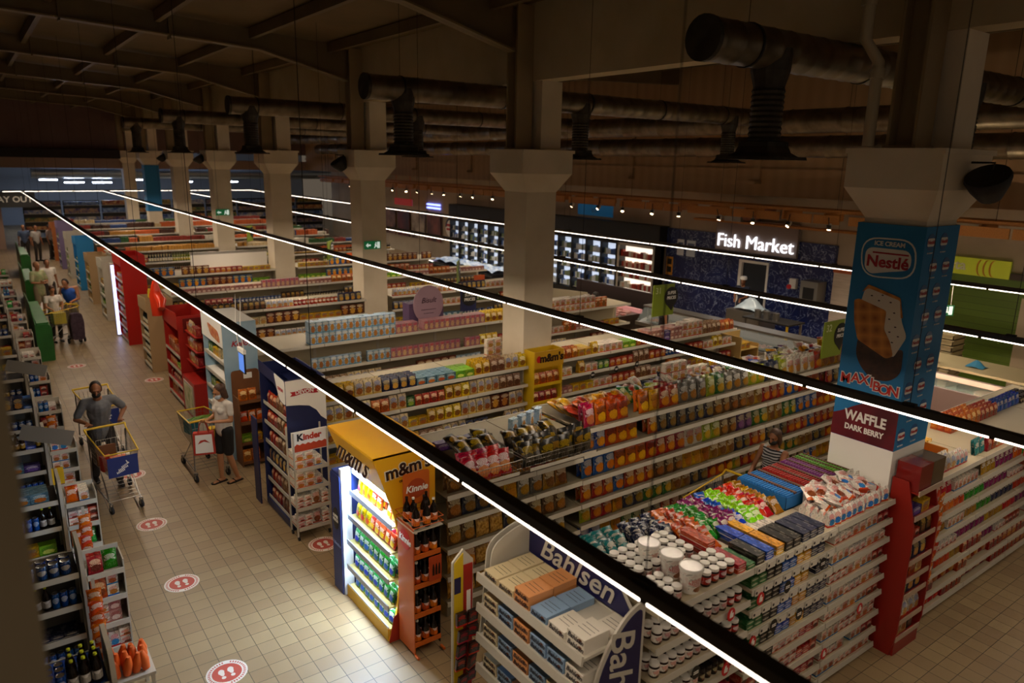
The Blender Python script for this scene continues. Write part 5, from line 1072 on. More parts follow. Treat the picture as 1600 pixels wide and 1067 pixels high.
# black speakers on capitals
SPK = noisy('speaker_black', '#0f0d0c', '#1a1715', 30, .6)
for q, (x, y) in enumerate(((7.42, COLY[0]+.16), (7.42, COLY[2]+.1), (7.42, COLY[4]+.1), (7.42, COLY[5]+.1))):
    th = thing('speaker', f'black dome speaker on the {["nearest","third","fifth","sixth"][q]} column capital', 'speaker', (7.04 if q else 7.75, y+.2 if q else 2.98+.04, 4.98))
    pr = [(.001, -.17), (.1, -.15), (.17, -.02), (.2, .07), (.19, .1), (.001, .12)]
    obj('shell', MB().lathe(pr, 18).xf(Matrix.Rotation(-.6, 4, 'Y') @ Matrix.Scale(1.0, 4)), th, mats=SPK, smooth=True)
    obj('bracket', MB().tube([(0, .0, .05), (.1 if q else 0, 0 if q else -.02, .2), (.0 if not q else .0, .18, .2)], .012, 6), th, mats=DARK)
# drain pipe beside the nearest capital
solo('drain_pipe', MB().tube([(7.22, 3.95, 5.32), (7.22, 3.95, 6.1), (7.12, 4.05, 6.3), (7.1, 4.05, 7.5)], .055, 12).lathe([(.068, 0), (.068, .09)], 12, (7.1, 4.05, 6.6)).lathe([(.068, 0), (.068, .09)], 12, (7.22, 3.95, 5.95)), 'cream drain pipe with a bend beside the nearest column', 'pipe', mats=CREAM, smooth=True)
# aisle screen hung under the nearest track
th = thing('hanging_screen', 'small lit screen hanging on white cords in front of the cereal stand', 'screen', (2.93, 10.55, 2.35)); obj('case', MB().box(-.02, .02, -.15, .15, 0, .06), th, mats=WPAPER); obj('display', MB().box(-.012, .012, -.13, .13, -.3, 0), th, mats=BLACK)
obj('lit_picture', MB().box(-.014, -.012, -.12, .12, -.28, -.02), th, mats=mat('screen_blue', '#2a4a8a', .3, emit='#5f8fe8', es=.8))
for q in (-.12, .12): obj('cord', MB().tube([(0, q, .06), (-.03, q*.9, .3), (-.68 if 0 else -.0, q, .84)], .006, 5), th, mats=WPAPER)
# floor stickers
SR = mat('sticker_red', '#b5483a', .5); SW_ = mat('sticker_white', '#d9cfc4', .5)
def sticker(x, y, lab):
    th = thing('floor_sticker', lab, 'floor sticker', (x, y, 0)); r = .2
    obj('disc', MB().prism(ellipse(0, 0, r, r, 36), .0005, .002), th, mats=SW_); obj('red_field', MB().prism(ellipse(0, 0, r*.72, r*.72, 30), .002, .0028), th, mats=SR)
    for s in (-1, 1): obj('footprint', MB().prism([(s*.045+.03*math.cos(a_)*(1.1 if math.sin(a_) > 0 else .8), .02+.055*math.sin(a_)) for a_ in [i_*PI/8 for i_ in range(16)]], .0028, .0034).prism(ellipse(s*.045, -.062, .022, .022, 12), .0028, .0034), th, mats=SW_)
    b = MB()
    for i_ in range(40):
        if i_ % 20 in (8, 9): continue
        a_ = i_*2*PI/40; b.prism([(math.cos(a_+da)*rr, math.sin(a_+da)*rr) for da, rr in ((-.05, r*.8), (.05, r*.8), (.03, r*.92), (-.03, r*.92))], .002, .0026)
    obj('ring_lettering', b, th, mats=SR)['kind'] = 'stuff'
for q, (x, y) in enumerate(((1.53, 6.84), (1.54, 8.81), (1.54, 10.62), (3.33, 8.74), (1.67, 20.33), (3.0, 18.1), (1.62, 12.6))):
    sticker(x, y, ['round footprint floor sticker nearest the camera', 'second round footprint floor sticker along the aisle', 'round footprint floor sticker nearest the man with the cart', 'round footprint floor sticker between white rack and yellow display', 'faint distant floor sticker beside the checkouts', 'floor sticker beside the cream wine stand', 'floor sticker half hidden behind the loaded trolley'][q])
# ---------------------------------------------------------------- checkout racks on the left
LY = [5.5, 7.3, 9.12, 11.0, 12.9, 14.8, 16.7, 18.6, 20.6, 22.6, 24.6, 26.8, 29.0]
pals = [['bluecan', 'cola', 'bluecan'], ['kbox3', 'barnavy', 'tin3', 'gp'], ['rp', 'redbx', 'chred'], ['purpbx', 'tealbx', 'tin3', 'ylbx'], ['kbox', 'kbox4', 'leib'], ['darkb', 'tin3', 'barblue', 'np'], ['ylbx', 'grnbx', 'limebx', 'gp']]
for q, y in enumerate(LY):
    lv = [1.28, .96, .64, .34, .1]; w_ = ORD[q]
    gondola(-.95, .41, y, .5, lv, f'dark checkout sweet rack, {w_} on the left counting from the camera', sd=.38, topfull=True, name='checkout_rack', cat='rack', body=mat('rack_grey', '#4c4943', .5))
    solo('divider_panel', MB().prism(fillet([(y-.02, 0), (y+.5, 0), (y+.5, 1.5), (y+.06, 1.5), (y-.02, 1.3)], .05), .42, .455, 'x'), f'white upright divider panel of the {w_} checkout rack', 'panel', mats=WHITE)
    if q == 0: l2 = []
    th = None if q == 0 else thing('end_rack', f'narrow white end rack, {w_} on the left counting from the camera', 'rack', (0, 0, 0)); l2 = [1.16, .88, .6, .32, .08]
    if q == 0:
        fill(f'on {SH[0]} shelf of {w_} checkout rack', -.35, .4, y+.02, lv[0]+.001, [('bluecan', .5), ('cola', .3)], deep=3)
        for i_, z_ in enumerate(lv[1:]): fill(f'on {SH[i_+1]} shelf of {w_} checkout rack', -.35, .4, y+.02, z_+.001, [('redbx', .3), ('tin3', .3)])
        continue
    obj('back_panel', MB().box(.47, .79, y+.4, y+.42, 0, 1.3), th, mats=WHITE)
    for s_ in (.465, .785): obj('side_rail', MB().box(s_, s_+.012, y+.12, y+.42, 0, 1.25), th, mats=WHITE)
    shelfset(th, .478, .785, y+.1, y+.4, l2, WHITE, RAIL, 'y')
    for i_, z_ in enumerate(lv[:5 if q < 6 else 2]):
        k_ = random.choice(pals) if i_ else (pals[0] if q == 0 else random.choice([pals[1], pals[5], pals[3]]))
        fill(f'on {SH[i_]} shelf of {w_} checkout rack', -.35, .4, y+.02, z_+.001, rnd(k_, (.14, .24)), deep=2 if i_ == 0 else 1, stack=1 if i_ == 0 else 2, gap=1.02, hmax=.26 if i_ else None)
        k2 = ['water', 'kbox', 'kbox3', 'cborg', 'kbox2', 'kbox4', 'pnkbx', 'kpouch', 'rp', 'cbgrn', 'op', 'bluecan', 'water']
        kk = random.sample(k2[1:], 2)
        if not (q == 0 and i_ < 5): fill(f'on {SH[i_]} shelf of {w_} narrow end rack', .49, .78, y+.12, l2[i_]+.001, [(kk[0], .155), (kk[1], .15)], hmax=.26, deep=2, gap=1.0, stack=2 if i_ else 1)
for q, (y_, z_) in enumerate(((7.2, 1.2), (9.0, 1.15), (12.8, 1.2))): strip(.62 if q else .5, y_, z_, 6, 'cborg', f'strip of orange bags hanging on the {["second","third","fifth"][q]} checkout rack')
solo('blue_liner', MB().box(-.6, .4, .0, .46, 0, .0007), 'blue shelf liner under the drinks cans of the first checkout rack', 'liner', (0, 5.53, 1.2801), mats=mat('liner_blue', '#1f4fb0', .4))
ORB = mat('clog_orange', '#d8601c', .5); 
th = thing('low_table', 'low white table with orange bundles beside the nearest end rack', 'table', (0, 0, 0)); obj('top', MB().box(.5, .88, 6.72, 7.2, .36, .39), th, mats=WHITE)
for xx in (.52, .84):
    for yy in (6.74, 7.16): obj('leg', MB().box(xx, xx+.03, yy, yy+.03, 0, .36), th, mats=WHITE)
b = MB(); b.tube([(0, 0, 0), (0, 0, .1), (0, 0, .19)], .04, 10, taper=[.035, .045, .018]); bun = None
for q in range(13):
    loc = (.56+.085*(q % 4)+random.uniform(-.01, .01), 6.8+.1*(q//4), .405); rr = (random.uniform(-.15, .15), random.uniform(-.15, .15), random.uniform(0, 3))
    if bun is None: bun = solo('wrapped_bundle', b.mesh('bundle', ORB, True), 'orange and grey wrapped bundle standing on the low table', 'bundle', loc, rr, 'orange bundles on low table')
    else: dup(bun, loc, rr, 'orange and grey wrapped bundle standing on the low table', 'orange bundles on low table')
for q, y in enumerate((10.6, 14.4)):
    solo('tilted_sign', MB().box(-.3, .3, 0, .015, 0, .2), f'grey tilted sign board above the {["third","fifth"][q]} checkout rack', 'sign', (.42, y+.2, 1.42), (-.5, .25, -.3), mats=mat('sign_grey', '#7d7870', .5))
solo('yellow_price_card', MB().box(-.07, .07, 0, .01, 0, .24), 'yellow price card on the fourth narrow end rack', 'price card', (.53, 11.08, .7), mats=YEL)
solo('yellow_price_card', MB().box(-.07, .07, 0, .01, 0, .24), 'yellow price card on the fifth narrow end rack', 'price card', (.53, 12.98, .7), mats=YEL)
CG = noisy('checkout_green', '#1f6a22', '#185a1c', 2, .45)
for q, (x, y, L) in enumerate(((.98, 21.2, 3.4), (1.22, 28.9, 3.0), (1.5, 36.4, 3.0))):
    th = thing('checkout_desk', f'glossy green checkout desk end, {ORD[q]} along the left', 'checkout', (x, y, 0)); obj('body', MB().prism(fillet([(0, 0), (.33, 0), (.33, .85), (.26, .95), (0, .95)], .04), 0, L, 'y'), th, mats=CG); obj('top', MB().box(.02, .28, .05, L, .95, .98), th, mats=CG)
    obj('side_wing', MB().prism([(0, .2), (L, .2), (L, 1.25), (L*.4, 1.25), (0, .95)], -.02, .0, 'x'), th, mats=CG)
# far end: sign over the exit and bits of the next hall
th = thing('way_out_sign', 'dark WAY OUT sign board with yellow mark at the far left', 'sign', (1.3, 46.5, 2.3)); obj('board', MB().box(-1.4, 1.6, 0, .06, 0, .8), th, mats=BLACK); obj('lettering', text('WAY OUT', .42, 'y', .005, .008, 0, WPAPER), th, (.5, -.02, .4)); obj('yellow_mark', MB().prism(ellipse(-.7, .4, .3, .2), -.01, 0, 'y'), th, mats=YEL)
HB = mat('hall_lamp', '#e8f0ff', .4, emit='#cfe0ff', es=45)
for q, (x, y) in enumerate(((5.4, 52.5), (6.9, 52.5), (12, 54), (15, 54), (4.5, 58), (10, 58))):
    th = thing('ceiling_lamp', f'bright lamp panel in the hall beyond, {ORD[q]} of those', 'ceiling lamp', (x, y, 3.35)); obj('lamp', MB().box(-.5, .5, -.2, .2, 0, .05), th, mats=HB); obj('rod', MB().tube([(0, 0, .05), (0, 0, 2.2)], .01, 5), th, mats=GREY)
th = thing('air_duct', 'silver round duct crossing the bright hall beyond', 'duct', (3.2, 52, 3.97)); obj('pipe', MB().lathe([(.001, 0), (.33, 0), (.33, 19), (.001, 19)], 20, axis='x'), th, mats=mat('bright_duct', '#aab2ba', .3, .8), smooth=True)
red_stand('shelving far away in the hall beyond', 53, 54, 2.2, [[('redbx', .5)]], WHITE, X0=6, X1=6.6, where='the hall shelving')
for q in range(9):
    x = 2.5+2*q; th = thing('hall_shelf', f'dim shelf wall in the hall beyond, {ORD[q]} from the left', 'shelf unit', (x, 50.5, 0)); obj('back', MB().box(0, 1.9, .3, .35, 0, 2.4), th, mats=DARK)
    for i_ in range(5): obj('shelf', MB().box(0, 1.9, 0, .3, .3+.45*i_, .32+.45*i_), th, mats=WHITE); obj('stock', MB().box(.05, 1.85, .05, .28, .32+.45*i_, .32+.45*i_+random.uniform(.18, .3)), th, mats=noisy('stock%d' % ((q+i_) % 5), ['#2a4a8a', '#8a2a20', '#b08a40', '#c9c0b0', '#3a2a6a'][(q+i_) % 5], ['#8aa0c0', '#d0a060', '#3a5a2a', '#5a6aa0', '#a08060'][(q+i_) % 5], 6, .5, detail=1, stretch=(1, 1, 1)))['kind'] = 'stuff'
# ---------------------------------------------------------------- fish market side
MARB = mat('blue_marble', '#1c2f7a', .3); t = NT(MARB); tc = t.n('ShaderNodeTexCoord'); n1 = t.n('ShaderNodeTexNoise'); n1.inputs['Scale'].default_value = 2.2; n1.inputs['Detail'].default_value = 8; n1.inputs['Distortion'].default_value = 2.5; t.l(tc.outputs['Object'], n1.inputs['Vector'])
v_ = t.m('LESS_THAN', t.m('ABSOLUTE', t.m('SUBTRACT', n1.outputs[0], .5)), .012); n2 = t.n('ShaderNodeTexNoise'); n2.inputs['Scale'].default_value = 1.5; t.l(tc.outputs['Object'], n2.inputs['Vector'])
t.l(t.mix(v_, t.mix(n2.outputs[0], srgb('#0c143c'), srgb('#1e2f70')), srgb('#8a96b4')), t.b.inputs['Base Color'])
WXF = 19.9
struct('wall_right_marble', MB().box(WXF, 20.0, 14.6, 17.8, 0, 2.95).box(WXF, 20.0, 11.4, 13.6, 0, 2.95).box(WXF, 20.0, 13.6, 14.6, 2.15, 2.95), MARB)
d_ = struct('door_1', MB().box(WXF-.02, 20.0, 14.55, 14.66, 0, 2.15).box(WXF-.02, 20, 13.55, 13.62, 0, 2.15).box(WXF-.02, 20, 13.55, 14.66, 2.12, 2.2).box(19.98, 20.0, 13.6, 14.6, 0, 2.12, 1), [WPAPER, mat('doorway_shade', '#18202c', .5)])  # dark sheet on the wall stands for the shade inside the open doorway
th = thing('fish_market_sign', 'white glowing Fish Market sign on a grey panel', 'sign', (WXF-.1, 14.1, 2.95)); obj('panel', MB().box(0, .1, -1.5, 1.5, -.5, .5), th, mats=mat('sign_mauve', '#85766e', .5)); obj('lettering', text('Fish Market', .6, 'x', .02, -.004, 0, mat('neon_white', '#ffffff', .4, emit='#f4f6ff', es=1.7)), th, (-.04, 0, -.2))
# rooftop clutter above the fish counter: metal pipe and box
th = thing('extractor_unit', 'rusty extractor pipe and metal box above the Fish Market sign', 'extractor', (19.2, 14.4, 3.45)); obj('box', MB().box(-.2, .8, -.3, .3, 0, .3), th, mats=GREY); obj('pipe', MB().tube([(0, -.3, .15), (0, -.7, .2), (0, -1.0, .4), (0, -1.3, .35)], .13, 12), th, mats=noisy('rust', '#7a4a3a', '#94604a', 4, .5)); obj('plank', MB().box(-.1, .3, -4.4, 1.6, -.06, 0), th, mats=WOODM)
# black bulkhead and lit fridges
BK = mat('bulkhead_black', '#15130f', .55)
struct('wall_right_bulkhead', MB().box(19.5, 20, 17.8, 32, 2.35, 3.0).box(19.7, 20, 17.8, 32, 0, .15), BK)
FL = mat('fridge_light', '#dfe9ff', .4, emit='#dbe8ff', es=.7)
def fridge(y, lab, cols, nb=2, lit=FL, W=.78, dark=False):
    th = thing('fridge', lab, 'fridge', (19.35, y, 0)); obj('cabinet', MB().box(.35, .5, 0, W, .1, 2.3).box(0, .5, 0, .05, .0, 2.3).box(0, .5, W-.05, W, 0, 2.3).box(0, .5, .05, W-.05, 0, .2).box(0, .5, .05, W-.05, 2.22, 2.3), th, mats=BK)
    obj('lit_back', MB().box(.33, .35, .06, W-.06, .22, 2.2), th, mats=lit)
    for i_ in range(5):
        z_ = .25+.38*i_; s = obj('shelf', MB().box(.08, .33, .05, W-.05, z_, z_+.015), th, mats=WHITE); b = MB(); yy = .08
        while yy < W-.14: h = random.uniform(.14, .24); wd = random.uniform(.06, .11); b.box(.1, .24, yy, yy+wd, z_+.015, z_+.015+h, random.randrange(4)); yy += wd+.015
        o = obj('stock', b, s, mats=[mat(c, c, .4) for c in cols]); o['kind'] = 'stuff'
    return th
C1_ = ['#c9d4e0', '#3a5a9a', '#e0e6ea', '#7a8a6a']
for q in range(14): fridge(19.75+.85*q, f'black framed lit glass fridge, {ORD[q]} counting left from the white chiller', C1_, W=.85)
th = fridge(17.85, 'white framed open chiller of red packed meat beside blue marble', ['#b8402c', '#d8b09a', '#e0dcd0', '#8a2a20'], W=1.8, lit=mat('chill_light', '#fff2e0', .4, emit='#fff0dc', es=1.1)); obj('white_frame', MB().box(-.03, 0, -.02, .06, 0, 2.3).box(-.03, 0, 1.74, 1.82, 0, 2.3).box(-.03, 0, 0, 1.8, 2.2, 2.3), th, mats=WHITE)
for (y, w_, c, lab) in ((17.0, .3, '#d8dce4', 'pale notice on the blue marble wall, left one'), (16.5, .38, '#c9d4e0', 'framed white notice on the blue marble wall')): solo('wall_notice', MB().box(WXF-.01, WXF-.0, y, y+w_, 2.05, 2.6).box(WXF-.012, WXF-.01, y+.04, y+w_-.04, 2.35, 2.5, 1), lab, 'notice', mats=[mat(c, c, .5), mat('ink_blue', '#5a6a8a', .5)])
solo('yellow_notice', MB().box(WXF-.01, WXF, 17.45, 17.75, 1.3, 1.95).box(WXF-.014, WXF-.01, 17.5, 17.7, 1.4, 1.6, 1).box(WXF-.014, WXF-.01, 17.5, 17.7, 1.68, 1.88, 1), 'yellow notice on the marble edge beside the chiller', 'notice', mats=[mat('notice_yellow', '#d8942a', .5), BLKPRINT])
solo('wall_phone', MB().box(WXF-.12, WXF, 12.5, 12.72, 1.55, 1.85).prism(ellipse(12.7, 1.6, .07, .07), WXF-.16, WXF-.12, 'x', 1), 'white dispenser with red part on the marble wall', 'dispenser', mats=[WPAPER, REDP])
th = thing('wall_oven', 'grey metal machine on a shelf at the marble wall', 'machine', (19.4, 11.55, 1.3)); obj('body', MB().box(0, .45, 0, .55, 0, .6), th, mats=GREY); obj('window', MB().box(-.01, 0, .1, .45, .08, .42), th, mats=BLACK); obj('shelf', MB().box(-.05, .5, -.05, .6, -.04, 0), th, mats=GREY)
# serving counter of the fish market
STE = mat('stainless', '#8f8a82', .3, .8); TER = noisy('counter_brown', '#3c2f28', '#4a3a30', 3, .4); GL = mat('counter_glass', '#cfe0e0', .05, alpha=.18)
th = thing('fish_counter', 'long dark serving counter with steel ledge in front of Fish Market', 'counter', (0, 0, 0))
obj('body', MB().box(15.6, 16.4, 8.6, 14.4, 0, .82), th, mats=TER); obj('steel_ledge', MB().box(15.4, 15.85, 8.5, 14.5, 1.12, 1.17), th, mats=STE); obj('well', MB().prism([(15.05, 0), (15.6, 0), (15.6, .86), (15.05, .72)], 8.6, 14.4, 'y'), th, mats=TER); obj('front_strip', MB().box(15.0, 15.06, 8.6, 14.4, .66, .76), th, mats=STE)
obj('glass', MB().prism([(15.35, 1.12), (15.36, 1.12), (15.08, .78), (15.07, .78)], 8.7, 14.4, 'y'), th, mats=GL)
for yy in (8.7, 11.5, 14.3): obj('glass_post', MB().box(15.4, 15.43, yy, yy+.03, .8, 1.12), th, mats=STE)
FISHC = [noisy('fish_pink', '#b8786a', '#d8a898', 20, .3), noisy('fish_dark', '#6a3a20', '#8f5a2a', 15, .35), noisy('fish_orange', '#b05a2a', '#d89058', 18, .35)]
for q in range(12):
    th = thing('food_tray', f'steel tray of seafood in the fish counter, {ORD[q]} from the right', 'tray', (15.12, 8.85+.44*q, .8)); obj('tray', MB().box(0, .4, 0, .38, -.0, .015).box(0, .4, 0, .01, 0, .04).box(0, .4, .37, .38, 0, .04), th, mats=STE)
    b = MB()
    for k_ in range(22): x_, y_ = random.uniform(.04, .34), random.uniform(.04, .33); b.lathe([(.001, .0), (.035, .008), (.03, .03), (.001, .04)], 7, (x_, y_, .012))
    obj('seafood', b, th, mats=FISHC[q % 3])['kind'] = 'stuff'
th = thing('work_table', 'dark work table behind the fish counter', 'table', (17.6, 11.2, 0)); obj('top', MB().box(0, .8, 0, 1.5, .88, .92), th, mats=DARK)
for a_, b_ in ((.05, .05), (.7, .05), (.05, 1.4), (.7, 1.4)): obj('leg', MB().box(a_, a_+.05, b_, b_+.05, 0, .88), th, mats=YEL if a_ < .1 and b_ < .1 else STE)
for q in range(3): solo('steel_pot', MB().lathe([(.09, 0), (.09, .2), (.1, .2), (.1, .21), (.001, .21)], 14), f'steel pot on the dark work table, {ORD[q]} from the left', 'pot', (17.9, 12.4-.3*q, .921), mats=STE, smooth=True)
b = MB().grid(lambda u, v: (.6*(u-.5), .9*(v-.5), .35*math.exp(-6*((u-.5)**2+(v-.5)**2))*(1+.25*math.sin(14*u+9*v))), 12, 12)
solo('plastic_sheet', b, 'crumpled pale plastic heap beside the marble doorway', 'plastic sheet', (18.7, 13.2, .9), mats=mat('plastic', '#b9c9d4', .25), smooth=True); solo('side_cabinet', MB().box(18.3, 19.1, 12.6, 13.8, 0, .89), 'steel side cabinet under the plastic heap', 'cabinet', mats=STE)
# meat counter and freezers nearer the middle
th = thing('meat_counter', 'long refrigerated meat counter with pink rim behind the biscuit row', 'counter', (0, 0, 0)); PK = mat('meat_rim', '#c98a8a', .4, emit='#ffb0a8', es=.25)
obj('body', MB().box(14.6, 15.7, 14.9, 20.5, 0, .8), th, mats=TER); obj('rim', MB().box(14.5, 14.6, 14.9, 20.5, .74, .84).box(15.7, 15.8, 14.9, 20.5, .8, .92), th, mats=PK); obj('glass', MB().box(14.55, 14.56, 14.9, 20.5, .84, 1.1), th, mats=GL)
obj('dark_back', MB().box(16.6, 16.7, 14.9, 18.8, 0, 1.25), th, mats=mat('counter_dark', '#2a2420', .4))
b = MB()
for k_ in range(150): x_, y_ = random.uniform(14.68, 15.6), random.uniform(15, 20.4); b.cbox(x_, y_, .8, .16, .12, random.uniform(.03, .07))
obj('packed_meat', b, th, mats=noisy('packed_meat', '#c0665c', '#e0b8ae', 6, .3))['kind'] = 'stuff'
th = thing('board_panel', 'tilted cream board standing behind the red and white boxes', 'board', (12.2, 15.1, .9)); obj('board', MB().prism([(0, .9), (0, 1.05), (.75, 1.3), (1.3, .9), (.75, 0), (.6, 0)], 0, .03, 'y'), th, mats=CREAM) if 0 else obj('board', MB().box(0, 1.15, 0, .03, 0, .95), th, rot=(0, .15, -.3), mats=CREAM)
obj('support', MB().box(.55, .62, .04, .1, -.9, .1), th, mats=CREAM)
th = thing('island_freezer', 'long black island freezer with curved glossy front', 'freezer', (13.0, 19.2, 0)); obj('tub', MB().prism(fillet([(-.5, .1), (.6, .1), (.75, .5), (.7, .95), (-.6, .95), (-.65, .5)], .15, 5), 0, 4.6, 'y'), th, mats=mat('freezer_black', '#16171a', .15)); obj('glass_lid', MB().box(-.5, .6, .1, 4.5, .97, .985), th, mats=GL); obj('white_front', MB().box(-.6, .6, -.03, 0, .3, .7), th, mats=mat('freezer_silver', '#8a8f90', .25, .5))
obj('stock', MB().box(-.45, .55, .15, 4.4, .951, .965), th, mats=noisy('frozen', '#b8c4d0', '#5a6a88', 9, .5))['kind'] = 'stuff'
th = thing('island_freezer', 'second island freezer with blue wrapped stock further back', 'freezer', (16.2, 22.5, 0)); obj('tub', MB().prism(fillet([(-.5, .1), (.6, .1), (.75, .5), (.7, .95), (-.6, .95), (-.65, .5)], .15, 5), 0, 5, 'y'), th, mats=mat('freezer_black', '#16171a', .15)); obj('stock', MB().grid(lambda u, v: (-.45+u, .2+4.6*v, .97+.1*abs(math.sin(17*v+5*u))), 8, 30), th, mats=noisy('frozen_blue', '#5f86c0', '#c0d0e4', 5, .35))['kind'] = 'stuff'
# beige shelf at the row end
th = thing('side_rack', 'beige cardboard rack at the right end of biscuit row', 'display stand', (13.15, 9.45, 0)); BG = mat('beige_card', '#b99a5c', .6)
obj('carcass', MB().box(0, .03, 0, .55, 0, 1.5).box(.62, .65, 0, .55, 0, 1.3).box(0, .65, .52, .55, 0, 1.5), th, mats=BG)
for i_, z_ in enumerate((1.22, .82, .42, .05)): obj('shelf', MB().box(.03, .62, 0, .52, z_-.02, z_), th, mats=BG); fill(f'on the {ORD[i_]} level of beige end rack', 13.2, 13.75, 9.47, z_+.001, [('ylbx', .55)], deep=2)
# green and yellow deli corner on the right
GRW = mat('green_tiles', '#5f7a1c', .4); t = NT(GRW); tc = t.n('ShaderNodeTexCoord'); bk = t.n('ShaderNodeTexBrick'); bk.inputs['Scale'].default_value = 3; bk.inputs['Color1'].default_value = srgb('#66821e'); bk.inputs['Color2'].default_value = srgb('#5c781a'); bk.inputs['Mortar'].default_value = srgb('#4a6014'); mp = t.n('ShaderNodeMapping'); mp.inputs['Rotation'].default_value = (0, PI/2, 0); mp.inputs['Rotation'].default_value = (PI/2, 0, PI/2); t.l(tc.outputs['Object'], mp.inputs[0]); t.l(mp.outputs[0], bk.inputs['Vector']); t.l(bk.outputs[0], t.b.inputs['Base Color'])
struct('wall_right_green', MB().box(19.88, 20, -1, 9.2, 0, 2.75), GRW)
struct('trim_patch_tiles', MB().box(19.86, 19.88, -1, 7.1, 2.6, 2.75, 0).box(19.85, 19.87, 5.6, 6.1, 2.6, 2.75, 1).box(19.85, 19.87, 9.2, 11.4, 2.2, 2.4, 1), [mat('patch_dark', '#4a3a2a', .5), mat('patch_orange', '#c0602c', .5)])
struct('wall_right_shutter', MB().box(19.9, 20, 9.2, 11.4, 0, 2.2), noisy('shutter_white', '#d8c9b8', '#c8b8a6', 2, .6, stretch=(1, 1, 14)))
th = thing('pasta_sign', 'yellow green pasta sign with orange swirls on the right', 'sign', (19.82, 8.1, 2.6)); obj('panel', MB().box(0, .06, -1.15, .8, 0, .42), th, mats=mat('sign_yellow', '#b5b828', .5, emit='#b5b828', es=.15)); obj('lettering', text('pasta', .34, 'x', .003, .006, 0, mat('pasta_letters', '#f0f0d8', .5)), th, (-.006, .17, .22))
for q in range(3): obj('swirl', MB().prism([(-.55-.14*q+.1*math.sin(a_)+(.04 if k_ else 0), .21-.2*math.cos(a_)) for k_, rng in ((0, range(9)), (1, range(8, -1, -1))) for a_ in [i_*PI/8 for i_ in rng]], -.004, 0, 'x'), th, mats=mat('swirl_orange', '#c98a1c', .5))
solo('white_door', MB().box(19.82, 19.86, 4.2, 6.6, 0, 2.2).box(19.8, 19.82, 4.9, 5.5, 1.45, 1.8, 1), 'white panel door with a paper notice by the green tiles', 'door', mats=[mat('door_cream', '#c9b998', .5), WPAPER])
def crate_stack(x, y, n, lab, c='#c9b88e', z0=0):
    for q in range(n): solo('plastic_crate', MB().box(-.3, .3, -.2, .2, 0, .02).box(-.3, .3, -.2, -.18, 0, .13).box(-.3, .3, .18, .2, 0, .13).box(-.3, -.28, -.2, .2, 0, .13).box(.28, .3, -.2, .2, 0, .13).box(-.32, .32, -.22, .22, .12, .14), f'{lab}, {ORD[q]} from the bottom', 'crate', (x, y, z0+.142*q), mats=mat('crate'+c, c, .55))
crate_stack(18.3, 7.4, 10, 'cream plastic crate in the tall stack before green tiles')
th = thing('steel_table', 'cream topped table with bins beside the stacked crates', 'table', (16.6, 5.2, 0)); obj('top', MB().box(0, 1.2, 0, 2.2, .95, 1.0), th, mats=mat('table_cream', '#cdbb90', .45))
for a_, b_ in ((.05, .05), (1.1, .05), (.05, 2.1), (1.1, 2.1)): obj('leg', MB().box(a_, a_+.05, b_, b_+.05, 0, .95), th, mats=STE)
solo('waste_bin', MB().lathe([(.2, 0), (.26, .7), (.28, .7), (.28, .74), (.001, .74)], 18), 'cream waste bin in front of the cream topped table', 'bin', (16.1, 5.6, 0), mats=mat('bin_cream', '#c9a98a', .5), smooth=True)
solo('blue_bucket', MB().lathe([(.11, 0), (.14, .3), (.15, .3), (.001, .28)], 16), 'dark blue bucket on the cream topped table', 'bucket', (16.8, 7.1, 1.001), mats=mat('bucket_blue', '#1c3a9a', .4), smooth=True)
solo('blue_cloth', MB().grid(lambda u, v: (.3*(u-.5), .35*(v-.5), .16*math.exp(-7*((u-.5)**2+(v-.5)**2))), 8, 8), 'light blue cloth heap on the cream topped table', 'cloth', (17.1, 6.3, 1.0), mats=mat('cloth_blue', '#3a8fb8', .7), smooth=True)
solo('purple_tub', MB().box(-.25, .25, -.25, .25, 0, .3), 'mauve plastic tub on the left of the deli counter', 'tub', (15.9, 7.3, .0), mats=mat('mauve', '#a88a9a', .5))
th = thing('deli_counter', 'glass deli counter lit green inside below the exit sign', 'counter', (0, 0, 0)); obj('body', MB().box(14.3, 15.3, 2.5, 7.6, 0, .7), th, mats=TER); obj('rim', MB().box(14.25, 14.32, 2.5, 7.6, .7, 1.15).box(15.3, 15.4, 2.5, 7.6, 1.05, 1.15), th, mats=mat('rim_pink', '#c9a9a0', .4)); obj('lamp_tube', MB().box(14.36, 14.4, 4.6, 7.5, 1.06, 1.09), th, mats=LEDM)
obj('glass_top', MB().box(14.3, 15.3, 2.5, 7.6, 1.15, 1.16), th, mats=GL); obj('salads', MB().grid(lambda u, v: (14.4+.85*u, 2.6+4.9*v, .72+.1*abs(math.sin(31*v)*math.sin(7*u))), 8, 60), th, mats=noisy('salad', '#6a8a2a', '#c9c98a', 4, .4))['kind'] = 'stuff'
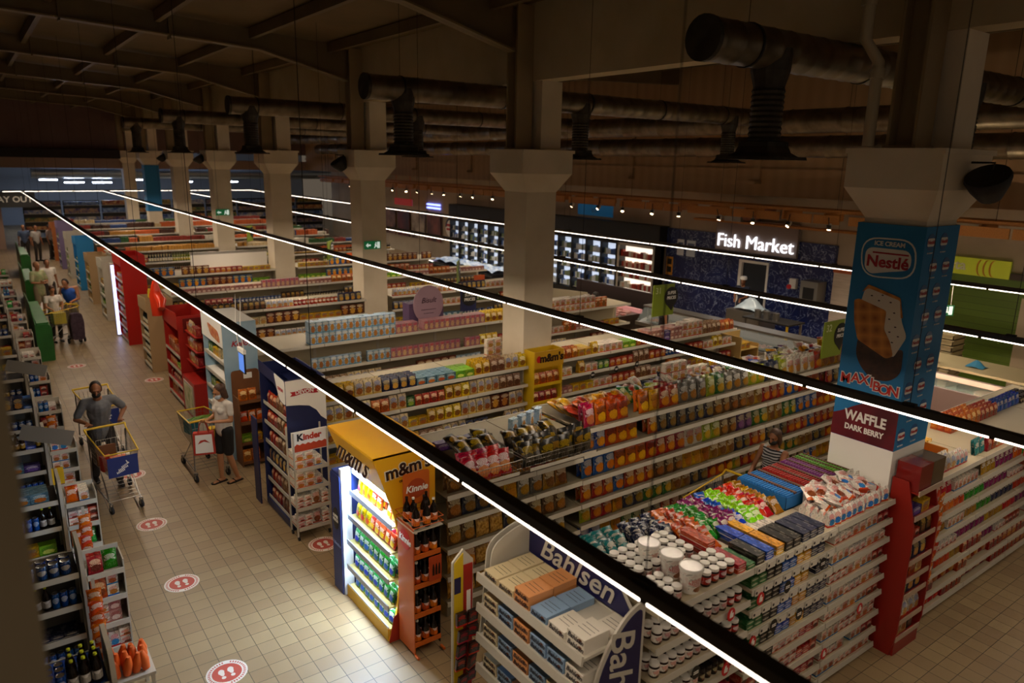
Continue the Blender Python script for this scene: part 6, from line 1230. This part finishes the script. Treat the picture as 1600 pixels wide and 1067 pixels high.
# hanging red sign, blue sign, butcher zone pictures, blue glow
solo('hanging_sign', MB().box(-.05, 0, -1.0, 1.0, 0, .36).tube([(-.02, -.8, .36), (-.02, -.8, 1.7)], .01, 5).tube([(-.02, .8, .36), (-.02, .8, 1.7)], .01, 5), 'small red hanging sign in front of the butcher hall', 'sign', (19.2, 36.2, 2.7), mats=mat('hang_red', '#a8281c', .5, emit='#a8281c', es=.2)); 
th = thing('blue_hall_sign', 'blue wall sign under the canopy', 'sign', (19.95, 21.7, 3.1)); obj('panel', MB().box(0, .05, -1, 1, 0, .42), th, mats=mat('sign_blue', '#1c6a9a', .5, emit='#1c6a9a', es=.15)); obj('lettering', text('fish', .25, 'x', .003, .0, 0, mat('sign_pale2', '#8ab8d0', .5)), th, (-.005, 0, .2))
solo('neon_bars', MB().box(-.03, 0, -.7, .7, 0, .08).box(-.03, 0, -.7, .7, .18, .26), 'two short violet blue neon bars on the dark bulkhead', 'neon light', (19.98, 34.3, 2.6), mats=mat('neon_violet', '#6a6aff', .4, emit='#6a78ff', es=6))
th = thing('round_logo_board', 'red and white round logo on the wall left of bulkhead', 'sign', (20.0, 32.6, 1.3)); obj('disc', MB().prism(ellipse(0, .45, .5, .5), -.02, 0, 'x'), th, mats=WPAPER); obj('bands', MB().box(-.025, -.02, -.4, .4, .5, .62).box(-.025, -.02, -.4, .4, .3, .4), th, mats=REDP); obj('blue_arc', MB().prism([(.5*math.cos(a_)*r_, .45+.5*math.sin(a_)*r_) for r_, rng in ((1.0, range(9)), (.8, range(8, -1, -1))) for a_ in [i_*PI/8 for i_ in rng]], -.03, -.02, 'x'), th, mats=DN)
for q in range(4): solo('wall_picture', MB().box(19.85, 19.9, 33.4+1.7*q, 34.8+1.7*q, .9, 2.25), f'dark food picture on the butcher wall, {ORD[q]} from the right', 'picture', mats=noisy('pict%d' % q, '#3a1c14', ['#8a4a34', '#b8a890', '#6a2a1c', '#94705a'][q], 1.5, .4))
solo('orange_shelf_sign', MB().box(-.4, .4, 0, .02, 0, .3), 'orange card standing on shelves far right of the third column', 'sign', (10.3, 22.7, 1.78), mats=mat('card_orange', '#d8602c', .5))
# ---------------------------------------------------------------- people and trolleys
def caps(b, a, c, ra, rc, n=12):
    a = Vector(a); c = Vector(c); d = (c-a); L = d.length
    if L < 1e-5: d = Vector((0, 0, 1)); L = 1e-5
    d.normalize(); k = Vector((0, 0, 1)) if abs(d.z) < .9 else Vector((1, 0, 0)); u = d.cross(k).normalized(); v = d.cross(u)
    st = [(-math.cos(PI*i/8)*ra, math.sin(PI*i/8)*ra) for i in range(1, 5)]+[(L+math.sin(PI*i/8)*rc, math.cos(PI*i/8)*rc) for i in range(0, 4)]
    vs = [a-d*ra]+[a+d*h+(u*math.cos(2*PI*j/n)+v*math.sin(2*PI*j/n))*r for h, r in st for j in range(n)]+[c+d*rc]
    m = len(st); fs = [(0, 1+(j+1) % n, 1+j) for j in range(n)]+[(1+i*n+j, 1+i*n+(j+1) % n, 1+(i+1)*n+(j+1) % n, 1+(i+1)*n+j) for i in range(m-1) for j in range(n)]
    e = len(vs)-1; fs += [(1+(m-1)*n+j, 1+(m-1)*n+(j+1) % n, e) for j in range(n)]
    b.add(vs, fs)
def elli(b, c, r, rot=(0, 0, 0), n=16):
    M = Matrix.Translation(c) @ Matrix.Rotation(rot[2], 4, 'Z') @ Matrix.Rotation(rot[0], 4, 'X') @ Matrix.Rotation(rot[1], 4, 'Y')
    t_ = MB(); m = n//2; vs = [(0, 0, -1)]+[(math.sin(PI*i/m)*math.cos(2*PI*j/n), math.sin(PI*i/m)*math.sin(2*PI*j/n), -math.cos(PI*i/m)) for i in range(1, m) for j in range(n)]+[(0, 0, 1)]
    fs = [(0, 1+(j+1) % n, 1+j) for j in range(n)]+[(1+i*n+j, 1+i*n+(j+1) % n, 1+(i+1)*n+(j+1) % n, 1+(i+1)*n+j) for i in range(m-2) for j in range(n)]
    e = len(vs)-1; fs += [(1+(m-2)*n+j, 1+(m-2)*n+(j+1) % n, e) for j in range(n)]
    b.add([M @ Vector((x*r[0], y*r[1], z*r[2])) for x, y, z in vs], fs)
def fuse(b, name, mats, vox, sm=3):
    out = baked(b.mesh(name, mats, True), (('REMESH', dict(mode='VOXEL', voxel_size=vox, use_smooth_shade=True)), ('SMOOTH', dict(factor=.5, iterations=sm))))
    out.materials.clear()
    for m in (mats if isinstance(mats, list) else [mats]): out.materials.append(m)
    out.name = name; return out
SKIN = mat('skin', '#a8724e', .55); SKIN2 = mat('skin_tan', '#8f5c3c', .55); HAIRD = noisy('hair_dark', '#1a120d', '#241a12', 30, .6); HAIRB = noisy('hair_brown', '#3c2416', '#52341f', 30, .5)
def person(label, loc, rz, H, J, skin, hair, clothes, vox=.009, hairstyle='short', mask=None, shoes=None, female=False, group=None):
    """J: joints in metres for a 1.75 m body facing -y; limbs: (shoulder, elbow, wrist, finger direction) and (hip, knee, ankle)"""
    th = thing('person', label, 'person', loc, rz, group); k = H/1.75
    V = lambda p: Vector(p)*k
    D = dict(pelvis=(0, 0, .95), belly=(0, 0, 1.12), chest=(0, .01, 1.3), neck=(0, .01, 1.47), head=(0, -.015, 1.62), sl=(.185, .01, 1.41), sr=(-.185, .01, 1.41), el=(.23, .03, 1.12), er=(-.23, .03, 1.12), wl=(.24, -.06, .87), wr=(-.24, -.06, .87), fl=(0, -.1, -1), fr=(0, -.1, -1), hl=(.09, 0, .92), hr=(-.09, 0, .92), kl=(.1, -.02, .5), kr=(-.1, -.02, .5), al=(.1, .02, .08), ar=(-.1, .02, .08), yaw=0, nod=0)
    D.update(J); P = {q: V(D[q]) for q in D if isinstance(D[q], tuple) and q not in ('fl', 'fr')}
    sw = .9 if female else 1
    b = MB()
    elli(b, P['pelvis'], (.155*k, .11*k, .13*k)); caps(b, P['pelvis'], P['belly'], .12*k, .12*k); caps(b, P['belly'], P['chest'], .12*k, .135*k*sw); elli(b, (P['belly']+P['chest'])/2, (.15*k*sw, .115*k, .19*k)); elli(b, P['chest']+Vector((0, 0, .03*k)), (.175*k*sw, .115*k, .14*k))
    if female:
        for s in (-1, 1): elli(b, P['chest']+Vector((s*.07*k, -.09*k, .0)), (.06*k, .05*k, .06*k))
    caps(b, P['chest']+Vector((0, 0, .1*k)), P['neck'], .08*k, .055*k); caps(b, P['neck'], P['head'], .056*k, .055*k)
    hd = P['head']; R = Matrix.Rotation(D['yaw'], 4, 'Z') @ Matrix.Rotation(D['nod'], 4, 'X'); h_ = lambda x, y, z: hd+R.to_3x3() @ (Vector((x, y, z))*k)
    rr = (D['nod'], 0, D['yaw'])
    elli(b, h_(0, .012, .025), (.076*k, .095*k, .1*k), rr); elli(b, h_(0, -.025, -.04), (.058*k, .065*k, .075*k), rr)
    caps(b, h_(0, -.082, .01), h_(0, -.108, -.028), .011*k, .015*k, 8); caps(b, h_(-.018, -.084, -.062), h_(.018, -.084, -.062), .012*k, .012*k, 8); caps(b, h_(-.035, -.08, .03), h_(.035, -.08, .03), .012*k, .012*k, 8); elli(b, h_(0, -.07, -.1), (.025*k, .025*k, .02*k))
    for s in (-1, 1): elli(b, h_(s*.078, .01, -.005), (.01*k, .02*k, .032*k), rr)
    for s in 'lr':
        S_, E, Wp = P['s'+s], P['e'+s], P['w'+s]; caps(b, S_, E, .05*k*sw, .04*k*sw); caps(b, E, Wp, .04*k*sw, .026*k*sw); caps(b, P['chest']+Vector((0, 0, .08*k)), S_, .08*k, .055*k*sw)
        f = Vector(D['f'+s]).normalized(); a_ = (Wp-E).normalized(); side = f.cross(Vector((0, 0, 1)) if abs(f.z) < .8 else Vector((0, -1, 0))).normalized(); nr = f.cross(side)
        if s == 'r': side = -side
        pc = Wp+f*.05*k; 
        for t_ in (-.026, -.009, .009, .026): caps(b, Wp+side*t_*.6*k, Wp+f*.085*k+side*t_*k, .015*k, .013*k, 8)
        for t_, L in ((-.03, .058), (-.01, .07), (.01, .066), (.03, .05)):
            r0_ = Wp+f*.088*k+side*t_*k; cu = nr*(-1 if D.get('curl', 1) > 0 else 1); m_ = r0_+(f*.75+cu*.45).normalized()*L*.55*k; caps(b, r0_, m_, .0095*k, .009*k, 8); caps(b, m_, m_+(f*.2+cu*.9).normalized()*L*.5*k, .009*k, .0075*k, 8)
        tb = Wp+f*.03*k-side*.03*k; tm = tb+(f*.6-side*.7).normalized()*.035*k; caps(b, tb, tm, .013*k, .0105*k, 8); caps(b, tm, tm+(f*.9-side*.1+nr*-.4).normalized()*.03*k, .0105*k, .009*k, 8)
        Hp, K, A = P['h'+s], P['k'+s], P['a'+s]; caps(b, Hp, K, .085*k, .055*k); caps(b, K, K+(A-K)*.35, .053*k, .053*k); caps(b, K+(A-K)*.35, A, .053*k, .035*k)
        fd = Vector((0, -1, 0)); caps(b, A+Vector((0, .03*k, -.04*k)), A+fd*.15*k+Vector((0, 0, -.058*k)), .036*k, .022*k); caps(b, A+fd*.08*k+Vector((.015*k, 0, -.05*k)), A+fd*.16*k+Vector((.02*k, 0, -.06*k)), .025*k, .018*k)
    obj('body', fuse(b, 'body', skin, vox), th)
    # eyes
    for s in (-1, 1): obj('eye', MB().lathe([(.001, -.006*k), (.011*k, -.003*k), (.012*k, 0), (.001, .002)], 10, axis='y').mesh('eye', BLACK, True), th, h_(s*.03, -.089, .012), rr)
    # hair
    b = MB(); elli(b, h_(0, .034, .052), (.081*k, .088*k, .083*k), rr)
    for s in (-1, 1): elli(b, h_(s*.06, .03, .01), (.028*k, .06*k, .06*k), rr)
    if hairstyle in ('bob', 'bun'): elli(b, h_(0, .03, .05), (.087*k, .098*k, .09*k), rr)
    if hairstyle == 'bob': elli(b, h_(0, .06, -.03), (.085*k, .06*k, .11*k), rr); [elli(b, h_(s*.065, .03, -.04), (.03*k, .055*k, .1*k), rr) for s in (-1, 1)]; caps(b, h_(0, .07, -.02), h_(0, .09, -.15), .06*k, .035*k)
    if hairstyle == 'bun': elli(b, h_(0, .1, .06), (.045*k, .045*k, .045*k), rr); elli(b, h_(0, .06, -.01), (.08*k, .055*k, .08*k), rr)
    if hairstyle == 'cap': obj('cap', MB().lathe([(.1*k, 0), (.105*k, .05*k), (.09*k, .1*k), (.001, .12*k)], 16).mesh('cap', WPAPER, True), th, h_(0, .01, .05), rr)
    obj('hair', fuse(b, 'hair', hair, max(vox, .01)), th)
    if mask:
        b = MB(); elli(b, h_(0, -.045, -.055), (.064*k, .066*k, .052*k), rr); caps(b, h_(-.062, -.03, -.02), h_(-.08, .01, .0), .008*k, .006*k, 6); caps(b, h_(.062, -.03, -.02), h_(.08, .01, .0), .008*k, .006*k, 6); obj('face_mask', fuse(b, 'mask', mask, .007, 2), th)
    for nm, m_, sp in clothes:
        b = MB(); e = .018*k
        if nm in ('shirt', 'top', 'vest', 'dress'):
            lo = P['pelvis']-Vector((0, 0, sp.get('drop', .02)*k)); elli(b, P['pelvis'], (.165*k, .125*k, .11*k)); caps(b, P['pelvis'], P['belly'], .12*k+e, .12*k+e); caps(b, P['belly'], P['chest'], .12*k+e, .135*k*sw+e); elli(b, (P['belly']+P['chest'])/2, (.155*k*sw+e, .115*k+e, .19*k)); elli(b, P['chest']+Vector((0, 0, .03*k)), (.175*k*sw+e*.6, .115*k+e, .135*k))
            if female:
                for s in (-1, 1): elli(b, P['chest']+Vector((s*.07*k, -.095*k, .0)), (.068*k, .056*k, .066*k))
            if sp.get('drop', 0) > .05: caps(b, P['pelvis'], lo, .14*k+e, .14*k+e)
            for s in 'lr':
                S_, E = P['s'+s], P['e'+s]
                if nm in ('shirt', 'top'): caps(b, S_, S_+(E-S_)*sp.get('sleeve', .55), .062*k*sw, .062*k*sw); caps(b, P['chest']+Vector((0, 0, .075*k)), S_, .09*k, .064*k*sw)
                else: caps(b, P['chest']+Vector((0, 0, .06*k)), (P['chest']+Vector((0, 0, .09*k))).lerp(S_, .75), .09*k, .058*k)
        if nm in ('trousers', 'shorts', 'skirt'):
            elli(b, P['pelvis'], (.17*k, .127*k, .12*k)); t1 = sp.get('to', 1.0)
            for s in 'lr':
                Hp, K, A = P['h'+s], P['k'+s], P['a'+s]
                if t1 <= .5: caps(b, Hp, Hp+(K-Hp)*t1*2, .1*k, .085*k)
                else: caps(b, Hp, K, .1*k, .072*k); caps(b, K, K+(A-K)*(t1*2-1), .072*k, .06*k)
        obj(nm, fuse(b, nm, m_, max(vox, .011), 4), th)
    if shoes:
        for s in 'lr':
            b = MB(); A = P['a'+s]
            if shoes == 'sandal': b.prism([(A.x-.045*k+q[0]*k, A.y+q[1]*k) for q in ((0, .08), (.0, -.1), (.01, -.19), (.06, -.2), (.095, -.17), (.09, .08))], .0, .018); b.tube([(A.x-.04*k, A.y-.06*k, .02), (A.x+.01*k, A.y-.1*k, .07*k), (A.x+.05*k, A.y-.06*k, .02)], .008, 6); o = obj('sandal', b, th, mats=BLACK)
            else: caps(b, A+Vector((0, .04*k, -.035*k)), A+Vector((0, -.16*k, -.045*k)), .046*k, .036*k); o = obj('shoe', fuse(b, 'shoe', shoes, .012, 3), th)
    return th
GS = noisy('grey_shirt', '#6f6f70', '#626264', 12, .8); DT = noisy('dark_trousers', '#2c2622', '#352e29', 8, .85); BMASK = mat('black_mask', '#14110f', .7); WMASK = mat('pale_mask', '#b9c4cc', .7)
WT = noisy('white_tee', '#d9d0c4', '#cfc6b9', 10, .8); BS = mat('black_shorts', '#0f0d0e', .75)
person('man in grey short sleeved shirt and dark mask pushing a trolley', (1.24, 12.42, 0), .05, 1.76, dict(pelvis=(0, .08, .95), belly=(0, .05, 1.12), chest=(0, -.02, 1.3), neck=(-.02, -.08, 1.46), head=(-.03, -.13, 1.6), yaw=-.15, nod=.25, sl=(.195, -.03, 1.4), sr=(-.195, -.03, 1.4), el=(.36, .04, 1.2), er=(-.32, .02, 1.14), wl=(.25, -.13, 1.09), wr=(-.2, -.15, 1.1), fl=(-.2, -1, -.25), fr=(.2, -1, -.25), hl=(.09, .07, .92), hr=(-.09, .07, .92), kl=(.13, -.14, .52), kr=(-.1, .02, .5), al=(.16, -.12, .09), ar=(-.12, .22, .1)), SKIN2, HAIRD,
       [('shirt', GS, dict(drop=.1, sleeve=.75)), ('trousers', DT, dict(to=.97))], .009, 'short', BMASK, mat('shoe_dark', '#171310', .5))
person('woman in white top and black shorts holding a red and white bag', (2.84, 11.5, 0), -1.25, 1.66, dict(head=(0, -.04, 1.6), nod=.3, neck=(0, -.01, 1.46), el=(.22, .0, 1.14), er=(-.22, -.02, 1.14), wl=(.1, -.26, 1.16), wr=(-.08, -.27, 1.14), fl=(-.5, -.8, .1), fr=(.5, -.8, .1), kl=(.09, .0, .5), kr=(-.08, -.06, .5), al=(.1, .12, .08), ar=(-.08, -.06, .08)), mat('skin_warm', '#b07a54', .55), HAIRB,
       [('top', WT, dict(drop=.0, sleeve=.55)), ('shorts', BS, dict(to=.42))], .009, 'bob', WMASK, 'sandal', True)
th = thing('shopping_bag', 'red and white shopping bag hanging from the hand of woman in white', 'bag', (2.52, 11.47, .56), -.3); REDB = mat('bag_red', '#b3301f', .5)
obj('bag_body', MB().prism([(-.16, 0), (.16, 0), (.15, .36), (-.15, .36)], -.05, .05, 'y'), th, mats=REDB); obj('white_face', MB().prism([(-.13, .03), (.13, .03), (.12, .33), (-.12, .33)], -.054, -.05, 'y'), th, mats=WPAPER); obj('red_motif', MB().prism([(-.09, .18), (0, .22), (.09, .19), (.02, .25), (-.05, .24)], -.057, -.054, 'y'), th, mats=REDB)
for s in (-.04, .04): obj('handle', MB().tube([(-.08, s, .35), (-.05, s*.6, .48), (0, 0, .56), (.05, s*.6, .48), (.08, s, .35)], .008, 6), th, mats=REDB)
STR = mat('striped_cloth', '#8a8a90', .8); t = NT(STR); tc = t.n('ShaderNodeTexCoord'); wv = t.n('ShaderNodeTexWave', bands_direction='Z'); wv.inputs['Scale'].default_value = 9; t.l(tc.outputs['Object'], wv.inputs['Vector']); t.l(t.mix(t.m('GREATER_THAN', wv.outputs['Fac'], .5), srgb('#16161c'), srgb('#a9a9ad')), t.b.inputs['Base Color'])
person('woman in striped sleeveless top between the snack shelves', (8.55, 5.45, 0), -1.5, 1.62, dict(el=(.2, -.22, 1.18), wl=(.1, -.46, 1.07), fl=(0, -1, -.2), er=(-.22, -.14, 1.12), wr=(-.14, -.4, 1.06), fr=(0, -1, -.2), nod=.2), SKIN2, HAIRB, [('vest', STR, dict(drop=.0)), ('trousers', DT, dict(to=.95))], .011, 'bob', BMASK, mat('shoe_dark', '#171310', .5), True)
BT = mat('blue_tank', '#1f56b4', .7); PLD = noisy('plaid', '#8a9a68', '#a9a07c', 9, .8)
person('man in bright blue tank top bending over a trolley', (2.0, 23.75, 0), -.5, 1.78, dict(pelvis=(0, .1, .95), chest=(0, -.06, 1.28), neck=(0, -.14, 1.43), head=(0, -.2, 1.55), nod=.45, wl=(.12, -.3, 1.05), wr=(-.12, -.3, 1.05), el=(.26, -.08, 1.12), er=(-.26, -.08, 1.12)), SKIN, HAIRD, [('vest', BT, dict(drop=.1)), ('shorts', mat('khaki', '#8a7c62', .8), dict(to=.5))], .016, 'short', None, BLACK)
person('woman in white top beside the man in blue tank top', (1.55, 23.3, 0), .3, 1.58, dict(nod=.4, wl=(.12, -.25, 1.05), wr=(-.12, -.25, 1.05), el=(.24, -.05, 1.15), er=(-.24, -.05, 1.15)), SKIN, HAIRB, [('top', WT, dict(sleeve=.5)), ('trousers', DT, dict(to=.9))], .016, 'bun', None, BLACK, True)
person('man in green checked shirt standing by the green checkouts', (1.5, 27.4, 0), .6, 1.76, dict(el=(.26, -.05, 1.12), wl=(.02, -.22, 1.14), er=(-.26, -.05, 1.12), wr=(.0, -.24, 1.08), fl=(-1, -.2, 0), fr=(1, -.2, 0)), SKIN, mat('hair_bald', '#8a6248', .6), [('shirt', PLD, dict(drop=.16, sleeve=.8)), ('shorts', mat('khaki', '#8a7c62', .8), dict(to=.5))], .018, 'short', None, BLACK)
person('person in white top and dark shorts behind the checked shirt', (1.85, 28.4, 0), .2, 1.7, dict(), SKIN2, HAIRD, [('top', WT, dict(sleeve=.5)), ('shorts', DT, dict(to=.5))], .018, 'short', None, BLACK)
for q, (x, y, c, s) in enumerate(((2.0, 42.6, '#4a5a78', 'bluish'), (2.45, 42.0, '#b0aaa4', 'pale'), (3.05, 42.4, '#8a7a74', 'greyish'))):
    person(f'distant person in {s} shirt and dark trousers near the way out', (x, y, 0), .5*q, 1.72, dict(), SKIN2, HAIRD, [('shirt', mat('far_shirt%d' % q, c, .8), dict(sleeve=.6)), ('trousers', DT, dict(to=.95))], .022, 'short', None, BLACK)
person('fish counter worker in white cap in the marble doorway', (19.3, 14.0, 0), -1.4, 1.75, dict(el=(.2, -.1, 1.15), wl=(.08, -.3, 1.1), er=(-.2, -.1, 1.15), wr=(-.08, -.3, 1.1)), SKIN2, HAIRD, [('shirt', mat('worker_navy', '#1a1f34', .8), dict(drop=.1)), ('trousers', DT, dict(to=.95))], .018, 'cap', None, BLACK)
person('shopper in pale pink top standing at the meat counter', (13.6, 14.6, 0), -2.0, 1.68, dict(nod=.3), SKIN, HAIRD, [('top', mat('pale_pink', '#c9a8a0', .8), dict(drop=.25)), ('trousers', DT, dict(to=.95))], .018, 'bun', WMASK, BLACK, True)
person('shopper in dark vest with red brown hair by the fish counter', (14.5, 12.9, 0), -2.2, 1.6, dict(nod=.1), SKIN, mat('hair_auburn', '#4a1c14', .6), [('vest', mat('dark_vest', '#2a2528', .8), dict()), ('trousers', DT, dict(to=.95))], .018, 'bun', None, BLACK, True)
# shopping trolleys
CHR = mat('trolley_wire', '#8d8880', .3, .85); YH = mat('trolley_yellow', '#d9b31c', .4); PBL = mat('trolley_blue', '#182a6e', .4)
def trolley(label, loc, rz, child=True, panel=True, L=.95):
    th = thing('shopping_trolley', label, 'trolley', loc, rz)
    W0, W1 = .27, .22; zt0, zt1, zb0, zb1 = 1.0, .93, .52, .58; yb, yf = -.06, -L; xb = .8
    P = lambda s, v, h: (s*(W0+(W1-W0)*v)*(xb+(1-xb)*h), yb+(yf-yb)*v+(.0 if v < .99 else -.05*h+.05), (zb0+(zb1-zb0)*v)*(1-h)+(zt0+(zt1-zt0)*v)*h)
    b = MB(); N = 16
    for q in range(N+1):
        v = q/N; b.tube([P(-1, v, 1), P(-1, v, 0), P(1, v, 0), P(1, v, 1)], .0028, 4)
    for q in range(9):
        s = -1+2*q/8; b.tube([P(s, 0, 0), P(s, 1, 0), P(s, 1, 1)], .0028, 4); b.tube([P(s, 0, 0), P(s, 0, 1)], .0028, 4)
    for h in (.2, .4, .6, .8): b.tube([P(1, 0, h), P(1, 1, h), P(-1, 1, h), P(-1, 0, h)], .0028, 4)
    obj('wire_basket', b, th, mats=CHR)
    obj('rim', MB().tube([P(-1, 0, 1), P(-1, 1, 1), P(1, 1, 1), P(1, 0, 1)], .011, 7), th, mats=YH)
    obj('handle', MB().tube([(-.28, .04, 1.04), (.28, .04, 1.04)], .017, 10).tube([(-.27, -.05, 1.0), (-.28, .04, 1.04)], .014, 6).tube([(.27, -.05, 1.0), (.28, .04, 1.04)], .014, 6), th, mats=YH)
    for s in (-1, 1): obj('frame', MB().tube([(s*.26, -.04, .98), (s*.25, -.02, .55), (s*.26, -.0, .2), (s*.2, -L+.03, .16)], .012, 6).tube([(s*.2, -L+.15, .17), (s*.2, -.35, .56)], .009, 6), th, mats=CHR)
    b = MB()
    for q in range(7): yy = -.05-q*(L-.1)/6; b.tube([(-.24, yy, .2), (.24, yy, .2)], .004, 4)
    obj('lower_rack', b, th, mats=CHR)
    wm = MB().lathe([(.001, -.013), (.055, -.016), (.06, 0), (.055, .016), (.001, .013)], 16, axis='x').mesh('wheel', RUB, True)
    for (x, y) in ((-.25, 0), (.25, 0), (-.2, -L+.05), (.2, -L+.05)): w_ = obj('wheel', wm, th, (x, y, .061), (0, 0, .2)); obj('castor', MB().box(-.022, -.017, -.02, .02, 0, .1).box(.017, .022, -.02, .02, 0, .1).box(-.022, .022, -.02, .02, .09, .1), w_, mats=GREY)
    if child:
        b = MB()
        for q in range(7): x_ = -.2+q*.4/6; b.tube([(x_, -.3, .95), (x_, -.26, .62)], .003, 4)
        for zz in (.7, .8, .95): b.tube([(-.2, -.29, zz), (.2, -.29, zz)], .003, 4)
        obj('child_seat', b, th, mats=WHITE)
    if panel:
        f = obj('front_panel', MB().box(-.2, .2, -L-.012, -L-.006, .58, .88), th, mats=PBL)
        b = MB()
        for (x_, z_, w_, h_, a_) in ((-.03, .66, .13, .028, .35), (0, .7, .14, .028, .35), (.03, .745, .12, .022, .5), (.06, .79, .03, .05, .5)):
            c_, s_ = math.cos(a_), math.sin(a_)
            n = int(w_/.02)
            for j in range(n):
                u = -w_/2+.02*j; b.prism([(x_+(u+p)*c_-(q2)*s_, z_+(u+p)*s_+(q2)*c_) for p, q2 in ((0, -h_/2), (.014, -h_/2), (.014, h_/2), (.004, h_/2))], -L-.0145, -L-.012, 'y')
        obj('panel_marks', b, f, mats=WPAPER)['kind'] = 'stuff'
    return th
trolley('loaded trolley with blue front panel pushed by man in grey', (1.27, 12.16, 0), .07)
trolley('empty trolley with yellow handle behind the man in grey', (1.36, 14.5, 0), .1)
trolley('trolley with green vegetables beside the woman in white', (2.66, 11.72, 0), PI+.05, panel=False)
trolley('trolley with yellow rim in front of striped top woman', (7.95, 5.5, 0), -1.52, panel=False)
trolley('trolley held by the man in blue tank top', (1.95, 23.2, 0), -1.1, panel=False)
def bx_(nm, lab, cat, loc, s, c, rz=0): return solo(nm, MB().cbox(0, 0, 0, *s), lab, cat, loc, (0, 0, rz), mats=c if not isinstance(c, str) else mat(c, c, .5))
bx_('grocery_box', 'brown card box standing in the trolley of the man in grey', 'box', (1.2, 11.75, .6), (.26, .03, .3), BC, .1)
bx_('grocery_pack', 'red pack in the trolley of the man in grey', 'pack', (1.16, 11.5, .6), (.14, .1, .22), '#a8281c', .3); bx_('grocery_pack', 'white pack in the trolley of the man in grey', 'pack', (1.4, 11.55, .6), (.16, .14, .2), '#d8cfc0', -.2); bx_('grocery_pack', 'orange pack at the front of the man\'s trolley', 'pack', (1.3, 11.36, .6), (.2, .08, .24), '#c8602c', .1)
b = MB()
for q in range(16): x_ = random.uniform(-.09, .09); b.tube([(x_-.12, random.uniform(-.06, .06), .02+.02*random.random()), (x_, random.uniform(-.06, .06), .05+.03*random.random()), (x_+.16, random.uniform(-.08, .08), .03+.04*random.random())], .011, 5)
solo('leeks', b, 'bundle of long green vegetables in the trolley beside the woman', 'vegetables', (2.68, 12.35, .8), (0, 0, .3), mats=noisy('leek_green', '#4a7a1c', '#7a9a3c', 8, .5), smooth=True)
bx_('grocery_bag', 'blue green pack under the green vegetables', 'pack', (2.55, 12.45, .6), (.16, .2, .2), '#2a7a8a', .2); bx_('grocery_bag', 'yellow pack low in the trolley beside the woman', 'pack', (2.8, 12.1, .58), (.12, .16, .16), '#d8b01c', .1); bx_('grocery_bag', 'white bag under the leeks in the trolley', 'pack', (2.72, 12.42, .6), (.16, .2, .19), '#cfc8bc', .1)
th = thing('wheeled_bag', 'dark purple wheeled shopping bag hooked on the far trolley', 'bag', (2.0, 22.9, .0), .2); obj('bag_body', MB().prism(fillet([(-.15, .12), (.15, .12), (.17, .6), (.12, .85), (-.12, .85), (-.17, .6)], .06), -.1, .1, 'y'), th, mats=noisy('purple_cloth', '#3a2a38', '#4c3a48', 14, .8))
for s in (-.2, .2): obj('wheel', MB().lathe([(.001, -.012), (.07, -.015), (.07, .015), (.001, .012)], 14, (s, .12, .07), axis='x'), th, mats=RUB)
obj('handle', MB().tube([(-.12, .14, .9), (-.12, .16, 1.08), (.12, .16, 1.08), (.12, .14, .9)], .012, 6), th, mats=YH)
bx_('grocery_bag', 'yellow and white bag in the far trolley', 'pack', (1.6, 22.95, .6), (.3, .3, .3), '#b9a83c', .2)
bpy.data.scenes.remove(TS)
